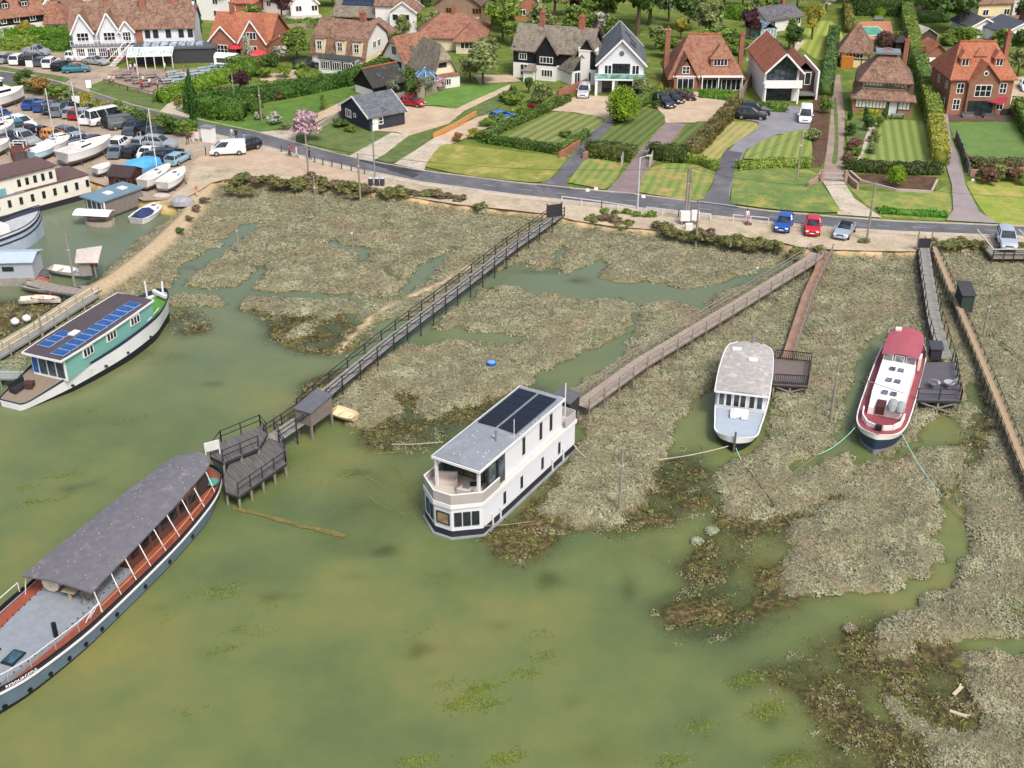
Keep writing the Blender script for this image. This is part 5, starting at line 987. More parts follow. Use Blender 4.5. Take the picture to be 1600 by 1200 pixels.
# trees and shrubs: kind, x, y, crown width, height, words
T = [
 ('dome',972,192,5.6,6.0,'round bright green clipped tree',2), ('olive',1000,152,4.4,3.4,'olive green spreading shrub'), ('olive',845,170,4.4,4.6,'grey green twiggy tree'), ('dark',826,146,1.8,3.2,'narrow conifer'),
 ('purple',377,142,3.8,3.6,'dark purple shrub'), ('purple',1172,62,4.6,6.0,'purple leaved tree'), ('purple',440,30,6.0,7.0,'dark purple tree'), ('purple',892,24,6.0,6.5,'dark copper tree'), ('purple',773,28,4.5,6.5,'dark purple tree'), ('purple',920,58,3.5,3.5,'dark red shrub'), ('purple',1598,36,4.5,4.5,'dark purple bush'),
 ('yellow',452,75,6.0,3.6,'yellow flowering shrub'), ('yellow',955,22,6.5,5.0,'yellow green tree'), ('yellow',1063,62,3.4,4.6,'golden yellow tree'), ('yellow',1268,62,4.4,7.0,'yellow green slender tree'), ('yellow',925,124,2.0,2.6,'yellow shrub'), ('yellow',42,60,4.4,3.6,'yellow shrub'), ('yellow',1400,63,2.2,2.0,'small yellow shrub'), ('yellow',595,58,4.5,3.0,'yellow green shrub'),
 ('blossom',478,222,6.0,4.6,'pink blossoming tree'), ('blossom',685,142,3.2,3.0,'pale pink shrub'), ('white',440,98,4.2,3.4,'white flowering shrub'), ('white',430,195,3.0,2.2,'white flowering shrub'), ('white',402,188,1.6,1.4,'small white flowering shrub'), ('white',1290,20,7.0,6.0,'white blossoming tree'), ('white',1245,14,6.5,5.5,'white blossoming tree'), ('white',1045,34,5.5,7.0,'white blossoming tree'), ('white',940,55,4.5,5.0,'white blossoming tree'), ('white',388,100,2.4,5.2,'white flowering tree'), ('white',375,160,1.6,1.2,'small white shrub'),
 ('cypress',303,198,2.4,8.0,'narrow tall cypress'), ('cypress',311,52,2.2,5.6,'bright yellow green narrow tree'), ('dome',1399,292,2.6,3.0,'bright green clipped egg shaped bush',1), ('browndome',1381,80,4.4,3.8,'brown clipped dome shrub'), ('dome',1374,28,2.6,2.2,'bright clipped dome at the pool end'),
 ('round',465,95,7.0,5.6,'broad clipped green tree'), ('dark',425,105,4,3,'dark green shrub'), ('bright',445,122,2.8,3,'bright green bush'), ('bright',226,38,9.5,9.5,'large bright green tree'), ('round',290,75,3,4,'green garden tree'), ('bright',74,58,2.6,2.6,'bright green bush'),
 ('dark',645,160,3.6,5.6,'dark ivy clad tree'), ('brown',650,158,3,4.4,'bare brown shrub'), ('grey',668,150,3.6,3.4,'grey green shrub'), ('olive',755,132,9.0,7.0,'big loose olive green tree'), ('olive',735,128,6,4.4,'olive green bush'), ('grey',615,152,3.0,3.2,'pale green bush'), ('olive',675,60,5,5.5,'loose green tree'), ('round',800,72,5,5,'green tree'),
 ('olive',630,60,4.5,4.6,'olive green tree'), ('round',650,55,3.4,4.2,'green tree'), ('dark',600,78,5,3.6,'dark bush'), ('round',620,74,5,3.2,'mid green bush'), ('bright',785,66,8,8,'light green tree'), ('round',790,50,8,7,'green tree'), ('olive',765,100,5,5,'green tree'),
 ('dark',995,56,13,15,'very large dark green tree',1), ('dark',1015,40,10,13,'large dark green tree',1), ('round',930,40,9,8.5,'broad green tree'), ('round',905,66,8,7,'green tree'), ('olive',865,32,9,10,'tall olive green tree'), ('olive',845,62,8,7,'green tree'), ('round',955,66,5,5,'green bush'), ('dark',1075,48,9,9,'dark green tree'), ('olive',1110,66,8,8,'loose pale green tree'), ('bright',1110,82,7,4,'bright green bush'), ('round',1130,80,7,4.6,'green bush'), ('round',1155,86,5,3,'green bush'), ('round',1045,90,6,4,'green bush'), ('olive',1025,78,5,5,'olive bush'), ('grey',925,84,4,4,'green bush'),
 ('dark',1130,16,9,9,'dark tree'), ('olive',1160,12,8,7,'olive tree'), ('round',1190,22,7,6,'green tree'), ('olive',1175,30,5,5,'yellow olive bush'), ('dark',1215,36,5,5,'dark green tree'), ('dark',1240,80,4.5,5,'dark bush'), ('round',1235,60,3.0,4.0,'green tree'), ('bright',1232,78,2.6,3.6,'bright round bush'), ('red',1208,88,4.4,2.8,'red leaved shrub'),
 ('dark',1497,52,12,11,'large dark green tree',1), ('round',1500,70,6,3.6,'green bush'), ('bright',1512,72,5,3.8,'bright green bush'), ('round',1560,78,6,4,'green bush'), ('dark',1590,90,5,6,'dark green tree'), ('olive',1590,120,5,5,'olive bush'), ('dark',1600,60,6,7,'dark tree'), ('round',1465,30,6,5,'green tree'), ('round',1480,72,4,2.6,'green bush'),
 ('round',1290,178,2.6,3.0,'green shrub'), ('bright',1293,130,2.4,2.6,'light green shrub'), ('olive',1270,220,3,2,'grey green shrub'), ('reddish',1333,236,2.8,2.3,'brown dome shrub'), ('reddish',1324,252,2,1.5,'small brown shrub'), ('dark',1328,214,2.6,2.6,'dark conifer'), ('dark',1355,206,2.2,2.8,'dark conifer'), ('cypress',1327,190,1.3,2.2,'small conifer'), ('cypress',1352,192,1.4,2.4,'small conifer'), ('cypress',1382,186,1.2,2,'small conifer'), ('round',1373,200,1.8,2,'green shrub'), ('olive',1365,225,2.4,2.6,'green shrub'), ('olive',1362,242,2.2,2.0,'green shrub'), ('round',1338,245,2,1.6,'green shrub'),
 ('reddish',1542,288,3.4,2.4,'reddish brown shrub'), ('olive',1560,282,3.4,2.6,'olive shrub'), ('reddish',1582,284,3.0,2.4,'reddish shrub'), ('round',1597,290,2,1.8,'green shrub'), ('brown',1512,258,1.8,1.6,'brown shrub'), ('olive',1531,283,2,2,'olive shrub'),
 ('round',885,215,2.5,1.2,'low green shrub'), ('yellow',1032,148,1.6,2.2,'yellow green shrub'), ('round',1030,160,2.2,2.6,'green shrub'), ('dark',1024,170,2,1.6,'dark shrub'), ('red',832,172,1.8,1.3,'red leaved shrub'), ('bright',878,146,1.8,1.4,'round green shrub'), ('round',818,178,2,1.2,'small green shrub'), ('bright',805,165,3.4,2.2,'bright green shrub'), ('bright',845,148,2.2,1.6,'green shrub'), ('olive',780,185,2.4,1.8,'green shrub'), ('round',800,150,2.2,2,'green shrub'), ('round',790,160,3,2,'green garden shrub'), ('olive',812,156,2,1.5,'olive garden shrub'), ('yellow',740,216,2.4,1.6,'yellow green shrub'), ('orange',715,222,2.2,1.6,'orange brown shrub'), ('bright',762,198,3.0,1.6,'light green shrub'), ('round',775,192,3.0,1.6,'green shrub'), ('yellow',795,194,2.2,1.4,'yellow green shrub'),
 ('reddish',435,154,3.6,1.8,'brownish red shrub'), ('round',420,150,3,2,'green shrub'), ('reddish',355,152,3.4,2.0,'dark reddish shrub'), ('red',335,172,2,1.4,'red shrub'), ('olive',408,186,2,1.6,'grey green shrub'), ('olive',448,204,2.4,1.4,'low green shrub'), ('round',395,165,2,2,'green shrub'), ('round',506,172,1.2,2.6,'slim young tree'), ('dark',535,198,3.4,1.5,'dark green low shrub'), ('round',548,206,2.2,1.0,'low green shrub'), ('orange',278,164,2,1.0,'orange flower clump'), ('orange',316,152,2.4,1.0,'orange flower clump'), ('round',475,118,3,2.6,'green shrub'), ('bright',492,130,4,2.2,'light green shrub'), ('olive',510,132,3,2,'green shrub'), ('bright',472,128,3,2.6,'light green shrub'), ('olive',550,118,2.8,2,'grey green shrub'),
 ('bright',415,122,4,2,'green shrub'), ('dark',350,22,6,5,'dark tree'), ('dark',150,12,8,6,'dark green tree'), ('bright',170,6,8,6,'bright tree'), ('round',400,40,6,4,'green garden shrub'), ('round',420,8,8,6,'green tree'), ('dark',520,10,8,6,'dark tree'), ('round',660,12,8,7,'green tree'), ('olive',790,10,8,8,'green tree'), ('bright',672,4,5,5,'bright tree'), ('round',820,20,8,8,'green tree'), ('dark',1330,6,9,9,'dark tree'), ('dark',1375,4,9,9,'dark tree'), ('dark',1420,2,9,9,'dark tree'), ('round',1290,-6,9,8,'green tree'), ('dark',1250,-8,9,9,'dark tree'), ('dark',1210,0,9,8,'dark tree'), ('round',1100,-4,9,9,'green tree'), ('dark',1060,-6,9,9,'dark tree'), ('olive',1480,-4,9,9,'olive tree'), ('dark',1540,-8,9,9,'dark tree'), ('olive',940,-4,9,9,'olive tree'), ('dark',870,-8,9,9,'dark tree'), ('olive',100,2,6,5,'olive tree'), ('dark',480,-6,8,7,'dark tree'), ('round',720,-6,9,8,'green tree'),
]
for r in T: tree(*r[:6], fine=r[6] if len(r) > 6 else None)
# bushes that divide the car park from the road
for i, (x, y, w, h_, k) in enumerate([(35,140,4.6,3.4,'dark'),(50,146,4.4,3.2,'olive'),(66,148,4.6,3.4,'orange'),(80,154,3.2,2.6,'round'),(98,160,4.4,3.2,'round'),(113,164,4.2,3.0,'olive'),(133,168,3.6,2.6,'yellow'),(150,176,3.4,2.6,'olive'),(165,180,3.4,2.6,'yellow'),(180,184,3.4,2.8,'round'),(196,188,3.6,2.8,'olive'),(212,194,3.6,2.8,'round'),(228,198,3.2,2.6,'dark'),(243,202,3.4,2.8,'olive'),(258,206,3.4,3.0,'round'),(272,210,3.2,3.0,'dark'),(288,214,3.2,3.0,'round'),(300,214,2.6,2.8,'round')]):
    tree(k, x, y, w, h_, 'rough ' + {'dark': 'dark green', 'olive': 'olive', 'orange': 'rusty brown', 'round': 'green', 'yellow': 'yellowish'}[k] + ' bush in the row between road and car park', 'shrub', trunk=False, group='bushes between the road and the car park')
rb = random.Random(5)
for x, y, w, k in [(365,287,2.6,'scrub'),(380,284,3,'scrub'),(398,289,2.6,'brown'),(416,290,3.2,'scrub'),(434,292,2.6,'brown'),(452,293,3.2,'scrub'),(470,290,3.6,'scrub'),(484,286,3.6,'brown'),(500,294,3,'scrub'),(520,296,3.2,'brown'),(538,297,3.2,'scrub'),(556,302,3.4,'scrub'),(574,303,3.2,'brown'),(612,305,3.4,'scrub'),(628,306,3,'scrub'),(650,307,2.4,'brown'),(672,306,3,'scrub'),(690,312,3.2,'brown'),(706,314,2.4,'scrub'),(720,316,2.2,'brown'),(750,325,2,'scrub'),(385,300,2.4,'scrub'),(360,300,2,'scrub'),
    (925,345,2.4,'scrub'),(944,347,2.8,'brown'),(960,350,3,'brown'),(975,354,2.4,'scrub'),(1030,362,3,'scrub'),(1046,366,3,'brown'),(1064,370,3,'scrub'),(1085,372,3,'scrub'),(1105,375,3,'brown'),(1122,378,2.6,'scrub'),(1140,381,3,'scrub'),(1158,384,3,'scrub'),(1176,386,2.8,'scrub'),(1195,384,2.2,'brown'),(1210,388,2.4,'scrub'),(944,335,1.8,'round'),(962,336,1.6,'round'),(980,337,1.8,'round'),(994,339,2,'round'),(1016,341,2.4,'round'),(1168,354,1.6,'brown'),
    (1466,385,2.6,'scrub'),(1480,384,2.8,'scrub'),(1495,384,2.8,'scrub'),(1510,386,2.8,'scrub'),(1524,388,2.6,'scrub'),(1538,386,2,'brown'),(1596,388,2.6,'scrub'),(1284,392,1.8,'scrub'),(1350,381,1.6,'scrub'),(1245,396,2,'scrub'),(318,316,2.2,'brown'),(306,330,2,'brown'),(296,345,1.6,'brown'),(282,362,1.6,'dark')]:
    tree(k, x, y, w*.95, w*rb.uniform(.3, .48), {'scrub': 'rough olive scrub bush', 'brown': 'brown twiggy scrub bush', 'round': 'dense green bush', 'dark': 'small dark scrub bush'}[k], 'scrub bush', z=.95, trunk=False, fine=0, name='scrub_bush', group='scrub bushes along the marsh bank')
m = hedge([(-200,-30),(400,-26),(800,-30),(1200,-34),(1800,-30)], 9, 16, 'dark', '', dens=3, ls=.9, name='woodland', wob=1.6); m['kind'] = 'stuff'; m['label'] = 'distant mass of trees beyond the houses'; m['category'] = 'woodland'; PLANTS.pop()
# ---------------------------------------------------------------- boats: an Empty on the waterline, x along the keel
WPAINT = mat('dcdcdc', .45, .04, 1.0, dirt='c2bfb4', dirt_at=.66); BLACKP = mat('191a1f', .5, .2); WOODG = m_boards('8c8478', 'X', .14, .6, .12); WOODD = m_boards('5a5654', 'X', .14, .7, .18, dirt := .8) if False else m_boards('66625f', 'X', .14, .7, .2)
STEEL = mat('9a9ca0', .4, .1, metal=.6); ROPE = mat('b5b0a0', .9, .1)
class Boat(H):
    def __init__(s, name, label, cat, o, ang, group=None, z=0):
        s.e = empty(name, (o[0], o[1], z), R(ang), label, cat, group); s.W = s.D = 0
    def loop(s, st, f):
        """closed outline of the hull at a share f of its height; st: (x, centre y, half beam at deck, half beam at water, deck z)"""
        def hb(q): return q[3] + (q[2] - q[3])*f
        zb = s.zb
        return [(q[0], q[1] - hb(q), zb + (q[4] - zb)*f) for q in st] + [(q[0], q[1] + hb(q), zb + (q[4] - zb)*f) for q in st[::-1]]
    def hull(s, st, bands, zb=-.5):
        s.zb = zb; s.st = st = smooth_line(st, 3)
        for nm, m_, f0, f1, grow in bands:
            r = []
            for f in (f0, f1):
                lp = s.loop(st, f); n = len(lp)
                if grow:
                    c = [(q[0], q[1]) for q in st] + [(q[0], q[1]) for q in st[::-1]]
                    lp = [(p[0], p[1] + math.copysign(grow, p[1] - c[i][1]), p[2]) for i, p in enumerate(lp)]
                r.append(lp)
            b = MB(); b.loft(r, True, False); b.build(nm, m_, s.e, smooth=35)
    def deck(s, m_, dz=0, inset=.1, x0=-99, x1=99, name='deck', z=None):
        b = MB(); rr = [[(q[0], q[1] - max(.02, q[2] - inset), (q[4] + dz) if z is None else z), (q[0], q[1] + max(.02, q[2] - inset), (q[4] + dz) if z is None else z)] for q in s.st if x0 <= q[0] <= x1]
        b.loft(rr, False, False); return b.build(name, m_, s.e)
    def rail(s, m_, w=.1, h=.1, dz=0, name='gunwale', grow=0.0, f=1.0, part=None):
        lp = s.loop(s.st, f); n = len(lp); c = [q[1] for q in s.st] + [q[1] for q in s.st[::-1]]
        lp = [(p[0], p[1] + math.copysign(grow, p[1] - c[i]), p[2] + dz) for i, p in enumerate(lp)]
        if part: lp = part(lp)
        b = MB(); k = len(lp)
        rin = [[(p[0], p[1] - math.copysign(w/2, p[1] - (c[i] if not part else 0)), p[2] + z) for i, p in enumerate(lp)] for z in (-h/2, h/2)]; rout = [[(p[0], p[1] + math.copysign(w/2, p[1] - (c[i] if not part else 0)), p[2] + z) for i, p in enumerate(lp)] for z in (-h/2, h/2)]
        b.loft([rout[0], rout[1], rin[1], rin[0]], not part, False); return b.build(name, m_, s.e)
    def fence(s, pts, m_, h=1.0, step=1.2, name='railing', r=.03, mid=1):
        b = MB()
        for a, c in zip(pts[:-1], pts[1:]):
            a = Vector(a); c = Vector(c); n = max(1, round((c-a).length/step)); up = Vector((0, 0, h))
            for i in range(n + 1): p = a + (c-a)*i/n; b.bar(p, p + up, r*1.6)
            for k in range(mid + 1): b.bar(a + up*(1 - k*.45), c + up*(1 - k*.45), r*1.6)
        return b.build(name, m_, s.e)
# --- the long dark-roofed barge
B = Boat('barge', 'long grey blue barge under a dark curved canopy with red side decks and white stanchions', 'barge', (-29.97, 64.01), 70.76); anchor('long dark roofed barge', 200, 850)
st = [(-12.6, 0, .06, .05, 2.2), (-11.6, 0, .9, .6, 2.0), (-10, 0, 1.75, 1.5, 1.8), (-8.4, 0, 2.35, 2.15, 1.6), (-6.4, 0, 2.85, 2.7, 1.42), (-2.5, 0, 3.3, 3.22, 1.2), (.7, 0, 3.4, 3.34, 1.1), (5, 0, 3.45, 3.4, 1.08), (9, 0, 3.4, 3.3, 1.08), (13.3, 0, 3.0, 2.85, 1.1), (15.4, 0, 2.55, 1.8, 1.15), (16.9, 0, 1.9, .9, 1.2), (17.7, 0, .95, .3, 1.2), (18.0, 0, .1, .05, 1.2)]
BLUEG = mat('5d6f7e', .5, .12, .8, dirt='4c5b66', dirt_at=.6); REDB = mat('8a4a38', .65, .14, 2, dirt='a5563e', dirt_at=.55); GREYD = mat('80878e', .7, .12, 1.5, dirt='999c9e', dirt_at=.6)
B.hull(st, [('boot_topping', BLACKP, 0, .36, 0), ('hull', BLUEG, .362, .97, 0), ('bulwark', mat('23222e', .6, .1), .985, 1.21, 0)]); B.rail(WPAINT, .1, .12, 0, 'rubbing_strake', .05, .97)
B.deck(REDB, 0, .08, name='side_deck', z=1.06); B.rail(BLACKP, .1, .06, .34, 'bulwark_cap')
b = MB(); b.loft([[(x, -y, .9), (x, -y + .12, 1.38), (x, y - .12, 1.38), (x, y, .9)] for x, y in ((-10.6, .5), (-9.6, 1.1), (-7, 1.75), (-3, 2.15), (0, 2.3), (4.5, 2.3))], True, True); b.build('raised_deck', GREYD, B.e)
b = MB()
for i in range(24):
    for sg in (-1, 1): x = -9 + i*.56; y = 1.35 + min(.75, (x + 9)*.12); b.box(x - .04, sg*(y - .04), 1.382, x + .04, sg*(y + .04), 1.43)
b.build('deck_bolt', BLACKP, B.e)['kind'] = 'stuff'
ro = [(-.2, 2.72), (0, 2.74), (2.6, 2.62), (5.2, 2.52), (8.5, 2.34), (11, 2.2), (13.3, 1.98), (15.3, 1.78), (16.3, 1.5), (16.9, 1.05), (17.1, .5)]
def camber(x, hw, z): return [(x, hw*k, z + .22*(1 - k*k) - .0*x) for k in (-1, -.6, -.2, .2, .6, 1)]
FELT = mat('626167', .9, .14, 1.6, bump=.3, dirt='85817a', dirt_at=.56)
b = MB(); b.loft([camber(x, hw, 2.95) + [(p[0], p[1]*.995, p[2] - .14) for p in camber(x, hw, 2.95)[::-1]] for x, hw in ro], True, True); rf = b.build('canopy', FELT, B.e)
b = MB(); pale = random.Random(4)
for i in range(110):
    x = pale.uniform(.1, 16); hw = np.interp(x, [q[0] for q in ro], [q[1] for q in ro])*.95; k = pale.uniform(-1, 1); z = 2.95 + .22*(1 - (k*.95)**2) + .004; r_ = pale.uniform(.015, .04); b.add([(x-r_, hw*k-r_, z), (x+r_, hw*k-r_*.6, z), (x+r_*.7, hw*k+r_, z), (x-r_*.6, hw*k+r_, z)], [[0,1,2,3]])
b.build('droppings', mat('c8c4b8', .9), rf)['kind'] = 'stuff'
px_ = [.1, 2.1, 3.8, 5.5, 7.4, 9.2, 11.3, 13.1, 15.2]
for sg in (-1, 1):
    for x in px_:
        hw = np.interp(x, [q[0] for q in st], [q[2] for q in st]); ht = np.interp(x, [q[0] for q in ro], [q[1] for q in ro])
        MB().tube([(x, sg*(hw - .25), 1.0), (x, sg*(ht - .06), 2.9)], .04, 6).build('stanchion', WPAINT, B.e)
PANEL = m_boards('5c4034', 'X', .3, .5, .2); B.box('saloon', PANEL, 4.6, -2.05, .95, 13.4, 2.05, 2.9); B.box('saloon_front', mat('3a3230', .8), 13.41, -1.6, .95, 15.6, 1.6, 2.9)
for i in range(7):
    for sg in (-1, 1): B.box('window', GLASS, 5.0 + i*1.2, sg*2.055, 1.75, 5.0 + i*1.2 + .85, sg*2.09, 2.5)
b = MB(); n = 0
for sg in (-1, 1):
    pts = [(x, sg*(np.interp(x, [q[0] for q in st], [q[2] for q in st]) - .12), np.interp(x, [q[0] for q in st], [q[4] for q in st]) + .36) for x in (-9.5, -8, -6.4, -4.4, -2.4, -.2)]
    B.fence(pts, WPAINT, .75, 2.1, 'railing', .028, 0)
    for p0, p1 in zip([(x, sg*(np.interp(x, [q[0] for q in st], [q[2] for q in st]) - .3), 1.75) for x in px_[:-1]], [(x, sg*(np.interp(x, [q[0] for q in st], [q[2] for q in st]) - .3), 1.75) for x in px_[1:]]): b.bar(p0, p1, .05)
b.build('side_rail', mat('b08a6a', .6), B.e)
for x, y in ((-6.4, -.75), (-6.6, 1.0)):
    o = B.box('skylight', mat('23262a', .4), x, y - .45, 1.39, x + 1.3, y + .45, 1.52); B.box('pane', m_glass('2a4650', .1), x + .1, y - .36, 1.52, x + 1.2, y + .36, 1.55, parent=o)
MB().tube([(-3.1, -1.9, 1.35), (-3.1, -1.9, 2.45)], .16, 10).build('flue', BLACKP, B.e); MB().tube([(.5, 1.2, 2.0), (.5, 1.2, 2.1), (2.3, 1.4, 2.1), (2.4, 1.4, 2.0)], [.1, .62, .62, .1], 14).build('covered_tank', mat('cfc6b4', .8, .06), B.e); B.box('table', mat('a89a7c', .7), .2, -.9, 2.0, 2.4, .1, 2.08, .3, -.5, 1.38, .4, -.3, 2.0, 2.2, -.5, 1.38, 2.3, -.3, 2.0)
MB().tube([(.4, -1.5, 1.4), (.5, -1.5, 1.9), (1.8, -1.5, 1.9), (1.9, -1.5, 1.4)], [.3, .4, .4, .3], 10).build('engine_cover', mat('77756f', .7), B.e)
MB().bar((-.6, -2.6, 1.1), (.1, -2.9, 2.0), .05).bar((-1.1, -2.6, 1.1), (-.4, -2.9, 2.0), .05).bar((-.75, -2.75, 1.5), (-.25, -2.75, 1.5), .05).bar((-.5, -2.85, 1.85), (0, -2.85, 1.85), .05).bar((-.95, -2.65, 1.3), (-.45, -2.65, 1.3), .05).build('boarding_ladder', WPAINT, B.e)
B.box('winch', mat('6a4a44', .6, .3), -9.2, -.5, 1.38, -8.3, .5, 1.9, -8.9, -.75, 1.5, -8.6, .75, 1.75)
for x in (-10, -8.6, -6.9, -5.3, -3.7, -2.2, -.6, 1.0, 4.2, 7.2, 10.4):
    hw = np.interp(x, [q[0] for q in st], [q[3]*.4 + q[2]*.6 for q in st]); MB().tube([(x, -hw - .10, .42), (x, -hw + .1, .42)], .16, 12).build('porthole', mat('101316', .3), B.e)
fo = bpy.data.curves.new('ship_name', 'FONT'); fo.body = 'RESOURCEFUL'; fo.size = .44; fo.extrude = .01; fo.space_character = 1.05; fo.materials.append(mat('eeeeee', .5)); to = bpy.data.objects.new('ship_name', fo); COL.objects.link(to); me_ = bpy.data.meshes.new_from_object(to.evaluated_get(bpy.context.evaluated_depsgraph_get())); bpy.data.objects.remove(to); to = bpy.data.objects.new('ship_name', me_); COL.objects.link(to); to.parent = B.e
ks, kh, kz = [q[0] for q in B.st], [q[2] for q in B.st], [q[4] for q in B.st]
for v_ in me_.vertices: x = -8.4 + v_.co.x*.74; v_.co = (x, -(np.interp(x, ks, kh)*1.01 + .05 + v_.co.z), np.interp(x, ks, kz) + .12 + v_.co.y*.64)
tag(MB().tube([(0, 0, 0), (0, 0, .12), (0, 0, .3)], [.2, .45, .5], 12).build('coiled_tarp', mat('3f8f84', .7, .2)), 'turquoise folded tarp lying at the stern of the long barge', 'tarp').location = B.e.location + Matrix.Rotation(R(70.76), 3, 'Z') @ Vector((15.9, -1.7, 1.2))
# --- turquoise and white houseboat
B = Boat('houseboat', 'white hulled houseboat with turquoise cabin and blue solar panels on its flat roof', 'houseboat', (-41.47, 95.04), 67.05); anchor('turquoise houseboat', 150, 530)
st = [(-3.4, 1.3, 1.15, .9, .75), (-2.6, 1.2, 1.5, 1.2, .8), (.5, .7, 2.15, 1.9, 1.55), (2.3, .4, 2.35, 2.05, 1.9), (6.2, .1, 2.45, 2.25, 2.15), (9, 0, 2.45, 2.25, 2.35), (12.6, 0, 2.3, 1.8, 2.6), (14.7, 0, 1.8, 1.0, 2.85), (16.6, 0, .9, .35, 3.1), (17.3, 0, .1, .06, 3.2)]
TEAL = m_boards('71a69d', True, .14, .3, .06); TEALP = mat('58a598', .6, .06); WH = mat('d9dcde', .45, .05, .7, dirt='b9b6aa', dirt_at=.60)
B.hull(st, [('boot_topping', mat('15181f', .6, .2), 0, .42, 0), ('hull', WH, .422, .93, 0), ('sheer_strake', mat('26304a', .6), .93, 1.05, .03)])
B.deck(m_boards('7f7365', 'Y', .14, .6, .1), -.05, .1, x1=1.6, name='aft_deck'); B.deck(mat('4f7f38', .9, .1), -.5, .12, x0=11.5, name='foredeck'); b = MB()
cb = [(.6, 1.9, 1.5), (2.4, 2.1, 1.8), (6, 2.15, 2.0), (9, 2.15, 2.2), (12.7, 2.05, 2.4)]
b.loft([[(x, -hw, z), (x, -hw, zt), (x, hw, zt), (x, hw, z)] for (x, hw, z), zt in zip(cb, (3.72, 3.8, 3.9, 4.0, 4.15))]); b.build('cabin', TEAL, B.e)
b = MB(); b.loft([[(x, -hw, z), (x, 0, z + .1), (x, hw, z), (x, hw, z + .12), (x, 0, z + .24), (x, -hw, z + .12)] for x, hw, z in ((-.1, 2.15, 3.74), (2.4, 2.3, 3.82), (6, 2.35, 3.92), (9, 2.3, 4.02), (11.5, 2.22, 4.12), (12.9, 2.15, 4.17))]); rf = b.build('roof', mat('4a4348', .85, .1, 1), B.e)
b = MB(); 
for sg in (-1, 1): 
    for (x0, h0, z0), (x1, h1, z1) in zip(((-.12, 2.17, 3.8), (2.4, 2.32, 3.88), (6, 2.37, 3.98), (9, 2.32, 4.08), (11.5, 2.24, 4.18)), ((2.4, 2.32, 3.88), (6, 2.37, 3.98), (9, 2.32, 4.08), (11.5, 2.24, 4.18), (12.92, 2.17, 4.23))): b.bar((x0, sg*h0, z0), (x1, sg*h1, z1), .08, .18)
b.bar((-.14, -2.2, 3.8), (-.14, 2.2, 3.8), .08, .2).bar((12.94, -2.15, 4.22), (12.94, 2.15, 4.22), .08, .18); b.build('roof_edge', WPAINT, B.e)
def cellpanel(x, y, w, l, z, tilt=0):
    o = MB().box(x, y, z + .12, x + l, y + w, z + .16).build('solar_panel', mat('9db4d0', .4), B.e); q = MB()
    q.box(x + .04, y + .04, z + .161, x + l - .04, y + w - .04, z + .175); q.build('cells', mat('1f4a86', .2, .2, 2, spec=.7), o)
for i in range(11): cellpanel(.5 + i*1.02, -1.95 + .02*i, 1.45, .95, 3.86 + i*.031 + .02)
for i in range(3): cellpanel(1.3 + i*1.05, .35, 1.35, .98, 3.92 + i*.031)
B.box('roof_hatch', WPAINT, 3.9, -.15, 4.0, 4.9, .5, 4.22)
for x in (2.6, 5.8, 9.2):
    o = B.box('window', FRAME, x, -2.25, 2.75 + x*.035, x + 1.35, -2.1, 3.65 + x*.03)
    for k in range(3): B.box('pane', GLASS, x + .1 + k*.42, -2.27, 2.85 + x*.035, x + .1 + k*.42 + .3, -2.24, 3.55 + x*.03, parent=o)
o = B.box('end_wall', FRAME, .48, -1.9, 1.5, .6, 1.9, 3.72)
for k in range(3): B.box('pane', GLASSB, .44, -1.75 + k*.98, 1.75, .49, -1.75 + k*.98 + .82, 3.3, parent=o)
B.box('pane', mat('2c58a0', .4), .44, 1.2, 1.75, .49, 1.8, 3.3, parent=o)
b = MB(); b.tube([(14.6, 0, 2.0), (14.5, 0, 5.2)], .09, 8); b.build('mast', WPAINT, B.e); MB().bar((16.2, -.9, 3.0), (16.6, .9, 3.2), .3, .3).tube([(16.9, 0, 3.0), (17.0, 0, 4.2)], .1, 8).build('bow_post', WPAINT, B.e)
for x in (.8, 5.0, 8.0, 11.6): hw = np.interp(x, [q[0] for q in st], [q[3]*.35 + q[2]*.65 for q in st]); MB().tube([(x, -hw - .12, .95), (x, -hw + .1, .95)], .13, 12).build('porthole', mat('30343a', .3), B.e)
B.e.rotation_euler = (0, 0, R(67.05)); b = MB(); b.bar((14, -1.7, 2.9), (11.6, -2.2, 2.6), .06); b.build('bow_rail', WPAINT, B.e)
def put(o, parent_e, loc): o.location = parent_e.location + parent_e.rotation_euler.to_matrix() @ Vector(loc)
o = MB().box(-.35, -.35, 0, .35, .35, .35).box(-.4, -.4, .35, .4, .4, .42).build('fire_pit', mat('4a2e28', .8, .2)); put(tag(o, 'square brown fire pit box on the aft deck of the turquoise houseboat', 'fire pit'), B.e, (-1.2, .9, 1.25))
e_ = empty('deck_sofa', (0, 0, 0), R(60), 'black covered garden sofa at the stern of the turquoise houseboat', 'sofa'); MB().box(0, 0, 0, 1.6, .8, .4).build('seat', mat('2a2c30', .7), e_); MB().box(0, .65, .4, 1.6, .85, .85).build('backrest', mat('202226', .7), e_); put(e_, B.e, (-2.4, 1.5, .95))
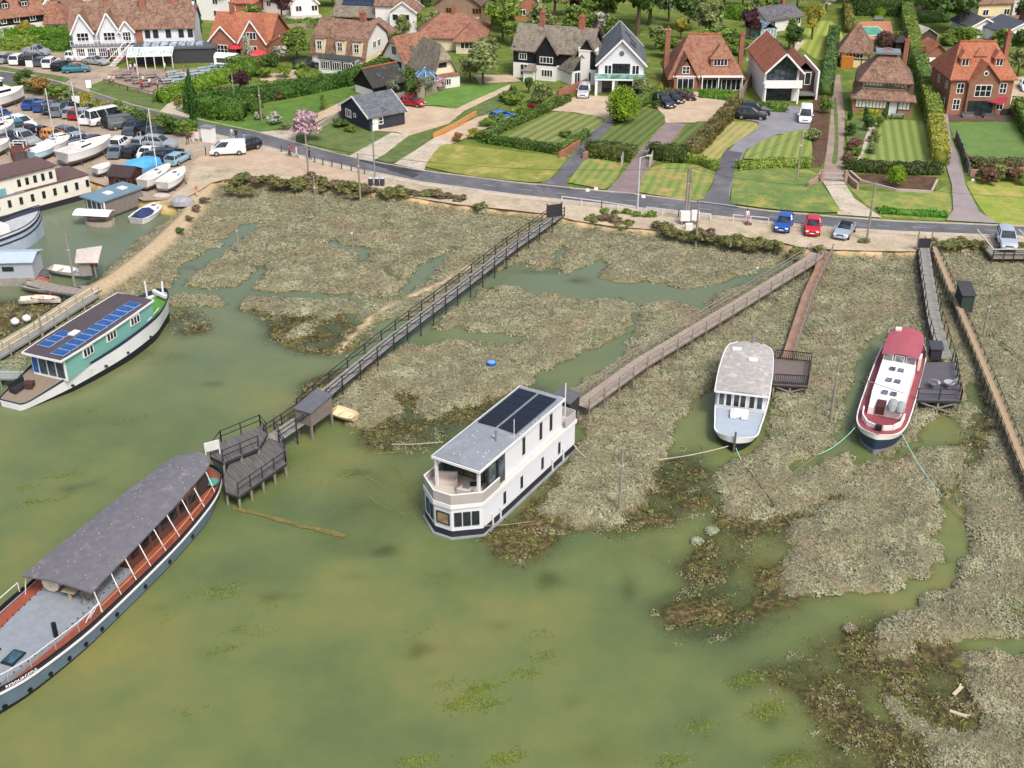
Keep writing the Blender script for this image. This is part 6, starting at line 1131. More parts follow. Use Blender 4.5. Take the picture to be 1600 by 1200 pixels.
# --- two-storey white houseboat
B = Boat('houseboat', 'two storey white clad houseboat with grey roof, black solar panels and open front balcony', 'houseboat', (-3.99, 74.58), 58.77); anchor('white two storey houseboat', 770, 720)
def bowpoly(x0, g, l=-2.15, r=2.75, e=14.1): return [(.0, l - g), (e + g, l - g), (e + g, r - .4 + g), (-.36, r + g), (-1.55 - g, 1.05 + g*.3), (-1.5 - g, -.4 - g*.3)]
WCL = m_boards('d8dbe0', True, .16, .3, .03); GREYH = mat('8a9096', .6, .12, 1, dirt='6f7478'); 
b = MB(); b.prism(bowpoly(-1.2, .25), -.4, .12); b.build('pontoon', GREYH, B.e); b = MB(); b.prism(bowpoly(-1.1, .05), .125, .62); b.build('hull', mat('23242e', .6, .2), B.e)
b = MB(); b.prism(bowpoly(-1.15, .0), .625, 2.6); b.build('lower_wall', WCL, B.e); b = MB(); b.prism(bowpoly(-1.2, .12), 2.605, 2.95); b.build('deck_edge', WPAINT, B.e)
B.box('upper_wall', WCL, 3.4, -1.95, 2.955, 12.2, 1.95, 5.45); b = MB(); b.prism([p for p in bowpoly(-1.15, 0)], 2.955, 2.99); b.build('balcony_deck', mat('b9b4a8', .8, .06), B.e)
b = MB(); b.loft([[(x, -2.05, 5.5), (x, 0, 5.62), (x, 2.05, 5.5), (x, 2.05, 5.68), (x, 0, 5.8), (x, -2.05, 5.68)] for x in (-.2, 12.35)]); rf = b.build('roof', mat('7e858c', .75, .12, 1.1, dirt='a2a6a8', dirt_at=.62), B.e)
b = MB().bar((-.22, -2.08, 5.58), (12.37, -2.08, 5.58), .08, .2).bar((-.22, 2.08, 5.58), (12.37, 2.08, 5.58), .08, .2).bar((-.24, -2.1, 5.58), (-.24, 2.1, 5.58), .08, .2).bar((12.39, -2.1, 5.58), (12.39, 2.1, 5.58), .08, .2); b.build('fascia', WPAINT, B.e)
b = MB(); pale = random.Random(9)
for i in range(46):
    x = pale.choice([pale.uniform(.2, 5), pale.uniform(5.2, 12)]); y = pale.uniform(-1.9, 1.9) if x < 5 else pale.choice([-1.9, 1.88, -1.85]); r_ = pale.uniform(.03, .08); z = 5.80 - .06*abs(y) + .004; b.add([(x-r_, y-r_, z), (x+r_, y-r_*.6, z), (x+r_*.7, y+r_, z), (x-r_*.6, y+r_, z)], [[0,1,2,3]])
b.build('droppings', mat('c8c6be', .9), rf)['kind'] = 'stuff'
for y0, y1 in ((-1.72, -.12), (.12, 1.72)):
    for i in range(5): B.box('solar_panel', PVK, 5.5 + i*1.24, y0, 5.84, 5.5 + i*1.24 + 1.2, y1, 5.89)
for y in (-1.85, 1.85): B.box('corner_post', WPAINT, -.1, y - .1, 2.99, .1, y + .1, 5.5)
o = B.box('glazed_front', DARKF, 2.2, -1.9, 2.99, 2.32, 1.9, 5.45)
for k in range(4): B.box('pane', m_glass('6a6458'), 2.16, -1.8 + k*.93, 3.1, 2.21, -1.8 + k*.93 + .8, 5.2, parent=o)
for y in (-1.95, 1.95):
    for x0, x1 in ((1.0, 2.15), (2.36, 3.38)):
        o = B.box('side_window', DARKF, x0, y - .06, 3.0, x1, y + .06, 5.44); B.box('pane', GLASSB, x0 + .12, y - .08, 3.25, x1 - .12, y + .08, 5.25, parent=o)
for x in (6.0, 8.6, 10.2): o = B.box('window', DARKF, x, -1.99, 3.7, x + .38, -1.93, 5.2); B.box('pane', GLASS, x + .06, -2.005, 3.76, x + .32, -1.985, 5.14, parent=o)
rail_pts = [(2.6, 2.75), (-.36, 2.75), (-1.6, 1.05), (-1.55, -.4), (.0, -2.2), (2.3, -2.2)]
b = MB()
for (xa, ya), (xb, yb) in zip(rail_pts[:-1], rail_pts[1:]): b.slab([(xa, ya, 3.0), (xb, yb, 3.0), (xb, yb, 3.78), (xa, ya, 3.78)], .03, (Vector((yb-ya, xa-xb, 0))).normalized())
b.build('balustrade', mat('a9a4a2', .5, .06), B.e); b = MB()
for (xa, ya), (xb, yb) in zip(rail_pts[:-1], rail_pts[1:]): b.bar((xa, ya, 3.82), (xb, yb, 3.82), .09, .07)
b.build('handrail', WPAINT, B.e)
rp = [(12.3, -2.2), (14.0, -2.2), (14.1, 2.2), (12.3, 2.3)]; b = MB()
for (xa, ya), (xb, yb) in zip(rp[:-1], rp[1:]): b.slab([(xa, ya, 2.99), (xb, yb, 2.99), (xb, yb, 3.85), (xa, ya, 3.85)], .04, (Vector((yb-ya, xa-xb, 0))).normalized())
b.build('rear_balustrade', mat('b4b0ae', .5, .06), B.e); b = MB()
# lower windows: two bow faces and the long side
def face_m(a, c, z):
    a = Vector((a[0], a[1], z)); c = Vector((c[0], c[1], z)); d = c - a; return Matrix.Translation(a) @ Matrix.Rotation(math.atan2(d.y, d.x), 4, 'Z'), d.length
M1, L1_ = face_m((-.45, -1.7 + .0), (.85, -2.15), .62); 
f1, l1 = face_m((-1.5, -.4), (.0, -2.15), .62)
for u in (.2, .7, 1.2): pass
f2, l2 = face_m((-1.55, 1.05), (-1.5, -.4), .62)
B.win(f2, .16, .45, 1.15, 1.05, 1, 1, DARKF, m_glass('7a6a50')); 
for u in (.2, .85, 1.5): B.win(f1, u, .4, .56, 1.2, 1, 1, DARKF)
f3, l3 = face_m((-.36, 2.75), (-1.55, 1.05), .62); B.win(f3, .4, .4, .6, 1.2, 1, 1, DARKF, mat('3a5fa0', .4)); B.win(f3, 1.3, .4, .5, 1.2, 1, 1, DARKF)
for x in (2.9, 5.4, 8.6, 11.3): o = B.box('window', DARKF, x, -2.19, 1.05, x + .34, -2.14, 2.1); B.box('pane', GLASS, x + .05, -2.205, 1.1, x + .29, -2.188, 2.05, parent=o)
for x in (1.2, 2.3, 10.2, 12.0): B.box('fender_post', WPAINT, x, -2.3, .0, x + .1, -2.21, 1.2)
MB().tube([(3.9, -.9, 5.75), (3.9, -.9, 6.5)], .09, 10).tube([(3.9, -.9, 6.5), (3.9, -.9, 6.62)], .13, 10).build('flue', STEEL, B.e); MB().tube([(5.2, -1.7, 5.7), (5.2, -1.7, 7.2)], .03, 6).build('aerial', WPAINT, B.e); MB().tube([(12.8, -1.9, 3), (12.8, -1.9, 6.8)], .05, 6).build('mast', WPAINT, B.e)
o = B.box('side_hatch', WPAINT, 2.2, 2.76, 2.9, 3.9, 3.6, 4.1); B.box('hatch_roof', mat('4a5468', .5), 2.3, 2.8, 4.11, 3.8, 3.55, 4.16, parent=o)
def sofa(nm, lab, e0, loc, rz, w, col):
    e_ = empty(nm, (0, 0, 0), e0.rotation_euler.z + R(rz), lab, 'sofa'); MB().box(0, 0, 0, w, .75, .38).build('seat', mat(col, .9, .06), e_); MB().box(0, .58, .38, w, .78, .75).build('backrest', mat(col, .9, .06), e_); MB().box(0, 0, .38, .14, .57, .58).box(w - .14, 0, .38, w, .57, .58).build('armrest', mat(col, .9, .06), e_); put(e_, e0, loc)
sofa('outdoor_sofa', 'pale outdoor sofa with yellow cushions on the front balcony of the white houseboat', B.e, (.1, 1.9, 3.0), -60, 1.5, 'c4b8b0'); sofa('outdoor_armchair', 'pale outdoor armchair nearest the front rail of the white houseboat balcony', B.e, (.4, -1.0, 3.0), 100, .9, 'b8b2ac')
o = MB().box(-.3, -.2, 0, .3, .2, .3).build('coffee_table', mat('8a8078', .6)); put(tag(o, 'small low table between the balcony seats of the white houseboat', 'table'), B.e, (.4, .1, 3.0)); o = MB().box(-.45, -.3, 0, .45, .3, .02).build('door_mat', mat('2c2c30', .9)); put(tag(o, 'dark door mat in front of the glazed doors of the white houseboat', 'mat'), B.e, (1.7, -.5, 3.0))
# --- grey-roofed white boat
B = Boat('houseboat', 'white houseboat with weathered pale grey roof and blue grey foredeck lying on the marsh', 'houseboat', (19.53, 89.98), 75.84); anchor('pale roofed white houseboat', 1160, 600)
st = [(-4.9, 0, .12, .06, 1.3), (-4.6, 0, 1.0, .2, 1.25), (-4.0, 0, 1.7, .6, 1.2), (-2.5, 0, 1.9, 1.5, 1.3), (0, 0, 2.12, 1.9, 1.25), (4, 0, 2.3, 2.1, 1.2), (8, 0, 2.1, 1.8, 1.25), (9.6, 0, 1.5, 1.0, 1.3), (10.1, 0, .3, .2, 1.3)]
B.hull(st, [('boot_topping', mat('1c1d22', .6, .2), 0, .74, 0), ('hull', WH, .742, 1.06, 0)]); B.rail(WPAINT, .12, .1, .1, 'gunwale'); B.deck(m_boards('9aa6b2', 'X', .2, .4, .05), -.02, .1, x1=.2, name='foredeck')
b = MB(); b.loft([[(x, -hw, 1.1), (x, -hw, 2.95), (x, hw, 2.95), (x, hw, 1.1)] for x, hw in ((.1, 2.05), (4, 2.18), (8, 2.0), (9.3, 1.5))]); b.build('cabin', WPAINT, B.e)
rr = [(-.25, 2.28), (2, 2.33), (4, 2.33), (6.3, 2.25), (8, 2.12), (9.1, 1.85), (9.7, 1.1)]
b = MB(); b.loft([camber(x, hw, 2.98) + [(p[0], p[1], p[2] - .1) for p in camber(x, hw, 2.98)[::-1]] for x, hw in rr]); b.build('roof', mat('9b9894', .9, .16, 2.2, dirt='bdbab2', dirt_at=.52), B.e); b = MB()
for (x0, h0), (x1, h1) in zip(rr[:-1], rr[1:]):
    for sg in (-1, 1): b.bar((x0, sg*h0, 2.95), (x1, sg*h1, 2.95), .08, .14)
b.bar((-.28, -2.3, 2.95), (-.28, 2.3, 2.95), .08, .16); b.build('roof_edge', WPAINT, B.e)
for i, y in enumerate((-1.85, -1.2, -.45, .1, .75, 1.35)):
    o = B.box('window', FRAME, .02, y, 1.5, .1, y + .58, 2.75); B.box('pane', GLASSB if i in (0, 5) else GLASS, .0, y + .08, 1.58, .05, y + .50, 2.68, parent=o)
for x in (2, 4, 6): 
    for sg in (-1, 1): o = B.box('side_window', FRAME, x, sg*2.14, 1.9, x + .9, sg*2.22, 2.6); B.box('pane', GLASS, x + .08, sg*2.16, 1.98, x + .82, sg*2.24, 2.52, parent=o)
B.box('roof_light', WPAINT, 5.6, -.9, 3.2, 6.1, -.1, 3.35); B.box('roof_light', WPAINT, 7.6, .7, 3.1, 8.0, 1.5, 3.28); MB().tube([(9.4, -.2, 3.1), (9.4, -.2, 3.9)], .12, 8).build('flue', STEEL, B.e)
MB().box(-1.5, -.75, 1.33, -.35, .75, 1.6).box(-1.7, -.72, 1.33, -1.5, -.2, 1.58).box(-1.7, .2, 1.33, -1.5, .72, 1.58).box(-1.4, -.5, 1.6, -.5, .5, 1.72).build('deck_hatch', WPAINT, B.e); MB().bar((-5.1, 0, .2), (-5.0, 0, 1.95), .16).build('stem_post', mat('5a564e', .8), B.e)
# --- red, white and blue barge
B = Boat('barge', 'dutch style barge with white deckhouse, red roof and dark blue bow on the marsh', 'barge', (30.9, 87.49), 66.76); anchor('red roofed white barge', 1390, 610)
st = [(-2.9, 0, .12, .05, 1.85), (-2.55, 0, .8, .3, 1.8), (-2.0, 0, 1.35, .7, 1.7), (-1.0, 0, 1.8, 1.3, 1.6), (1, 0, 2.05, 1.75, 1.45), (5, 0, 2.12, 1.95, 1.35), (10, 0, 2.12, 1.95, 1.35), (14, 0, 2.0, 1.7, 1.4), (16.3, 0, 1.55, .9, 1.5), (17.2, 0, .6, .3, 1.55)]
RED = mat('8a444b', .6, .1, 1); WHB = mat('dfdcd6', .5, .04)
B.hull(st, [('boot_topping', mat('7c7e84', .7, .1), 0, .42, 0), ('hull', mat('2b3a50', .5, .12), .422, .82, 0), ('bow_band', WHB, .822, 1.0, .02)]); B.deck(RED, .0, .06, name='side_deck'); B.rail(WHB, .1, .1, .06, 'gunwale', .03)
o = MB(); o.loft([[(x, -hw, 1.35), (x, -hw*.96, zt), (x, hw*.96, zt), (x, hw, 1.35)] for x, hw, zt in ((1.2, 1.35, 2.1), (4, 1.5, 2.25), (10.2, 1.52, 2.35))]); o.build('deckhouse', WHB, B.e)
b = MB(); cp = [(1.3, 1.62), (-.1, 1.5), (-1.1, 1.0), (-1.45, .3), (-1.45, -.3), (-1.1, -1.0), (-.1, -1.5), (1.3, -1.62)]
for (xa, ya), (xb, yb) in zip(cp[:-1], cp[1:]): b.slab([(xa, ya, 1.5), (xb, yb, 1.5), (xb, yb, 2.05), (xa, ya, 2.05)], .12, (Vector((yb-ya, xa-xb, 0))).normalized())
b.build('cockpit_coaming', WHB, B.e); B.box('hatch', mat('4a2a26', .6), 1.1, .0, 1.6, 2.5, .75, 2.32); B.box('windlass', BLACKP, -1.95, -.25, 1.75, -1.5, .3, 2.1)
MB().tube([(1.7, -.6, 2.35), (1.6, -.6, 2.65), (.9, -.6, 2.6), (.75, -.6, 2.3)], [.25, .42, .42, .25], 12).tube([(1.7, -1.25, 2.35), (1.6, -1.25, 2.6), (.9, -1.25, 2.5), (.75, -1.25, 2.3)], [.25, .4, .4, .25], 12).build('covered_bundle', mat('8f9296', .8, .1), B.e) 
b = MB(); b.loft([[(x, -hw, 1.6), (x, -hw, zt), (x, hw, zt), (x, hw, 1.6)] for x, hw, zt in ((10.25, 1.55, 3.0), (13, 1.55, 3.05), (15.6, 1.2, 3.0))]); b.build('wheelhouse', mat('8f4048', .6, .08), B.e)
b = MB(); b.loft([camber(x, hw, 3.02) + [(p[0], p[1], p[2] - .08) for p in camber(x, hw, 3.02)[::-1]] for x, hw in ((10.0, 1.6), (12, 1.66), (14.3, 1.6), (15.5, 1.35), (16.0, .9))]); b.build('wheelhouse_roof', mat('9a505a', .7, .08, 1, dirt='ac7478', dirt_at=.66), B.e)
for y in (-1.4, -.42, .56): o = B.box('windscreen', WHB, 10.15, y, 2.3, 10.24, y + .86, 3.0); B.box('pane', m_glass('5c6468'), 10.12, y + .07, 2.37, 10.16, y + .79, 2.92, parent=o)
for x, n in ((3.6, 0), (6.0, 1), (8.2, 2)):
    for sg in (-1, 1): B.box('deck_light', m_glass('4c5560'), x, sg*.12, 2.3 + n*.03, x + .55, sg*.62, 2.42 + n*.03)
B.box('locker', WHB, 11.0, -1.78, 1.4, 12.2, -1.56, 2.6); MB().tube([(4.2, 1.9, 1.5), (4.2, 1.9, 3.0)], .04, 6).tube([(4.2, 1.9, 2.95), (3.6, -1.3, 2.7)], .035, 6).build('boom', STEEL, B.e); B.box('roof_box', WHB, 15.0, .6, 3.1, 15.5, 1.1, 3.35)
B.fence([(14.5, 1.9, 1.5), (16.3, 1.4, 1.55), (17.0, 0, 1.6), (16.3, -1.4, 1.55), (14.5, -1.9, 1.5)], mat('55555a', .5), .9, .8, 'stern_rail', .02)
# --- mooring ropes
def rope(a, b_, sag, m_, label, r=.035):
    a = Vector(a); b_ = Vector(b_); pts = [a + (b_-a)*k/10 + Vector((0, 0, -sag*4*(k/10)*(1-k/10))) for k in range(11)]; tag(MB().tube(pts, r, 5).build('mooring_rope', m_), label, 'rope', 'mooring ropes')
TQ = mat('8cbcae', .8, .1); RUST = mat('8a7458', .9, .2); PALE = mat('b4b2a0', .9, .1)
rope(P(1336,668,1.5), P(1278,710,.5), .4, TQ, 'turquoise rope from the left bow of the red roofed barge'); rope(P(1409,678,1.5), P(1472,775,.45), .3, TQ, 'turquoise rope from the right bow of the red roofed barge'); rope(P(1278,710,.5), P(1208,762,.5), .0, RUST, 'rusty chain continuing from the left turquoise rope'); rope(P(1472,775,.45), P(1518,822,.2), 0, RUST, 'rusty chain continuing from the right turquoise rope')
rope(P(1138,697,1.2), P(1030,718,.5), .15, PALE, 'pale rope left from the bow of the pale roofed houseboat'); rope(P(1150,700,1.1), P(1158,718,.5), .05, TQ, 'short rope down from the bow of the pale roofed houseboat'); rope(P(1158,718,.5), P(1248,835,.3), 0, RUST, 'rusty chain over the marsh below the pale roofed houseboat'); rope(P(1278,636,.5), P(1232,702,.5), .1, RUST, 'thin rope across the marsh between the two moored boats')
rope(P(692,690,1.0), P(612,694,.1), .1, PALE, 'pale rope left of the two storey houseboat'); rope(P(748,822,.8), P(725,836,.05), .02, PALE, 'short white rope at the bow corner of the two storey houseboat'); rope(P(893,690,.8), P(915,715,.5), .1, PALE, 'rope at the rear corner of the two storey houseboat'); rope(P(750,822,.8), P(850,812,.0), .1, RUST, 'thin rope right of the two storey houseboat bow')
WEEDY = m_leaf('55501f', '8f8f3a', .1, .8)
for i, (pts, lab) in enumerate([([(365,795),(400,803),(470,822),(540,838)], 'weed covered beam lying in the shallows below the black landing stage'), ([(425,745),(460,735),(520,722),(560,715)], 'thin submerged chain right of the black landing stage'), ([(458,748),(500,755),(545,742),(552,735)], 'curved submerged chain below the dinghy'), ([(608,720),(630,745),(645,785),(655,800)], 'old sunken rope left of the two storey houseboat'), ([(575,745),(600,762)], 'short sunken stick left of the two storey houseboat'), ([(577,778),(605,795),(650,808),(665,810)], 'sunken chain with weed at the bow of the two storey houseboat'), ([(1400,1150),(1430,1180),(1450,1205)], 'thin sunken pole near the bottom right'), ([(440,742),(520,720),(600,708),(690,700)], 'long sunken line across the shallows')]):
    w = [P(x, y, -.03 if i else .06) for x, y in smooth_line(pts, 4)]; rg = random.Random(i)
    o = MB().tube([p + Vector((rg.uniform(-.05, .05), rg.uniform(-.05, .05), rg.uniform(-.02, .03))) for p in w], [(.16 if i == 0 else .06)*rg.uniform(.6, 1.3) for _ in w], 6).build('sunken_chain', mat('6b6436', .9, .3, 3)); tag(o, lab, 'chain', 'sunken beams and chains')
# ---------------------------------------------------------------- boardwalks and landing stages
DECKG = m_boards('878680', 'X', .3, .8, .4, gap=.25); DECKB = m_boards('978a7e', 'X', .3, .8, .25, gap=.3); BLACKW = mat('2e2e33', .8, .2); GREYW = mat('857d74', .85, .15); PALEW = mat('a8947c', .85, .12); PILE = mat('4a443c', .9, .25)
_WM = {}
def walk(name, label, line, w, z, deck, post, rail_h=1.0, step=2.4, sides=(1, 1), rails=2, pile=True, brace=False, kerb_m=None, zend=None, sub=None, group=None):
    """a boardwalk along a survey line; x runs along each bay"""
    pts = [P(x, y, z) for x, y in line]; zz = [z + ((zend - z)*i/(len(pts)-1) if zend else 0) for i in range(len(pts))]
    for p, q in zip(pts, zz): p.z = q
    a = pts[0]; e = empty(name, a, math.atan2(pts[-1].y - a.y, pts[-1].x - a.x), label, 'boardwalk', group); M = e.matrix_basis.inverted() if False else (Matrix.Translation(a) @ Matrix.Rotation(e.rotation_euler.z, 4, 'Z')).inverted()
    L = [M @ p for p in pts]; D = MB(); J = MB(); K = MB()
    n = len(L); nr = []
    for i in range(n):
        d = (L[min(i+1, n-1)] - L[max(i-1, 0)]); nr.append(Vector((-d.y, d.x, 0)).normalized())
    D.loft([[L[i] - nr[i]*w/2, L[i] + nr[i]*w/2, L[i] + nr[i]*w/2 - Vector((0, 0, .07)), L[i] - nr[i]*w/2 - Vector((0, 0, .07))] for i in range(n)]); D.build('deck', deck, e)
    for sg in (-1, 1): J.loft([[L[i] + nr[i]*sg*(w/2-.1) + Vector((0, 0, q)) + nr[i]*o_ for q, o_ in ((-.075, -.05), (-.075, .05), (-.25, .05), (-.25, -.05))] for i in range(n)])
    J.build('joist', post, e)
    total = 0; bays = []
    for i in range(n - 1):
        seg = L[i+1] - L[i]; k = max(1, round(seg.length/step))
        for j in range(k): bays.append((L[i] + seg*j/k, seg.normalized(), nr[i]*(1-j/k) + nr[i+1]*(j/k)))
    bays.append((L[-1], (L[-1]-L[-2]).normalized(), nr[-1]))
    for si, sg in enumerate((-1, 1)):
        prev = None; rl = MB()
        for q, (p, d, nn) in enumerate(bays):
            c = p + nn*sg*(w/2 + .02)
            bt = -z - .6 if pile else -.3
            if sides[si]: MB().bar(c + Vector((0, 0, bt)), c + Vector((0, 0, rail_h)), .09).build('post', post, e)
            elif pile: MB().bar(c - nn*sg*.1 + Vector((0, 0, bt)), c - nn*sg*.1 + Vector((0, 0, -.08)), .1).build('pile', post, e)
            if prev is not None and sides[si]:
                for r_ in range(rails): hgt = Vector((0, 0, rail_h*(1 - r_*.42) - .03)); rl.bar(prev + hgt + nn*sg*.055, c + hgt + nn*sg*.055, .035, .09)
                if brace: rl.bar(prev + Vector((0, 0, .05)) + nn*sg*.055, c + Vector((0, 0, rail_h - .05)) + nn*sg*.055, .035, .06)
            prev = c
        if sides[si]: rl.build('handrail', post, e)
    if kerb_m:
        for sg in (-1, 1): K.loft([[L[i] + nr[i]*sg*(w/2-.04) + Vector((0, 0, q)) + nr[i]*o_ for q, o_ in ((.003, -.04), (.003, .04), (.09, .04), (.09, -.04))] for i in range(n)])
        K.build('kerb_board', kerb_m, e)
    return e
anchor('first boardwalk', 700, 460)
walk('boardwalk', 'long black railed boardwalk running from the road down to the dark roofed barge', [(874,334),(835,362),(800,386),(706,459),(606,534),(525,600),(475,642)], 1.3, 1.45, DECKG, BLACKW, 1.0, 2.7, brace=True); walk('boardwalk', 'short black railed boardwalk between the grey deck shed and the landing stage', [(478,650),(425,686)], 1.5, 1.4, DECKG, BLACKW, 1.0, 2.0)
MB_gate = empty('gate', P(866,338,1.5), R(20), 'black closed gate at the road end of the long black boardwalk', 'gate'); MB().box(-.9, -.05, 0, .9, .05, 1.5).build('panel', BLACKW, MB_gate); 
for x in (-.98, .9): MB().box(x, -.07, -.4, x + .1, .07, 1.7).build('post', BLACKW, MB_gate)
walk('boardwalk', 'wide brown timber boardwalk from the shore car bay to the white two storey houseboat', [(1277,396),(1264,407),(1175,462),(1000,567),(908,634)], 1.6, 1.7, DECKB, GREYW, 1.0, 2.4, rails=2); walk('boardwalk', 'narrow red brown path boardwalk leading to the pale roofed houseboat', [(1293,392),(1262,460),(1229,562)], 1.0, 1.25, m_ground('846a5a', '9c806c', None, .8), GREYW, .95, 1.6, sides=(0, 1), rails=2)
walk('boardwalk', 'pale grey plank boardwalk leading to the red roofed barge', [(1443,384),(1449,430),(1460,500),(1477,560)], 1.25, 1.5, DECKG, BLACKW, .95, 2.2, rails=1)
walk('boardwalk', 'narrow pale plank boardwalk with many dark posts at the right edge', [(1451,374),(1462,392),(1486,450),(1516,520),(1552,606),(1600,725),(1640,820)], .75, 1.3, m_boards('a08c70', 'X', .3, .3, .1), mat('55504a', .9, .15), .35, 1.5, rails=1)
_g = empty('gate', P(1443,387,1.5), R(0), 'black panelled gate at the road end of the pale grey plank boardwalk', 'gate'); MB().box(-.7, -.05, 0, .7, .05, 1.1).build('panel', BLACKW, _g)
for x in (-.8, .7): MB().box(x, -.07, -.6, x + .1, .07, 1.9).build('post', GREYW, _g)
def stage(label, poly, z, deck, post, fences=(), braces=(), dm=None, cat='landing stage'):
    w = [P(x, y, z) for x, y in poly]; o = sum(w, Vector())/len(w); e = empty('landing_stage', o, 0, label, cat); L = [p - o for p in w]
    d0 = L[1] - L[0]; MB().prism([(p.x, p.y) for p in L], -.1, 0).build('deck', deck, e)
    n = len(L)
    for i in range(n):
        a, b = L[i], L[(i+1) % n]; k = max(1, round((b-a).length/1.6))
        for j in range(k): p = a + (b-a)*j/k; p = p*.96; MB().bar(p + Vector((0, 0, -z-.6)), p + Vector((0, 0, -.1)), .16).build('pile', GREYW, e)
        MB().bar(a*.99 + Vector((0, 0, -.2)), b*.99 + Vector((0, 0, -.2)), .08, .2).build('joist', post, e)
    for i, kind in fences:
        a, b = L[i]*.97, L[(i+1) % n]*.97; m_ = MB(); k = max(1, round((b-a).length/(1.5 if kind == 'rail' else .17)))
        if kind == 'pick':
            for j in range(k+1): p = a + (b-a)*j/k; m_.bar(p, p + Vector((0, 0, 1.0)), .05)
            for h_ in (.15, .95): m_.bar(a + Vector((0, 0, h_)), b + Vector((0, 0, h_)), .05, .09)
        else:
            for j in range(k+1): p = a + (b-a)*j/k; m_.bar(p, p + Vector((0, 0, 1.05)), .09)
            for h_ in (1.0, .5): m_.bar(a + Vector((0, 0, h_)), b + Vector((0, 0, h_)), .06)
        m_.build('railing', post, e)
    for (i, j) in braces: a, b = L[i]*.98, L[j]*.98; MB().bar(a + Vector((0, 0, -.2)), b + Vector((0, 0, -z)), .1).build('brace', GREYW, e)
    return e
DK = m_boards('5c5b58', 'X', .3, .8, .45, gap=.3, ang=R(-35)); anchor('black landing stage', 400, 720)
stage('black landing stage with weathered dark planks between the boardwalk and the long barge', [(352,768),(372,775),(448,722),(446,700),(430,672),(410,684),(362,718),(350,745)], 1.3, DK, BLACKW, [(1,'rail'),(2,'rail'),(3,'rail')])
stage('upper black landing stage with open railings and a ramp beside the long barge', [(328,712),(348,722),(405,698),(418,676),(408,664),(345,690)], 1.9, DK, BLACKW, [(1,'rail'),(3,'rail'),(4,'rail'),(5,'rail')])
stage('dark fenced landing stage on legs beside the pale roofed houseboat', [(1208,600),(1262,603),(1268,566),(1210,560)], 1.3, m_boards('6c625e', 'X', .16, .5, .15), BLACKW, [(0,'pick'),(1,'pick'),(2,'pick')], [(0,1),(1,0)])
stage('dark railed landing stage beside the red roofed barge', [(1432,624),(1502,626),(1492,566),(1446,566)], 1.5, m_boards('56545a', 'Y', .2, .5, .2), BLACKW, [(0,'rail'),(1,'rail')], [(0,1),(1,0)])
# sheds on the boardwalks
def hut(name, label, cat, A, B_, D, H_, z, wall, roofm, rh=.3, legs=True):
    h = H(name, label, cat, A, B_, D, z=z); h.body(wall, H_); MB().slab([(-.12, -.12, H_ + .05), (h.W+.12, -.12, H_ + .05), (h.W+.12, D+.12, H_ + rh), (-.12, D+.12, H_ + rh)], .08).build('roof', roofm, h.e)
    if legs:
        for x in (.08, h.W - .08):
            for y in (.08, D - .08): MB().bar((x, y, -z - .6), (x, y, -.002), .15).build('leg', GREYW, h.e)
    return h
h = hut('deck_shed', 'grey boarded shed on legs straddling the black boardwalk', 'shed', (463,660), (487,667), 3.0, 1.35, 1.35, m_boards('77706a', 'X', .2, .5, .2), mat('5a5c62', .8, .15)); frames(h, BLACKW, [(0, .1, h.W, 1.3)], 'brace', .07)
h = hut('deck_shed', 'dark green slatted hut beside the narrow plank boardwalk at right', 'shed', (1500,487), (1519,488), 3.0, 1.8, .9, m_boards('33423c', True, .2, .6, .1), mat('3a3c3e', .8, .2)); 
h = hut('storage_box', 'black storage box at the end of the brown boardwalk by the white houseboat', 'storage box', (889,655), (905,640), 1.6, 1.5, 1.2, mat('2f3036', .7, .2), mat('55575c', .8)); h = hut('storage_box', 'black lidded storage box on the landing stage of the red roofed barge', 'storage box', (1453,562), (1470,563), 1.1, 1.1, 1.55, mat('2a2e33', .6, .1), mat('3a3f45', .6), legs=False)
o = empty('display_board', P(333,712,1.95), R(30), 'white board standing on the upper landing stage behind the barge canopy', 'board'); MB().box(-.6, -.05, .5, .6, .05, 1.3).build('panel', mat('c8c8c4', .6), o); MB().box(-.6, -.04, 0, -.52, .04, .5).box(.52, -.04, 0, .6, .04, .5).build('leg', WPAINT, o)
for px, lab in ((1459,'left hand'), (1482,'right hand')):
    e_ = empty('garden_chair', P(px,606,1.52), R(150 if px < 1470 else 210), lab + ' pale grey shell chair on the landing stage of the red roofed barge', 'chair'); MB().loft([[(math.cos(a)*r_, math.sin(a)*r_, z_) for a in [k*math.pi/5 for k in range(10)]] for r_, z_ in ((.2, .3), (.42, .42), (.5, .6))], True, True).build('seat', mat('a2a6aa', .6), e_); MB().slab([(-.45, .3, .5), (.45, .3, .5), (.3, .55, 1.1), (-.3, .55, 1.1)], .06, (0, 1, 0)).build('backrest', mat('a2a6aa', .6), e_); MB().tube([(0, 0, 0), (0, 0, .3)], .2, 8).build('base', mat('7a7c80', .6), e_)
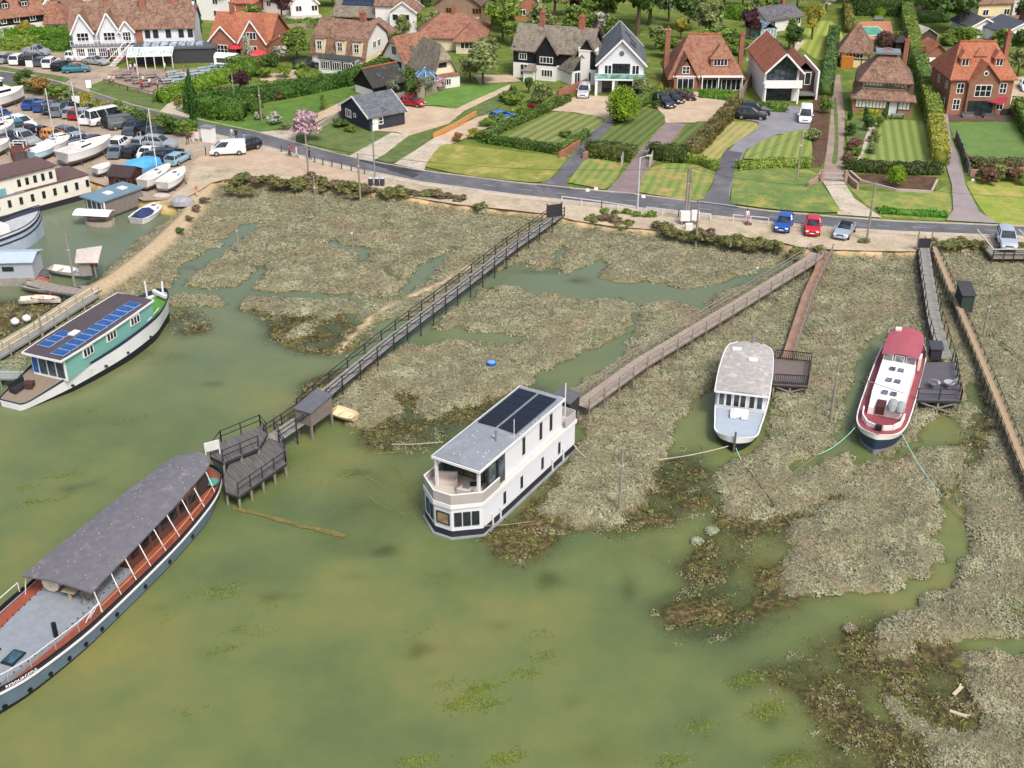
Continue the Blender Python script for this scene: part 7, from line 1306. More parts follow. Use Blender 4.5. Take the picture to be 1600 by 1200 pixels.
# dinghy, buoys, barrels on the marsh
def dinghy(label, px, py, ang, L_=2.6, bm=1.1, hullc='d8c8a8', inc='c8b89a', z=.35, name='dinghy', cat='dinghy', rim=None, free=.42, thw=2, group=None, blunt=False):
    p = P(px, py, z); e = empty(name, p, R(ang), label, cat, group); st = [(0, .75), (.12, .92), (.4, 1), (.7, .85), (.9, .45), (1, .06)] if not blunt else [(0, .8), (.1, .95), (.5, 1), (.85, .85), (1, .6)]
    f = lambda k, z_, s=1: [(x*L_ - L_/2, y*bm/2*k*s, z_ + (.12*x*x)) for x, y in st] + [(x*L_ - L_/2, -y*bm/2*k*s, z_ + (.12*x*x)) for x, y in st[::-1]]
    MB().loft([f(.55, 0), f(.9, free*.5), f(1, free), f(.9, free), f(.78, free*.5), f(.5, .08)], True, True).build('hull', mat(hullc, .5, .1, 3, dirt='8a7e68', dirt_at=.62), e, smooth=40)
    b = MB(); b.loft([f(1.04, free - .02), f(1.04, free + .04), f(.92, free + .04), f(.92, free - .02)], True, False); b.build('gunwale', mat(rim or inc, .6), e)
    for i in range(thw): x = -L_*.25 + i*L_*.38; MB().box(x, -bm*.42, free*.6, x + .22, bm*.42, free*.68).build('thwart', mat(inc, .7), e)
    return e
dinghy('cream fibreglass dinghy lying on the green bank beside the black boardwalk', 538, 652, -35, 2.6, 1.5, 'ddc49a', 'e0d0b4', .35, blunt=True)
o = empty('plastic_tub', P(768,571,.4), 0, 'round blue plastic tub in the middle of the marsh', 'tub'); MB().tube([(0, 0, 0), (0, 0, .25), (0, 0, .35)], [.36, .42, .44], 14).build('body', mat('3a6ab8', .5), o); MB().tube([(0, 0, .36), (0, 0, .38)], .36, 14).build('lid', mat('6f9ad8', .5), o)
for x, y, lab, c in ((1326,983,'pale grey mud lump at the water edge lower right', '8d8670'), (1111,831,'round pale green tussock on the dark weed bed', '9aa488'), (1088,847,'tiny pale tussock left of the round green tussock', '9aa488')):
    o = leaf_cloud([(0, 0, .1, .5, .3), (.3, .1, .08, .35, .22)], 500, .12, int(x)); q = np_mesh('tussock', o[0], o[1], m_leaf(c, c, .1)); q.location = P(x, y, .05); q.scale = (.9,)*3; tag(q, lab, 'tussock')
for x, y, r_, lab in ((1497,1080,40,'pale driftwood plank on the brown mud lower right'), (1497,1116,-35,'second driftwood plank below the first on the brown mud')):
    o = MB().bar((-.5, 0, 0), (.5, .05, .05), .22, .08).bar((.2, .08, .04), (.6, .2, .1), .1, .06).build('driftwood', mat('b8a890', .9, .1)); o.location = P(x, y, .12); o.rotation_euler = (0, 0, R(r_)); tag(o, lab, 'driftwood')
# ---------------------------------------------------------------- poles, lamps, wires, barriers
POLEM = mat('8a8378', .85, .15, 4)
def pole(label, foot, top, zf=.4, r=.11, kind='post', m_=POLEM, arm=None, group='wooden mooring posts in the marsh', cat='post', name='mooring_post', fittings=True):
    p = P(*foot, zf); lo, hi = 1.0, 16.0
    for _ in range(30):
        mid = (lo + hi)/2
        if Qa(p.x, p.y, zf + mid)[1] > top[1]: lo = mid
        else: hi = mid
    h_ = lo; e = empty(name, p, 0, label, cat, group); MB().tube([(0, 0, -.5), (0, 0, h_*.5), (0, 0, h_)], [r*1.1, r, r*.8], 8).build('shaft', m_, e)
    if kind == 'lamp':
        MB().bar((0, 0, h_), (arm or .9, .2, h_ + .25), .07).build('bracket', m_, e); MB().box((arm or .9) - .1, .1, h_ + .18, (arm or .9) + .5, .3, h_ + .3).build('lantern', mat('c8c8c4', .4), e)
    elif fittings: MB().tube([(-.12, 0, h_*.72), (.12, 0, h_*.72)], .09, 8).build('insulator', mat('d8d8d0', .4), e)
    return e, p + Vector((0, 0, h_))
pole('tall thin post in the upper marsh left of centre', (495,338), (490,275), .35, .09); pole('tall post in the creek nearest the turquoise houseboat', (374,400), (365,345), .2, .12); pole('short post beside the small creek in the upper marsh', (552,400), (548,350), .3, .07)
pole('slender post between the black boardwalk and the brown boardwalk landing', (968,796), (968,700), .35, .12); pole('leaning grey post between the pale roofed houseboat and the red roofed barge', (1298,654), (1314,556), .35, .12); pole('thick post right of the dark green hut', (1536,526), (1546,460), .35, .11); pole('thin pale post by the creek below the shore bushes', (1181,440), (1190,410), .2, .06)
pole('post at the far upper left near the teal cabined houseboat', (118,452), (102,366), .3, .12)
_, w1 = pole('dark power pole rising from the scrub left of the long boardwalk', (482,272), (475,208), 1.2, .13, group=None, cat='power pole', name='utility_pole'); _, w2 = pole('grey power pole beside the dark tar patch on the shore', (563,308), (558,240), 1.0, .12, group=None, cat='power pole', name='utility_pole')
_, w3 = pole('left of two tall power poles beside the white utility cabinets', (1070,350), (1075,262), 1.1, .14, group=None, cat='power pole', name='utility_pole'); _, w3b = pole('right of two tall power poles beside the white utility cabinets', (1074,349), (1078,262), 1.1, .12, group=None, cat='power pole', name='utility_pole'); _, w4 = pole('power pole standing in the marsh grass just below the utility cabinets', (1087,383), (1091,312), .6, .12, group=None, cat='power pole', name='utility_pole')
_, w5 = pole('leaning power pole at the shore right of the parked grey car', (1354,378), (1370,285), 1.1, .13, group=None, cat='power pole', name='utility_pole'); _, w6 = pole('power pole on the verge left of the pillared gate', (1245,283), (1254,205), 1.2, .1, group=None, cat='power pole', name='utility_pole')
_, w7 = pole('wooden pole in the verge hedge past the beer garden', (367,163), (361,112), 1.2, .12, group=None, cat='power pole', name='utility_pole'); _, w8 = pole('pole in the garden left of the white flowering shrubs', (409,190), (408,133), 1.2, .12, group=None, cat='power pole', name='utility_pole')
pole('grey street lamp beside the road below the navy garage', (586,279), (583,196), 1.2, .1, 'lamp', mat('8f9598', .4, .1, metal=.3), .3, None, 'street lamp', 'street_lamp'); pole('pale street lamp beside the road in front of the gated driveway', (996,327), (1001,247), 1.2, .1, 'lamp', mat('c4cad0', .4, .1, metal=.2), .9, None, 'street lamp', 'street_lamp'); pole('street lamp by the car park entrance beside the tall cypress', (298,182), (290,127), 1.2, .09, 'lamp', mat('9a9c9e', .4, metal=.3), .3, None, 'street lamp', 'street_lamp')
for i, (a, b) in enumerate(((w1, w2), (w2, w3), (w3, w5), (w7, w8), (w8, w1), (w5, w5 + Vector((30, -4, 0))), (w6, w3b), (w3, w4))):
    pts = [a + (b-a)*k/12 + Vector((0, 0, -1.0*4*(k/12)*(1-k/12))) for k in range(13)]; tag(MB().tube(pts, .022, 4).build('overhead_wire', mat('333336', .6)), ['overhead wire between the scrub pole and the tar patch pole', 'long overhead wire along the road in the middle of the picture', 'overhead wire crossing the front verges to the leaning power pole', 'wire between the poles of the gardens past the beer garden', 'wire from the garden pole down to the scrub pole', 'overhead wire running off to the right edge along the verge', 'wire from the verge pole near the pillared gate to the twin poles', 'short wire down from the twin power poles to the marsh pole'][i], 'wire')
def barrier(label, line, m_, h_=.9, step=2.2, group=None, name='roadside_barrier', cat='barrier', rail=True):
    w = [P(x, y) for x, y in line]; e = empty(name, w[0], 0, label, cat, group); rl = MB(); prev = None
    for a, b in zip(w[:-1], w[1:]):
        k = max(1, round((b-a).length/step))
        for j in range(k + 1):
            p = a + (b-a)*j/k - w[0]; MB().bar(p + Vector((0, 0, -.1)), p + Vector((0, 0, h_)), .1).build('post', m_, e)
            if prev is not None and j: rl.bar(prev + Vector((0, 0, h_ - .05)), p + Vector((0, 0, h_ - .05)), .07, .1)
            prev = p
    if rail: rl.build('rail', m_, e)
    return e
barrier('white railing beside the road right of the long boardwalk gate', [(878,317),(940,325),(992,333)], mat('c8c8c8', .5)); barrier('white railing beside the road left of the utility cabinets', [(1010,334),(1060,340),(1110,345)], mat('c8c8c8', .5)); barrier('white railing beside the road where a pedestrian walks', [(1145,346),(1200,351)], mat('c8c8c8', .5))
for x, y in ((440,238),(453,243),(466,246),(480,250),(492,254),(505,258),(519,261),(534,264),(549,267),(560,270),(570,272)): tag(MB().bar((0, 0, -.1), (0, 0, .95), .14).build('bollard', mat('55504a', .9)), 'short dark timber post in the row along the sandy verge', 'bollard', 'timber posts along the sandy verge').location = P(x, y)
e_ = empty('utility_cabinet', P(1080,352), 0, 'cluster of white utility boxes between the two roadside power poles', 'utility box'); MB().box(-1.3, 0, .5, -.2, .7, 1.6).build('cabinet', WPAINT, e_); MB().box(.0, 0, .6, .9, .6, 1.7).build('cabinet', WPAINT, e_); MB().box(-1.2, .1, 0, -1.0, .3, .5).box(-.5, .1, 0, -.3, .3, .5).box(.1, .1, 0, .3, .3, .6).box(.6, .1, 0, .8, .3, .6).build('leg', GREYW, e_)
o = MB().box(-.5, -.6, .0, .3, .0, .7).build('white_sack', WPAINT); tag(o, 'white sack leaning below the utility boxes', 'sack').location = P(1077,357)
e_ = empty('litter_bins', P(588,290), 0, 'dark bins standing at the foot of the street lamp by the shore', 'bin'); 
for i, x in enumerate((-.7, .1, .8)): MB().tube([(x, 0, 0), (x, 0, 1.0)], [.28, .33], 10).build('bin_body', mat('3a3f44', .6), e_); MB().tube([(x, 0, 1.005), (x, 0, 1.08)], [.36, .3], 10).build('bin_lid', mat('b0b4b8', .5), e_)
# ---------------------------------------------------------------- vehicles
def smat(): return None
TYRE = mat('1a1a1c', .8, .1); ALLOY = mat('a8aaad', .35, .1, metal=.7); LAMPW = mat('e4e6e8', .2, .02, spec=.8); LAMPR = mat('8c1c1c', .3, .05); PLATEW = mat('e0e0dc', .5, .02); PLATEY = mat('d8c04a', .5, .02); CGLASS = m_glass('20282c', .06); TRIM = mat('242528', .7, .1)
def carpaint(c):
    k = ('cp', c)
    if k not in _MC:
        t = NT('car_paint'); t.base(c, .28, .15 if c not in ('dcdee0',) else 0, .6); t.b.inputs['Coat Weight'].default_value = .6; t.b.inputs['Coat Roughness'].default_value = .06; _MC[k] = t.m
    return _MC[k]
_CAR = {}
SHAPES = {  # length, width, profile of lower body (x, z), cabin (x at base rear, roof rear, roof front, base front), roof z, wheel r
 'hatch': (4.0, 1.74, [(0,.55),(.02,.95),(.5,1.0),(2.9,.98),(3.75,.80),(4.0,.55)], (.06,.42,2.0,2.95), 1.48, .31),
 'estate': (4.6, 1.8, [(0,.55),(.02,.98),(.6,1.0),(3.25,.98),(4.35,.80),(4.6,.52)], (.05,.5,2.35,3.3), 1.46, .33),
 'saloon': (4.6, 1.8, [(0,.55),(.03,.95),(.8,1.0),(3.2,.97),(4.35,.78),(4.6,.5)], (.65,1.3,2.3,3.2), 1.43, .33),
 'suv': (4.6, 1.9, [(0,.6),(.02,1.08),(.5,1.1),(3.25,1.1),(4.4,.98),(4.6,.6)], (.05,.32,2.3,3.2), 1.72, .37),
 'van': (4.9, 1.95, [(0,.6),(.02,1.15),(.5,1.2),(3.9,1.15),(4.7,.95),(4.9,.6)], (.03,.1,3.3,4.3), 1.95, .35),
 'minibus': (6.0, 2.05, [(0,.6),(.02,1.2),(.5,1.25),(5.0,1.2),(5.8,.95),(6.0,.6)], (.03,.15,4.5,5.3), 2.35, .37),
 'pickup': (5.0, 1.85, [(0,.6),(.02,1.05),(.5,1.05),(3.6,1.08),(4.8,.96),(5.0,.6)], (1.9,2.1,2.9,3.7), 1.72, .37),
 'convertible': (4.4, 1.78, [(0,.55),(.03,.92),(.8,.98),(3.0,.95),(4.15,.78),(4.4,.5)], (.75,1.35,2.2,2.95), 1.38, .33)}
def car_proto(ty):
    if ty in _CAR: return _CAR[ty]
    L, Wd, prof, cab, rz, wr = SHAPES[ty]; hw = Wd/2; r = {}
    def sec(x, z):
        tp = .86 if (x < .1 or x > L - .1) else (.95 if x > L - .6 or x < .4 else 1); w = hw*tp
        return [(x, -w*.93, .28), (x, -w, .5), (x, -w, max(.52, z - .12)), (x, -w*.93, z), (x, w*.93, z), (x, w, max(.52, z - .12)), (x, w, .5), (x, w*.93, .28)]
    xs_ = sorted(set([p[0] for p in prof] + [L*.15, L*.3, L*.5, L*.62, L*.8])); b = MB(); b.loft([sec(x, np.interp(x, [p[0] for p in prof], [p[1] for p in prof])) for x in xs_], True, True)
    bz = prof[2][1] - .03; x0, x1, x2, x3 = cab; w0 = hw*.92; w1 = hw*.76
    soft = ty == 'convertible'; van = ty in ('van',)
    if not soft: b.loft([[(x1 - .05, -w1, rz - .04), (x1 - .05, -w1*.8, rz + .01), (x1 - .05, w1*.8, rz + .01), (x1 - .05, w1, rz - .04)], [((x1+x2)/2, -w1*1.02, rz - .03), ((x1+x2)/2, -w1*.8, rz + .05), ((x1+x2)/2, w1*.8, rz + .05), ((x1+x2)/2, w1*1.02, rz - .03)], [(x2 + .05, -w1, rz - .05), (x2 + .05, -w1*.8, rz), (x2 + .05, w1*.8, rz), (x2 + .05, w1, rz - .05)]], True, True)
    for sg in (-1, 1):
        for xa, xb in ((x0, x1), (x3, x2), ((x0*.45+x3*.55), (x1*.45+x2*.55)), ((x0*.72+x3*.28), (x1*.78+x2*.22))): b.bar((xa, sg*w0, bz), (xb, sg*w1, rz - .04), .09, .07)
        b.box(x3 - .25, sg*(hw + .02), bz + .02, x3 - .05, sg*(hw + .2), bz + .17)
    if van: 
        for sg in (-1, 1): b.slab([(x0 + .05, sg*w0*1.0, bz), (x3*.62, sg*w0*1.0, bz), (x2*.66, sg*w1*1.02, rz - .06), (x1, sg*w1*1.02, rz - .06)], .03, (0, sg, 0))
    if ty == 'pickup': b.box(.1, -hw*.98, 1.0, 1.85, -hw*.88, 1.15).box(.1, hw*.88, 1.0, 1.85, hw*.98, 1.15)
    r['body'] = b
    g = MB(); g.loft([[(x0 + .04, -w0*.97, bz), (x0 + .04, w0*.97, bz), (x3 - .02, w0*.97, bz), (x3 - .02, -w0*.97, bz)], [(x1 + .02, -w1*.97, rz - .06), (x1 + .02, w1*.97, rz - .06), (x2 - .02, w1*.97, rz - .06), (x2 - .02, -w1*.97, rz - .06)]], True, True); r['glazing'] = g
    if soft: q = MB(); q.loft([[(x1 - .3, -w1, rz - .12), (x1 - .3, w1, rz - .12)], [(x1, -w1, rz), (x1, w1, rz)], [(x2, -w1, rz), (x2, w1, rz)], [(x2 + .1, -w1, rz - .06), (x2 + .1, w1, rz - .06)]], False, False); q.slab([(x0 - .05, -w0*.95, bz + .02), (x0 - .05, w0*.95, bz + .02), (x1 - .28, w1, rz - .1), (x1 - .28, -w1, rz - .1)], .04); r['soft_top'] = q
    out = []
    for k, mb in r.items():
        o = mb.build(k, None, None, smooth=35 if k == 'body' else False); out.append((k, o.data, None)); bpy.data.objects.remove(o)
    _CAR[ty] = (L, Wd, out, wr); return _CAR[ty]
_PARTM = {}
def pm(name, f, m_, sm=False):
    if name not in _PARTM: o = f().build(name, m_, None, smooth=sm); _PARTM[name] = o.data; bpy.data.objects.remove(o)
    return _PARTM[name]
def part(name, me, par, loc=(0, 0, 0), rot=(0, 0, 0), sc=None):
    o = bpy.data.objects.new(name, me); COL.objects.link(o); o.parent = par; o.location = loc; o.rotation_euler = rot
    if sc: o.scale = sc
    return o
def car(ty, colour, px, py, dx, dy, label, z=1.2, group=None, cat='car', name=None, detail=True, top=None):
    """dx, dy: survey direction of the nose"""
    L, Wd, parts, wr = car_proto(ty); c = P(px, py, z); d = P(px + dx*.5, py + dy*.5, z) - P(px - dx*.5, py - dy*.5, z); ang = math.atan2(d.y, d.x); zz = z + .06
    e = empty(name or {'van': 'van', 'minibus': 'minibus', 'pickup': 'pickup_truck'}.get(ty, 'parked_car'), (c.x - math.cos(ang)*L/2, c.y - math.sin(ang)*L/2, zz), ang, label, cat if ty not in ('van', 'minibus', 'pickup') else {'van': 'van', 'minibus': 'minibus', 'pickup': 'pickup'}[ty], group)
    for k, me, _ in parts:
        m_ = carpaint(colour) if k == 'body' else (CGLASS if k == 'glazing' else mat('1c1d22', .8))
        me2 = me
        o = bpy.data.objects.new(k, me2); COL.objects.link(o); o.parent = e
        if not me2.materials: me2.materials.append(None)
        o.material_slots[0].link = 'OBJECT'; o.material_slots[0].material = m_
    hw = Wd/2
    for x in (L*.19, L*.81):
        for sg in (-1, 1):
            w = part('wheel', pm('wheel', lambda: MB().tube([(0, -.11, 0), (0, .11, 0)], 1.0, 16), TYRE), e, (x, sg*(hw - .08), wr), sc=(wr, 1, wr)); part('rim', pm('rim', lambda: MB().tube([(0, -.125, 0), (0, .125, 0)], .62, 12), ALLOY), w)
    if detail:
        for sg in (-1, 1):
            part('headlight', pm('headlight', lambda: MB().loft([[(0, -.2, 0), (0, .2, 0), (0, .17, .14), (0, -.17, .14)], [(.12, -.17, .02), (.12, .17, .02), (.10, .14, .12), (.10, -.14, .12)]]), LAMPW), e, (L - .13, sg*hw*.66, .6)); part('tail_light', pm('tail_light', lambda: MB().box(-.03, -.12, 0, .03, .12, .2), LAMPR), e, (.0, sg*hw*.7, .75))
        part('number_plate', pm('number_plate', lambda: MB().box(-.02, -.26, 0, .02, .26, .11), PLATEW), e, (L + .0, 0, .42)); part('grille', pm('grille', lambda: MB().box(-.02, -.4, 0, .02, .4, .12), TRIM), e, (L - .005, 0, .58))
    return e
W_, BK, SV, GY, BL, NV, RD = 'dcdee0', '16171b', '9aa0a6', '585d63', '2a4f96', '1e2840', '9a1c24'
car('hatch', '2150a0', 1224, 357, -10, 22, 'blue hatchback parked nose to the marsh, leftmost of the three by the boardwalk'); car('hatch', 'c41420', 1269, 362, -2, 22, 'bright red small car parked between the blue and the silver cars on the shore'); car('convertible', '9aa6b4', 1319, 367, -16, 20, 'silver blue convertible with black soft top parked on the shore')
car('suv', 'a8b4c0', 1571, 383, 8, 20, 'pale blue off-road car on a railed timber platform at the right edge', z=1.25)
car('van', 'e2e4e4', 357, 241, -40, 2, 'white van parked alone on the sandy shore by the road'); car('estate', BK, 384, 235, -30, 8, 'black estate car behind the white van on the shore')
car('hatch', RD, 645, 166, 30, 4, 'red hatchback on the gravel beside the navy garage'); car('hatch', '3c78c0', 784, 188, 24, -6, 'light blue car half hidden by shrubs on the middle gravel drive'); car('suv', 'b8bcc0', 912, 150, -6, 18, 'silver car by the low brick wall of the white gabled house')
car('suv', '14181e', 1038, 166, 22, 12, 'black off-road car nearest the round green tree side of the gravel forecourt'); car('hatch', '2a2024', 1052, 160, 22, 8, 'small dark car between the black and the maroon car'); car('saloon', '3c1c26', 1066, 156, 26, 2, 'dark maroon car closest to the hedge of the sweeping roof house')
car('suv', '20242c', 1174, 186, 40, 3, 'near dark blue off-road car on the grey drive'); car('suv', '1a1e26', 1180, 179, 40, 3, 'far dark car half behind another on the grey drive'); car('van', W_, 1258, 188, -3, 22, 'white van with black front parked facing the camera beside the brown bed')
car('estate', '2e3238', 479, 106, 26, -3, 'dark estate car in front of the cream mansard house'); car('saloon', 'e4e6e8', 1602, 140, 10, 20, 'white car at the right edge beside the tall brick house')
cols = {W_: 'white', BK: 'black', SV: 'silver', GY: 'dark grey', BL: 'blue', NV: 'navy', RD: 'red', '2a7486': 'teal', 'd88a2a': 'orange', '8fb0c0': 'pale blue', '4a1c22': 'dark red', '2c3a3c': 'dark green', '6c7884': 'grey blue'}
words = {'suv': 'off-road car', 'hatch': 'hatchback', 'estate': 'estate car', 'saloon': 'saloon car', 'van': 'van', 'pickup': 'pickup', 'minibus': 'minibus'}
CP = []
for r, g, place in [
 ([('saloon',SV,6,97,20,-14),('estate',GY,20,96,20,-12),('suv',W_,30,99,20,-12),('estate',BK,42,99,20,-12),('suv',BK,54,99,20,-12),('estate',GY,67,101,18,-12),('suv',W_,81,104,18,-12),('estate',BK,97,108,22,-10),('saloon','2a7486',120,113,34,-2),('pickup',SV,58,86,34,2),('suv',W_,124,96,34,2),('saloon',SV,151,101,30,3)], 'cars outside the pub', 'in front of the pub'),
 ([('saloon',BL,52,168,24,-14),('hatch',BL,66,172,18,-16),('estate',NV,80,175,18,-18),('suv','6c7884',92,179,16,-20),('suv',BK,106,174,20,-16),('hatch',SV,112,182,18,-16),('hatch',RD,122,184,20,-14),('estate',SV,134,183,22,-12),('saloon',W_,141,191,22,-14),('van',GY,196,200,34,-4),('estate',NV,218,203,34,-8),('estate','2c3a3c',248,211,34,-8),('suv',BK,182,196,26,-10)], 'cars in the upper row of the car park', 'in the row below the bushes'),
 ([('hatch',BL,6,187,20,8),('saloon',W_,16,199,30,6),('suv',W_,38,200,24,8),('suv','2a7486',31,209,14,18),('saloon','4a1c22',48,211,34,6),('saloon',BK,68,214,30,6),('hatch','d88a2a',86,219,26,4),('saloon',W_,99,226,24,8),('estate',SV,128,226,26,8),('suv',BK,150,229,20,-14),('suv',BK,205,217,10,-20),('hatch',W_,170,229,22,-14),('suv',W_,190,231,20,-14),('saloon','6c7884',185,243,18,-18),('estate',BK,212,242,22,-12),('saloon',W_,233,244,20,-16),('suv',SV,252,231,36,3),('estate',BK,255,246,14,-14),('saloon',NV,270,248,20,-14),('estate','8fb0c0',280,254,26,-14),('hatch',GY,4,210,20,8),('estate',NV,20,222,26,6),('suv',SV,42,224,22,8),('hatch',BK,118,230,20,-12),('estate',GY,110,215,26,4),('hatch',SV,222,229,20,-14),('saloon',BK,238,252,20,-14),('suv',GY,4,222,20,4)], 'cars in the lower row of the car park', 'in the lower rows by the boats')]:
    for (ty, c, x, y, dx, dy) in r: CP.append([car(ty, c, x, y, dx, dy, None, group=g, detail=False), cols[c] + ' ' + words[ty] + ' ' + place, x, y])
car('minibus', 'e4e6e6', 168, 192, 46, -10, 'long white minibus parked in the upper row of the car park', cat='minibus')
# platform for the off-road car
e = empty('vehicle_platform', P(1571,388,1.2), 0, 'timber vehicle platform with white topped rails at the right edge', 'platform'); MB().box(-2.3, -2.4, -.3, 2.4, 3.0, .0).build('deck', GREYW, e)
b = MB()
for x in (-2.3, -1.1, 0, 1.2, 2.3): b.box(x, -2.45, -1, x + .1, -2.35, .8)
for z in (.2, .5, .75): b.box(-2.35, -2.48, z, 2.4, -2.42, z + .08)
b.build('front_rail', BLACKW, e); MB().bar((-2.4, -2.4, .85), (2.4, -2.4, .85), .1).bar((-2.35, -2.4, .85), (-2.35, 3, 1.1), .1).bar((2.4, -2.4, .85), (2.4, 3, 1.1), .1).build('handrail', mat('c4c0b8', .6), e)
# ---------------------------------------------------------------- people
_PB = {}
def person_mesh(pose):
    if pose in _PB: return _PB[pose]
    st = .16 if pose == 'walk' else .02
    V = [(0,0,.95),(0,0,1.2),(0,0,1.42),(0,.02,1.5),(0,.03,1.63),(.1,0,.9),(.11,st,.5),(.11,-st*.4,.07),(.11,st*.2+.16,.04),(-.1,0,.9),(-.11,-st*.6,.5),(-.11,-st*1.9,.09),(-.11,-st*1.5+.14,.05),(.2,0,1.4),(.25,-st,1.14),(.26,-st*.4+.04,.9),(.26,.05-st*.2,.80),(-.2,0,1.4),(-.25,st,1.14),(-.26,st*1.3+.04,.9),(-.26,.05+st*1.4,.80)]
    E_ = [(0,1),(1,2),(2,3),(3,4),(0,5),(5,6),(6,7),(7,8),(0,9),(9,10),(10,11),(11,12),(2,13),(13,14),(14,15),(15,16),(2,17),(17,18),(18,19),(19,20)]; Rr = [.15,.13,.13,.055,.10,.09,.065,.045,.035,.09,.065,.045,.035,.06,.042,.034,.03,.06,.042,.034,.03]
    me = bpy.data.meshes.new('body'); me.from_pydata(V, E_, []); o = bpy.data.objects.new('body', me); COL.objects.link(o); md = o.modifiers.new('s', 'SKIN'); o.modifiers.new('u', 'SUBSURF').levels = 1
    for i, r_ in enumerate(Rr): me.skin_vertices[0].data[i].radius = (r_, r_*.8)
    me.skin_vertices[0].data[0].use_root = True; dg = bpy.context.evaluated_depsgraph_get(); m2 = bpy.data.meshes.new_from_object(o.evaluated_get(dg)); bpy.data.objects.remove(o); _PB[pose] = m2; return m2
def person(px, py, ang, shirt, legs, hair, label, z=1.22, pose='walk', h=1.0, skin='b98a70', group=None):
    e = empty('person', P(px, py, z), R(ang), label, 'person', group); me = person_mesh(pose).copy(); me.materials.clear()
    for c in (skin, shirt, legs): me.materials.append(mat(c, .8, .08))
    for f in me.polygons:
        c = f.center; f.material_index = 1 if (.98 < c.z < 1.47 and (abs(c.x) < .22 or c.z > 1.12)) else (2 if c.z <= .98 and abs(c.x) < .2 and c.z > .1 else 0); f.use_smooth = True
    part('body', me, e, sc=(h, h, h)); part('hair', pm('hair' + hair, lambda: MB().loft([[(math.cos(k*math.pi/4)*r_, math.sin(k*math.pi/4)*r_*1.1 + .01, z_) for k in range(8)] for z_, r_ in ((1.60, .085), (1.66, .105), (1.72, .085), (1.75, .03))]), mat(hair, .8, .1), 40), e, sc=(h, h, h))
person(1166, 349, 160, 'e0dcd8', 'd890a0', '3a2a22', 'person in white top and pink trousers walking beside the road railing', h=1.05); person(453, 245, 100, 'b02838', '2a2a34', '2a201a', 'person in dark red top walking at the verge posts'); person(464, 246, 100, 'd8a8c4', 'c8ccd8', '6a4a30', 'person in pale pink top beside the one in dark red'); person(484, 250, 100, '2a3048', '23252e', '2a201a', 'person in dark blue walking right of the pink topped person')
person(308, 306, 40, 'c85058', 'c8a898', 'b8a890', 'person in coral top crouched low at the start of the shore path', z=1.1, h=.85); person(363, 218, 0, 'a8bcd0', '9aa0a8', '4a3a2a', 'person in pale blue by the roadside above the white van'); person(370, 219, 0, '1c1e24', '1c1e24', '1c1c1c', 'person in black by the roadside above the white van'); person(382, 226, 20, '5a8cb8', '3a4048', '3a2a20', 'person in bright blue walking past the black estate car')
person(294, 226, 0, '3c3a44', '2a2a30', '2a201a', 'person in dark clothes at the car park entrance'); person(302, 222, 30, 'b04048', 'd0c8c0', '3a2a20', 'person in red top beside the white booth at the car park entrance')
e = empty('ticket_booth', P(316,222), R(-20), 'small white booth with pale sign boards at the car park entrance', 'booth'); MB().box(0, 0, 0, 1.6, 1.2, 2.1).build('wall', WPAINT, e); MB().box(-.1, -.1, 2.1, 1.7, 1.3, 2.25).build('roof', LEAD, e); MB().box(-1.6, .2, .3, -.6, .28, 1.3).box(-1.5, .2, 0, -1.42, .28, .3).box(-.8, .2, 0, -.72, .28, .3).build('notice_board', WPAINT, e)
# beer garden: picnic tables, people, parasols
rp = random.Random(11)
def table_proto():
    e = empty('picnic_table'); g = GREYW; MB().box(-.9, -.38, .72, .9, .38, .77).build('tabletop', g, e)
    for sg in (-1, 1): MB().box(-.9, sg*.62 - .13, .42, .9, sg*.62 + .13, .46).build('bench', g, e)
    for x in (-.65, .6): MB().bar((x, -.75, 0), (x, -.2, .72), .06, .1).bar((x, .75, 0), (x, .2, .72), .06, .1).bar((x, -.7, .4), (x, .7, .4), .05, .1).build('leg_frame', g, e)
    return e
tp = table_proto(); first = True; TB = []
for x, y, c in [(190,122,0),(203,126,0),(216,131,0),(228,136,0),(200,118,0),(214,122,0),(228,127,0),(241,132,0),(238,122,0),(252,127,0),(262,131,1),(272,126,1),(283,121,1),(294,124,1),(268,119,1),(300,118,1),(311,121,1),(322,117,1),(333,119,1),(318,112,1),(330,110,1),(344,114,1),(352,110,1),(281,131,1),(292,130,1),(305,128,1),(338,106,1),(350,104,1)]:
    o = tp if first else copy_tree(tp); first = False; o.location = P(x, y, 1.3); o.rotation_euler = (0, 0, R(rp.choice([20, 25, -60, 30])))
    for ch in o.children:
        if c: ch.material_slots[0].link = 'OBJECT'; ch.material_slots[0].material = mat('8fa4a8', .7, .08)
    tag(o, None, 'picnic table', 'picnic tables in the beer garden'); TB.append([o, ('pale blue grey' if c else 'brown grey') + ' picnic table in the beer garden', x, y])
for i, (x, y, sh, lg) in enumerate([(172,132,'e0dcd4','3a3a44'),(178,133,'d8b0a8','5a4a44'),(205,114,'d8d8dc','2a2c34'),(212,113,'e4e0dc','3a3c48'),(222,140,'b83c34','3a3030'),(235,137,'e2ddd8','4a4a50'),(259,112,'d8dce4','30343c'),(288,116,'b06a50','3a2a28'),(293,128,'d0d4e4','44464e'),(272,138,'c8ccd4','383a44'),(363,96,'d8dce0','3a3c44'),(247,140,'c0b0a4','3c3c3c'),(225,133,'ded8d0','6a5a50')]):
    person(x, y, rp.uniform(0, 360), sh, lg, rp.choice(['2a201a', '5a4030', '8a7458']), None, z=1.3, pose='stand', h=.98, group='people in the beer garden'); PLANTS.append([bpy.data.objects[[o.name for o in bpy.data.objects if o.name.startswith('person')][-1]] if False else None, '', 0, 0]); PLANTS.pop()
PP = [o for o in COL.objects if o.get('group') == 'people in the beer garden']
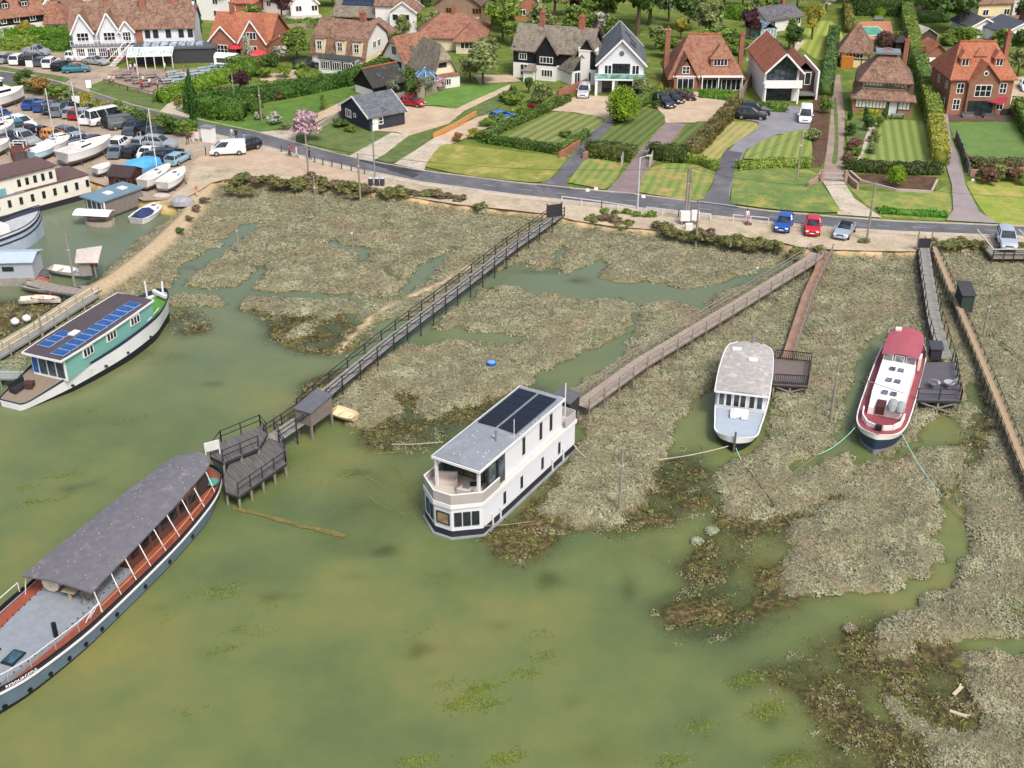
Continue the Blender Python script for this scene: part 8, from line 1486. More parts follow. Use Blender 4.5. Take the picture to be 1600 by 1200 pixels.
for x, y, c, nm, s in ((217,128,'b8b0a8','closed pale parasol standing among the brown tables',0),(370,92,'b02c34','open red parasol by the orange roofed villa',1),(405,101,'c03a3a','open red parasol partly behind the white flowering tree',1)):
    e = empty('parasol', P(x, y, 1.3), 0, nm, 'parasol'); MB().tube([(0, 0, 0), (0, 0, 2.6)], .04, 6).build('pole', WPAINT, e)
    MB().loft([[(math.cos(k*math.pi/4)*r_, math.sin(k*math.pi/4)*r_, z_) for k in range(8)] for r_, z_ in (((1.5, 2.0), (.7, 2.4), (.05, 2.6)) if s else ((.18, 1.2), (.14, 2.0), (.04, 2.6)))], True, True).build('canopy', mat(c, .8, .05), e)
e = empty('caravan_bar', P(340,106,1.3), R(-12), 'white domed bar trailer beside the glazed pub terrace', 'trailer'); MB().loft([[(x, -.1*0 + y, z) for y, z in ((-1.1, .4), (-1.1, 2.0), (-.8, 2.5), (0, 2.7), (.8, 2.5), (1.1, 2.0), (1.1, .4))] for x in (0, 3.8)], True, True).build('body', WHITE2, e); MB().box(.5, -1.14, 1.2, 3.2, -1.11, 2.0).build('serving_hatch', mat('3a4440', .5), e); MB().box(.4, -1.7, 1.1, 3.3, -1.12, 1.17).build('counter', WHITE2, e)
for x in (.9, 2.9): MB().tube([(x, -1.12, .4), (x, -.9, .4)], .35, 12).build('wheel', TYRE, e)
e = barrier('low brown post and rail fence around the beer garden', [(163,132),(200,143),(250,155)], mat('6a5646', .9, .2), .9, 2.4, name='fence', cat='fence')
# fences and walls of the gardens
def fence(label, line, h_, m_, name='fence', cat='fence', z=1.2, w=.08, post=True, pm_=None):
    ws = [P(x, y, z) for x, y in line]; e = empty(name, ws[0], 0, label, cat); b = MB()
    for a, c in zip(ws[:-1], ws[1:]): b.bar(a - ws[0] + Vector((0, 0, h_/2)), c - ws[0] + Vector((0, 0, h_/2)), w, h_)
    b.build('panels' if post else 'wall', m_, e)
    if post:
        for a, c in zip(ws[:-1], ws[1:]):
            k = max(1, round((c-a).length/2.4))
            for j in range(k + 1): p = a + (c-a)*j/k - ws[0]; MB().bar(p, p + Vector((0, 0, h_ + .12)), w + .08).build('post', pm_ or m_, e)
    return e
FW = mat('8f8474', .9, .15); fence('grey timber fence behind the red hatchback', [(618,166),(648,156),(665,152),(706,134)], 1.8, FW); fence('long orange timber edging wall beside the gravel drive', [(677,217),(712,200),(744,181)], .8, mat('b8864e', .85, .1), 'wall', 'wall', w=.2, post=False)
fence('low red brick wall beside the silver car', [(872,156),(898,146),(917,138)], 1.6, m_brick('8a4c3c', 'a0604c'), 'wall', 'wall', w=.25, post=False); fence('low rough stone wall beside the pink blossoming tree', [(486,212),(505,198),(533,182)], .9, mat('9a948a', .9, .2, 4), 'wall', 'wall', w=.3, post=False)
fence('low brick wall at the foot of the tarmac driveway below the striped lawn', [(873,248),(881,244),(905,228)], .9, m_brick('8a4c3c', 'a0604c'), 'wall', 'wall', w=.3, post=False); fence('small brick pier and wall right of the tarmac driveway', [(912,250),(920,245)], 1.0, m_brick('8a6458', 'a0786a'), 'wall', 'wall', w=.4, post=False)
fence('grey boundary fence between the modern house and the sweeping roof house', [(1155,160),(1168,140),(1175,125)], 1.8, FW); fence('grey timber side fence of the tall brick house driveway', [(1493,218),(1502,240),(1513,272)], 1.3, mat('6a6668', .85, .15)); fence('brick front wall below the plain lawn at the right edge', [(1514,276),(1560,272),(1640,272)], .9, m_brick('8a6458', 'a0786a'), 'wall', 'wall', w=.3, post=False)
fence('low brick wall left of the pillared gate curving to the verge', [(1262,294),(1276,285),(1283,275)], .8, m_brick('94766a', 'a88a7c'), 'wall', 'wall', w=.3, post=False); fence('low brick wall right of the pillared gate curving to the flower bed', [(1319,275),(1328,286),(1340,296)], .8, m_brick('94766a', 'a88a7c'), 'wall', 'wall', w=.3, post=False); fence('pale low retaining wall under the brown flower bed', [(1328,270),(1345,285),(1400,299),(1455,302),(1464,284)], .35, mat('a89c90', .9, .1), 'wall', 'wall', w=.25, post=False)
fence('dark timber fence behind the swimming pool trees', [(1425,26),(1480,26)], 2.0, mat('4a4440', .9, .2)); fence('brown timber fence at the top right garages', [(1512,42),(1590,38)], 1.8, mat('8a7460', .9, .15)); fence('brick garden wall left of the solar roofed bungalow', [(448,48),(510,44)], 1.2, m_brick('8a7464', 'a08a78'), 'wall', 'wall', w=.3, post=False); fence('short brick pillar wall by the sweeping roof house gate path', [(1083,156),(1090,156)], 1.2, mat('b8b0a4', .9), 'wall', 'wall', w=.4, post=False)
def gate(label, A, B_, h_=1.2, m_=None, piers=None):
    a, b = P(*A), P(*B_); e = empty('gate', a, math.atan2(b.y - a.y, b.x - a.x), label, 'gate'); L_ = (b-a).length; g = MB()
    for z in (.15, h_*.5, h_ - .08): g.box(0, -.03, z, L_, .03, z + .08)
    n = max(2, int(L_/.25))
    for i in range(n + 1): g.box(L_*i/n - .02, -.025, .15, L_*i/n + .02, .025, h_)
    g.build('gate_leaf', m_ or GREYW, e)
    if piers:
        for x in (-.35, L_ + .05): MB().box(x, -.2, 0, x + .35, .2, h_ + .4).build('pier', piers, e)
    return e
gate('silver barred double gate between brick pillars of the half timbered house', (1286,285), (1318,286), 1.3, mat('a4a6a8', .5), m_brick('94766a', 'a88a7c')); gate('open grey timber gate leaf on the left of the brown drive', (970,262), (977,246), 1.5, mat('a8a49c', .7)); gate('open grey timber gate leaf on the right of the brown drive', (1014,264), (1021,248), 1.5, mat('a8a49c', .7))
for x, y, lab in ((918,299,'left small white painted stone on the kerb between two driveways'),(931,297,'right small white painted stone on the kerb between two driveways'),(1005,309,'white painted stone at the kerb beside the pale street lamp'),(1520,283,'white painted stone by the right hand driveway')):
    o = MB().loft([[(math.cos(k)*r_, math.sin(k)*r_, z_) for k in np.arange(0, 6.2, .9)] for r_, z_ in ((.3, 0), (.28, .2), (.12, .34))], True, True).build('painted_stone', WHITE2, None, 40); o.location = P(x, y); tag(o, lab, 'stone')
# terrace furniture
e_ = empty('hot_tub', P(1566,178), 0, 'round dark hot tub under trees on the deck of the tall brick house', 'hot tub'); MB().tube([(0, 0, 0), (0, 0, .9)], .95, 18).build('shell', mat('2e3432', .6), e_); MB().tube([(0, 0, .91), (0, 0, .98)], .98, 18).build('cover', mat('20302e', .7), e_)
for x, lab in ((1512,'left dark outdoor sofa on the deck under the red sail'),(1545,'right dark outdoor sofa on the deck under the red sail')):
    e_ = empty('outdoor_sofa', P(x,184), R(0 if x < 1530 else 180), lab, 'sofa'); MB().box(-.9, -.4, 0, .9, .4, .4).build('seat', mat('6a6664', .8), e_); MB().box(-.9, .3, .4, .9, .45, .8).build('backrest', mat('5a5654', .8), e_)
e_ = empty('garden_table', P(1402,186), 0, 'grey garden table and benches on the brick patio of the half timbered house', 'table'); MB().box(-1, -.4, .7, 1, .4, .76).build('tabletop', LEAD, e_)
for x in (-.9, .8): MB().box(x, -.35, 0, x + .1, .35, .7).build('leg', LEAD, e_)
e_ = empty('sandwich_board', P(139,137), R(20), 'white folding notice board standing on the verge by the beer garden', 'notice board'); MB().slab([(-.4, -.3, 0), (.4, -.3, 0), (.4, 0, 1.2), (-.4, 0, 1.2)], .04, (0, 1, 0)).slab([(-.4, .3, 0), (.4, .3, 0), (.4, .02, 1.2), (-.4, .02, 1.2)], .04, (0, 1, 0)).build('board', WPAINT, e_)
for x, y, lab in ((48,113,'white notice board on two posts on the grass strip outside the pub'),(121,170,'white sign among the car park bushes at left'),(212,196,'white sign standing above the car park bushes in the middle')):
    e_ = empty('notice_board', P(x, y), 0, lab, 'sign'); MB().box(-.6, -.03, .9, .6, .03, 2.0).build('panel', WPAINT, e_); MB().box(-.5, -.04, 0, -.42, .04, .9).box(.42, -.04, 0, .5, .04, .9).build('post', GREYW, e_)
# ---------------------------------------------------------------- the boatyard at the left
def yacht(label, stern, bow, bm, free, hullc='dcdcda', deckc='c8c4ba', cab=(.3, .6, .45), keel=True, z=1.2, mast=None, top=None, cover=None, stripe=None, name='yacht', cat='yacht', wheel=False, stand=.9, transom=.75):
    """a boat ashore on stands (or afloat with z 0, stand 0), from stern to bow in survey pixels"""
    free *= .8; stand *= .75; s = P(*stern, z); b = P(*bow, z); L_ = (b - s).length; ang = math.degrees(math.atan2(b.y - s.y, b.x - s.x)); B = Boat(name, label, cat, (s.x, s.y), ang, z=z + stand)
    st = [(0, 0, bm/2*transom, bm/2*transom*.8, free), (L_*.2, 0, bm/2*.95, bm/2*.8, free*.96), (L_*.5, 0, bm/2, bm/2*.75, free), (L_*.75, 0, bm/2*.78, bm/2*.45, free*1.08), (L_*.92, 0, bm/2*.35, bm/2*.15, free*1.17), (L_, 0, .05, .03, free*1.25)]
    hm = mat(hullc, .4, .06, 1, dirt='a8a498', dirt_at=.62); B.hull(st, [('antifouling', mat('5a4a4a' if hullc != '2c4a8c' else '303a4a', .8, .2), 0, .25, 0), ('hull', hm, .252, 1.0, 0)], zb=-.25 if keel else -.2)
    b_ = MB(); q = [(x, .0, w*.0) for x, _, w, _, _ in st]; B.deck(mat(deckc, .7, .08), -.02, .04); B.rail(WPAINT if not stripe else mat(stripe, .5), .08, .1, .02, 'gunwale')
    b2 = MB(); b2.slab([(0, -bm/2*transom, free), (0, bm/2*transom, free), (0, bm/2*transom*.8, -.2), (0, -bm/2*transom*.8, -.2)], .05, (1, 0, 0)).build('transom', hm, B.e)
    if cab:
        x0, x1, ch = cab; w0, w1 = bm*.36, bm*.24; b3 = MB(); b3.loft([[(L_*x0, -w0, free - .02), (L_*x0 + .1, -w0*.86, free + ch), (L_*x0 + .1, w0*.86, free + ch), (L_*x0, w0, free - .02)], [(L_*x1 - .4, -w1*1.2, free), (L_*x1 - .8, -w1, free + ch*.9), (L_*x1 - .8, w1, free + ch*.9), (L_*x1 - .4, w1*1.2, free)], [(L_*x1, -w1*.8, free), (L_*x1 - .1, -w1*.6, free + .08), (L_*x1 - .1, w1*.6, free + .08), (L_*x1, w1*.8, free)]]); b3.build('cabin', WPAINT, B.e)
        for sg in (-1, 1): MB().bar((L_*x0 + .3, sg*w0*.97, free + ch*.55), (L_*x1 - .9, sg*w1*1.14, free + ch*.5), .05, ch*.35).build('window', GLASS, B.e)
        B.box('hatch', mat('4a4c52', .5), L_*(x0+x1)/2 - .3, -.25, free + ch*.93, L_*(x0+x1)/2 + .3, .25, free + ch*1.02)
    if top: x0, x1, zt = top; B.box('flybridge', WPAINT, L_*x0, -bm*.3, free + .4, L_*x1, bm*.3, free + zt); B.box('windscreen', GLASS, L_*x0 + .1, -bm*.305, free + zt*.55, L_*x1 + .03, bm*.305, free + zt*.85); B.box('hardtop', WPAINT, L_*x0 - .3, -bm*.33, free + zt + .001, L_*x1 + .3, bm*.33, free + zt + .12)
    if cover: c, x0, x1 = cover; MB().loft([[(L_*x, -bm*.49*k, free - .1), (L_*x, 0, free + hh), (L_*x, bm*.49*k, free - .1)] for x, k, hh in ((x0, .85, .3), ((x0+x1)/2, 1.02, .75), (x1, .7, .35))], True, True).build('cover', mat(c, .7, .1), B.e)
    if stand:
        for x in (.22, .7):
            for sg in (-1, 1): MB().bar((L_*x, sg*bm*.48, -stand), (L_*x, sg*bm*.3, .1), .09).build('stand', mat('5a4f44', .9), B.e)
        if keel: B.box('keel', mat('4a4648', .8), L_*.35, -.12, -stand + .1, L_*.6, .12, -.2)
    if mast:
        p = Vector((L_*mast[2], 0, free)); w = B.e.location + Matrix.Rotation(R(ang), 3, 'Z') @ p; lo, hi = 1, 18
        for _ in range(30):
            mid = (lo+hi)/2
            if Qa(w.x, w.y, w.z + mid)[1] > mast[1]: lo = mid
            else: hi = mid
        MB().tube([p, p + Vector((0, 0, lo))], .075, 6).build('mast', mat('c8c8c6', .4), B.e); g = MB(); tp_ = p + Vector((0, 0, lo)); g.tube([tp_, (L_*.98, 0, free*1.2)], .02, 4).tube([tp_, (0, 0, free)], .02, 4); g.bar(p + Vector((0, -bm*.35, lo*.55)), p + Vector((0, bm*.35, lo*.55)), .05); g.tube([p + Vector((0, 0, 1.1)), (L_*.05, 0, free + 1.2)], .06, 6); g.build('rigging', STEEL, B.e)
    return B
anchor('yacht ashore', 150, 260); anchor('cream houseboat', 70, 320)
yacht('large white yacht ashore with grey deck and tall mast in the middle of the yard', (100,262), (176,236), 3.4, 1.5, cab=(.25, .62, .6), mast=(0, 128, .42), stand=1.1); yacht('white yacht with bare mast ashore left of the large one', (66,246), (112,232), 2.8, 1.2, cab=(.3, .6, .4), mast=(0, 138, .5)); yacht('white and pale blue small boat ashore beside the orange car', (50,254), (90,240), 2.4, 1.0, hullc='a8d0dc', cab=None, cover=('d8dcdc', .1, .8))
yacht('white cabin yacht leaning ashore left of the lowest white boat', (224,300), (268,276), 2.2, 1.1, cab=(.35, .7, .35), mast=(0, 170, .55)); yacht('lowest white boat ashore with small open cockpit by the sandy track', (255,303), (290,280), 2.3, 1.0, cab=(.4, .75, .3)); yacht('small white open boat ashore behind the dark brown shed', (150,278), (173,270), 1.7, .7, cab=None)
yacht('large white motor cruiser afloat of the car park at the left edge', (-36,228), (26,212), 4.0, 1.7, cab=(.3, .8, .9), top=(.2, .55, 1.9), name='motor_cruiser', cat='motor boat', keel=False, stand=.9); yacht('white flybridge motor yacht ashore at the upper left edge', (-40,176), (40,158), 4.2, 1.8, cab=(.25, .8, 1.0), top=(.15, .55, 2.4), name='motor_cruiser', cat='motor boat', keel=False, stand=.8); yacht('white sailing hull ashore at the left edge under the thin mast', (-30,250), (18,236), 2.6, 1.2, mast=(0, 165, .95), cab=(.3, .6, .4))
h = Boat('covered_boat', 'boat under a bright blue tarpaulin cover in the yard', 'boat', tuple(P(198,285)[:2]), math.degrees(math.atan2((P(250,268)-P(198,285)).y, (P(250,268)-P(198,285)).x)), z=1.2); Lb = (P(250,268)-P(198,285)).length
MB().loft([[(x, -w, .1), (x, -w*1.0, zt*.62), (x, -w*.5, zt), (x, w*.5, zt), (x, w, zt*.62), (x, w, .1)] for x, w, zt in ((0, 1.2, 2.2), (Lb*.3, 1.35, 2.5), (Lb*.75, 1.2, 2.4), (Lb, .7, 2.0))]).build('tarpaulin', mat('4a9ccc', .6, .12, 1.5), h.e); MB().loft([[(x, -w, -.0), (x, -w, .098), (x, w, .098), (x, w, -.0)] for x, w in ((.2, .8), (Lb - .2, .5))]).build('trailer', TRIM, h.e)
h = H('boat_shed', 'small dark brown boarded shed between the cream houseboat and the blue tarpaulin boat', 'shed', (172,296), (206,299), 3.2); h.body(m_boards('4a2c28', True, .2, .5, .15), 2.0, rh=.6); h.roof(mat('3a302e', .9, .2), 2.0, .8, over=.2); h.win('F', .8, .9, .8, .7, 1, 1, mat('6a5040')); h.win('F', 2.6, .9, .6, .7, 1, 1, mat('6a5040'))
h = H('boat_shed', 'rusty brown open container behind the white yachts at the left', 'shed', (22,256), (52,252), 3.4); h.box('body', mat('5a3830', .9, .25), 0, 0, 0, h.W, 3.4, 1.5); h.box('opening', mat('4a4a4c', .9), .3, -.04, .1, h.W*.6, -.0, 1.3)
o = empty('generator', P(50,246), 0, 'yellow orange machine beside the brown container', 'machine'); MB().box(-.7, -.5, .3, .7, .5, 1.2).build('casing', mat('b8892c', .7, .2), o); MB().tube([(-.5, -.55, .3), (-.5, .55, .3)], .3, 10).build('wheel', TYRE, o)
for x in (.2,): MB().tube([(.5, -.55, .3), (.5, .55, .3)], .3, 10).build('wheel', TYRE, o)
o = empty('white_frame_cover', P(30,248), 0, 'white framed empty storage cage behind the cars', 'cage'); MB().bar((-.9, 0, 0), (-.9, 0, 2.2), .1).bar((.9, 0, 0), (.9, 0, 2.2), .1).bar((-.9, 0, 2.2), (.9, 0, 2.2), .1).bar((-.9, 1.2, 0), (-.9, 1.2, 2.2), .1).bar((.9, 1.2, 0), (.9, 1.2, 2.2), .1).bar((-.9, 1.2, 2.2), (.9, 1.2, 2.2), .1).build('frame', WPAINT, o)
# cream two-deck houseboat
a, b_ = P(-30,356,0), P(145,308,0); ang = math.degrees(math.atan2(b_.y - a.y, b_.x - a.x)); B = Boat('houseboat', 'long cream houseboat with brown roofs and small windows moored against the yard', 'houseboat', a[:2], ang); Lh = (b_ - a).length; CRM = mat('d6d3c6', .6, .05, 1, dirt='bdb8a6', dirt_at=.62)
B.box('hull', mat('24242a', .6, .2), 0, 0, -.4, Lh, 5.2, .7); B.box('lower_cabin', CRM, .05, .06, .702, Lh - .05, 5.1, 2.9); B.box('roof', mat('5e4a47', .8, .15), Lh*.42, .0, 2.905, Lh, 5.2, 3.05); B.box('side_deck', LEAD, 0, -.02, 2.905, Lh*.42 - .01, 5.2, 3.0); B.box('upper_cabin', CRM, Lh*.34, .35, 3.06, Lh*.72, 4.9, 5.0); B.box('upper_roof', mat('5e4a47', .8, .15), -2, .1, 5.01, Lh*.735, 5.1, 5.2); B.box('upper_cabin_front', CRM, -2, .35, 3.01, Lh*.34 - .01, 4.9, 5.0)
for i in range(9): x = Lh*.16 + i*(Lh*.80)/8; o = B.box('window', DARKF, x, -.01, 1.5, x + .42, .05, 2.4); B.box('pane', GLASS, x + .06, -.03, 1.56, x + .36, 0, 2.34, parent=o)
for i in range(5): x = Lh*.38 + i*Lh*.07; o = B.box('upper_window', DARKF, x, .30, 3.6, x + .42, .34, 4.5); B.box('pane', GLASS, x + .06, .27, 3.66, x + .36, .31, 4.44, parent=o)
B.box('teal_panel', mat('6a9ca4', .6), Lh*.17, .2, 3.02, Lh*.27, .34, 3.9)
# houseboat with slate blue roof and white awning
a, b_ = P(161,346,0), P(226,322,0); ang = math.degrees(math.atan2(b_.y - a.y, b_.x - a.x)); B = Boat('houseboat', 'small timber houseboat with flat slate blue roof and white curved awning', 'houseboat', a[:2], ang); Lh = (b_ - a).length; B.box('float', mat('3a3a3c', .8), -.1, 0, -.4, Lh, 3.6, .25); B.box('cabin', m_boards('7a726c', 'X', .3, .5, .2), .5, .1, .252, Lh, 3.5, 2.3); B.box('roof', mat('66808c', .6, .08), 0, -.15, 2.31, Lh + .2, 3.8, 2.48); B.box('glazed_end', GLASSB, .44, .3, .4, .49, 3.3, 2.2)
for y in (.3, 1.2, 2.1, 3.0): B.box('mullion', FRAME, .38, y, .3, .439, y + .12, 2.3)
for x in (2.2, 4.4): B.box('roof_light', WPAINT, x, 1.2, 2.481, x + .9, 2.2, 2.62)
B.box('side_post', WPAINT, .45, -.1, .3, .6, .05, 2.3)
a2, b2 = P(137,350,0), P(178,352,0); B = Boat('tender_boat', 'old wooden tender under a curved white awning beside the small timber houseboat', 'boat', a2[:2], math.degrees(math.atan2((b2-a2).y, (b2-a2).x))); Lt = (b2-a2).length; B.hull([(0, 0, .5, .4, .6), (Lt*.3, 0, .9, .8, .6), (Lt*.8, 0, 1.0, .8, .7), (Lt, 0, .5, .3, .8)], [('hull', mat('a89c90', .8, .2), 0, 1, 0)]); B.deck(mat('8a7a6a', .9), -.3); MB().loft([[(x, y, 1.5 + .35*(1 - (y/1.1)**2)) for y in (-1.1, -.6, 0, .6, 1.1)] + [(x, y, 1.45 + .35*(1 - (y/1.1)**2)) for y in (1.1, .6, 0, -.6, -1.1)] for x in (-1.2, Lt*.5, Lt)], True, True).build('awning', WPAINT, B.e)
for x in (.3, Lt - .3):
    for sg in (-1, 1): MB().bar((x, sg*.8, .4), (x, sg*1.0, 1.5), .06).build('awning_post', GREYW, B.e)
yacht('white cruiser with navy blue canvas cover moored beside the marsh track', (213,350), (252,326), 2.6, .9, cab=(.55, .9, .3), cover=('26345c', .05, .55), z=0, stand=0, keel=False, name='motor_cruiser', cat='motor boat')
# blue-white old ship bow
a, b_ = P(-40,404,0), P(70,366,0); B = Boat('ship', 'old pale blue ship bow with dark rails and a white deckhouse at the left edge', 'ship', a[:2], math.degrees(math.atan2((b_-a).y, (b_-a).x))); Ls = (b_-a).length
B.hull([(0, 0, 2.4, 2.2, 2.0), (Ls*.5, 0, 2.4, 2.2, 2.1), (Ls*.75, 0, 1.9, 1.4, 2.4), (Ls*.92, 0, .9, .5, 2.8), (Ls, 0, .08, .05, 3.1)], [('hull', mat('a8b4c4', .5, .1, 1, dirt='8a94a4', dirt_at=.6), 0, .72, 0), ('dark_band', mat('2e3448', .6), .722, .80, .03), ('upper_hull', mat('a8b4c4', .5, .1), .802, .95, 0), ('bulwark', mat('2e3448', .6), .952, 1.08, .02)]); B.deck(mat('a4a8ac', .8, .1), -.1); B.box('deckhouse', WPAINT, Ls*.15, -1.4, 2.0, Ls*.45, 1.2, 3.1); B.box('window', GLASS, Ls*.2, -1.45, 2.3, Ls*.26, -1.405, 2.8); B.rail(mat('2e3448', .6), .1, .1, .5, 'top_rail')
# grey cabin barge
a, b_ = P(0,448,0), P(40,446,0); B = Boat('houseboat', 'pale grey boarded cabin on a small barge at the left edge above the footbridge', 'houseboat', P(-30,448,0)[:2], 3); Lg = 5.9; B.box('hull', mat('8f8a84', .8, .2), 0, 0, -.4, Lg, 3.4, .9); B.box('cabin', m_boards('a4acb4', True, .25, .3, .06), .2, .1, .902, Lg - .1, 3.3, 2.7); MB().slab([(0, -.15, 2.75), (Lg + .1, -.15, 2.75), (Lg + .1, 1.8, 3.2), (0, 1.8, 3.2)], .08).slab([(0, 3.6, 2.75), (Lg + .1, 3.6, 2.75), (Lg + .1, 1.802, 3.2), (0, 1.802, 3.2)], .08).build('roof', mat('a4b4c4', .6, .06), B.e); B.box('window', GLASS, 2.6, .03, 1.7, 3.8, .095, 2.2)
o = H('tumbledown_shed', 'tumbledown open shed with pale rusty roof at the end of the marsh track', 'shed', (126,432), (150,430), 2.4, z=.7); o.box('left_wall', m_boards('8a8480', 'X', .2, .5, .2), 0, 0, 0, .1, 2.4, 1.6, .1, 0, 0, 1.2, .1, 1.6); o.box('back_wall', mat('8a5a44', .9, .2), .1, 2.3, 0, o.W, 2.4, 1.6); MB().slab([(-.3, -.3, 1.75), (o.W + .5, -.4, 1.6), (o.W + .8, 2.7, 2.3), (-.3, 2.7, 2.1)], .07).build('roof', mat('b4aca4', .9, .2, 2, dirt='8a5a44', dirt_at=.6), o.e); MB().bar((o.W, .1, -.3), (o.W, .1, 1.7), .12).build('corner_post', GREYW, o.e)
for lab, x, y, an, L_, w, c, i_ in (('white and blue wooden rowing boat with tan interior beside the open shed',106,428,-22,4.6,1.7,'d8dce0','b89c78'),('grey upturned looking rowing boat on the mud below the old pontoon',62,455,-25,4.4,1.5,'9aa09c','a8a89c'),('red and white rowing boat on the mud beside the footbridge',74,472,-12,3.2,1.2,'d8d4cc','a83c3c'),('small cream pram dinghy left of the red and white rowing boat',50,473,5,2.4,1.2,'d8d4c0','c8c4b4'),('small coral red skiff half hidden below the old pontoon',64,444,-20,2.6,1.0,'b06050','c08070')):
    dinghy(lab, x, y, an, L_, w, c, i_, .25, name='rowing_boat', cat='rowing boat', free=.5)
def pontoon(label, pts, w, z, m_, name='pontoon', cat='pontoon', posts=True):
    e = walk(name, label, pts, w, z, m_, GREYW, .9, 2.6, sides=(0, 0), pile=posts); e['category'] = cat; return e
pontoon('broken grey timber pontoon littered with planks left of the rowing boats', [(50,440),(85,450),(128,456),(134,446)], 1.6, .9, m_boards('8a8078', 'X', .3, .6, .3)); pontoon('dark pontoon stub behind the pale grey cabin', [(52,428),(76,424)], 1.6, .8, m_boards('5a565c', 'X', .3, .6, .3))
pontoon('pale concrete footbridge running up from the left edge to the sandy track', [(-20,552),(60,505),(120,466),(150,450)], 1.5, 1.1, mat('b8a890', .9, .1, 1, dirt='9a8a74', dirt_at=.6), 'footbridge', 'footbridge'); walk('gangway', 'grey metal railed gangway beside the footbridge', [(-20,566),(40,530),(100,492),(150,460)], .8, 1.0, mat('8f9094', .6, .1), mat('9a9a84', .6), .9, 2.2, sides=(1, 1), rails=2)
walk('gangway', 'pale railed gangway reaching the stern deck of the turquoise houseboat', [(-30,585),(38,585)], 1.4, 1.1, mat('9a9c9e', .7, .1), mat('7f9478', .6), .95, 1.8, sides=(1, 1), rails=2)
_, _ = pole('dark short post standing in the middle of the footbridge', (66,522), (60,490), 1.1, .12, group=None, fittings=False)
o = MB().bar((0, 0, .1), (2.2, .2, .1), .3, .2).bar((.4, -.4, .3), (1.6, .8, .4), .15).bar((-.3, .2, .35), (2.0, -.3, .5), .1).bar((.2, .6, .2), (1.9, .9, .2), .25).build('timber_scrap', mat('8a7c6c', .9, .25)); tag(o, 'heap of old planks and timber on the bank beside the small timber houseboat', 'timber pile').location = P(262,322,.9)
o = MB().loft([[(math.cos(k)*r_*1.3, math.sin(k)*r_, z_) for k in np.arange(0, 6.2, .7)] for r_, z_ in ((1.2, 0), (1.1, .5), (.5, .9))], True, True).build('covered_heap', mat('8e9096', .8, .2, 3)); tag(o, 'grey tarpaulin covered heap right of the old planks', 'covered heap').location = P(285,318,1.0)
o = MB().loft([[(math.cos(k)*r_*1.5, math.sin(k)*r_, z_) for k in np.arange(0, 6.2, .7)] for r_, z_ in ((.8, 0), (.7, .25), (.3, .4))], True, True).build('upturned_boat', mat('a8a49a', .8, .15, 3)); tag(o, 'small upturned pale boat above the heap of old planks', 'boat').location = P(252,307,1.1)
for x, y, lab in ((19,505,'left white round mooring buoy on the mud left of the footbridge'),(37,500,'right larger white mooring buoy on the mud left of the footbridge')):
    o = MB().tube([(0, 0, 0), (.1, 0, .1), (.35, 0, .2), (.6, 0, .1), (.7, 0, 0)], [.05, .35, .42, .3, .05], 10).build('mooring_buoy', WPAINT, None, True); tag(o, lab, 'buoy').location = P(x, y, .25)
e_ = empty('dinghy_gear', P(235,476,.3), 0, 'red and grey clutter lying by the bow of the turquoise houseboat', 'clutter'); MB().box(-.6, 0, 0, .1, .5, .4).build('red_box', mat('b04038', .7), e_); MB().box(.2, -.3, 0, 1.0, .4, .3).build('grey_box', mat('9a9ca0', .7), e_)
fence('wire mesh fence panels along the lower right edge of the car park', [(318,246),(345,236),(372,226)], 1.6, m_glass('a8aca4', .4)) if False else None
barrier('low post and wire fence by the yard entrance', [(300,250),(322,243),(345,236),(368,226)], mat('a8a8a0', .6), 1.2, 2.0, name='fence', cat='fence')
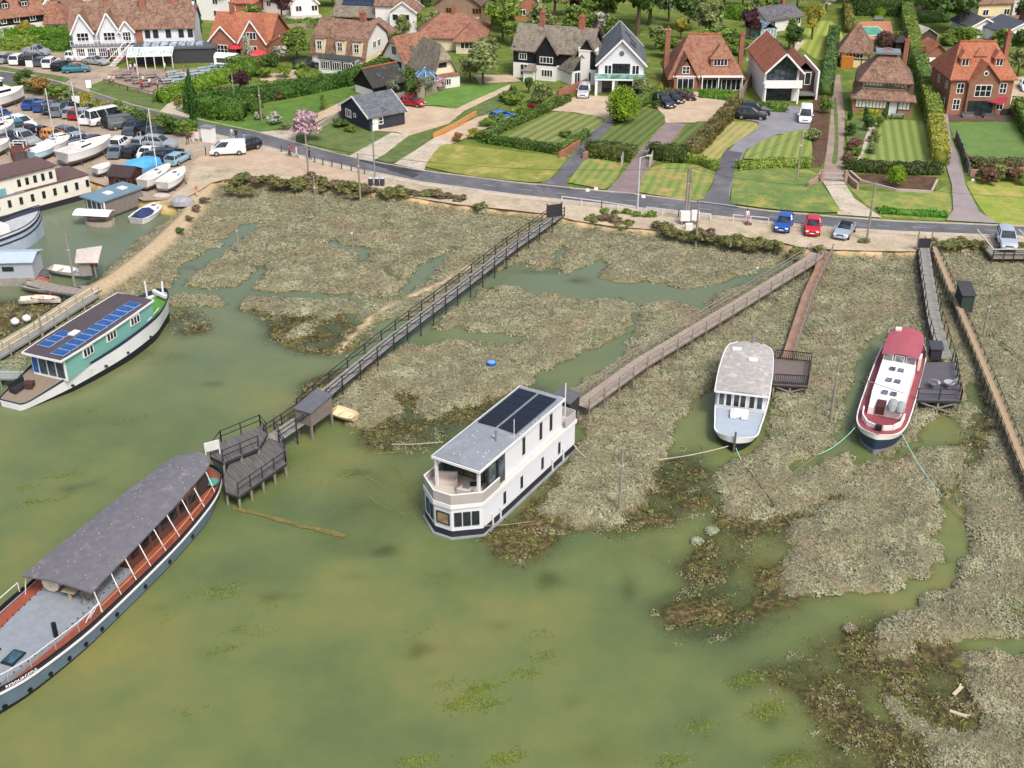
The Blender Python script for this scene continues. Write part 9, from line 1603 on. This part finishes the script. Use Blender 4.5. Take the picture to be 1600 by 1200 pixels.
# ---------------------------------------------------------------- labels that single out each plant, car and table by its surroundings
def near_phrase(x, y):
    best = None
    for n, ax, ay in ANCH:
        d = math.hypot(x - ax, (y - ay)*1.8)
        if best is None or d < best[0]: best = (d, n, ax, ay)
    d, n, ax, ay = best; dx, dy = x - ax, (y - ay)*1.8
    rel = ('right of' if dx > 0 else 'left of') if abs(dx) > abs(dy)*1.1 else ('in front of' if dy > 0 else 'behind')
    return rel + ' the ' + n
_o = 'first second third fourth fifth sixth seventh eighth ninth tenth eleventh twelfth thirteenth fourteenth fifteenth sixteenth seventeenth eighteenth nineteenth'.split()
ORD = _o + ['twentieth'] + ['twenty-' + q for q in _o[:9]] + ['thirtieth'] + ['thirty-' + q for q in _o[:9]] + ['fortieth'] + ['forty-' + q for q in _o[:9]]
items = []
for o, base, x, y in PLANTS:
    short = (len(base.split()) <= 6 and o.get('category') != 'hedge') or o.get('category') == 'scrub bush'
    items.append([o, base + (' ' + near_phrase(x, y) if short else ''), x])
for o, base, x, y in CP + TB: items.append([o, base, x])
for i, o in enumerate(PP):
    sh = ['white', 'pale pink', 'pale grey', 'white', 'red', 'cream', 'pale blue', 'brown', 'lilac', 'grey', 'pale blue', 'beige', 'cream'][i]; items.append([o, 'person in ' + sh + ' top standing in the beer garden', Qa(o.location.x, o.location.y, 1)[0]])
groups = {}
for it in items: groups.setdefault(it[1], []).append(it)
for lab, L in groups.items():
    L.sort(key=lambda r: r[2]); n = len(L)
    for k, it in enumerate(L):
        if n == 1: l2 = lab
        elif n == 2: l2 = ('left hand ', 'right hand ')[k] + lab
        elif k == 0: l2 = 'leftmost ' + lab
        elif k == n - 1: l2 = 'rightmost ' + lab
        else: l2 = lab + ', ' + ORD[k] + ' from the left'
        w = l2.split()
        if len(w) > 16: l2 = l2.replace(' of the ', ' of ').replace(' on the ', ' on '); w = l2.split(); l2 = ' '.join(w[:16]) if len(w) > 16 else l2
        it[0]['label'] = l2
for o in COL.objects:
    if o.get('group') == 'timber posts along the sandy verge': TP = globals().setdefault('TPOSTS', []); TP.append(o)
for k, o in enumerate(TPOSTS): o['label'] = 'short dark timber post in the verge row, ' + (ORD[k] + ' from the left' if k < len(TPOSTS) - 1 else 'rightmost of all')
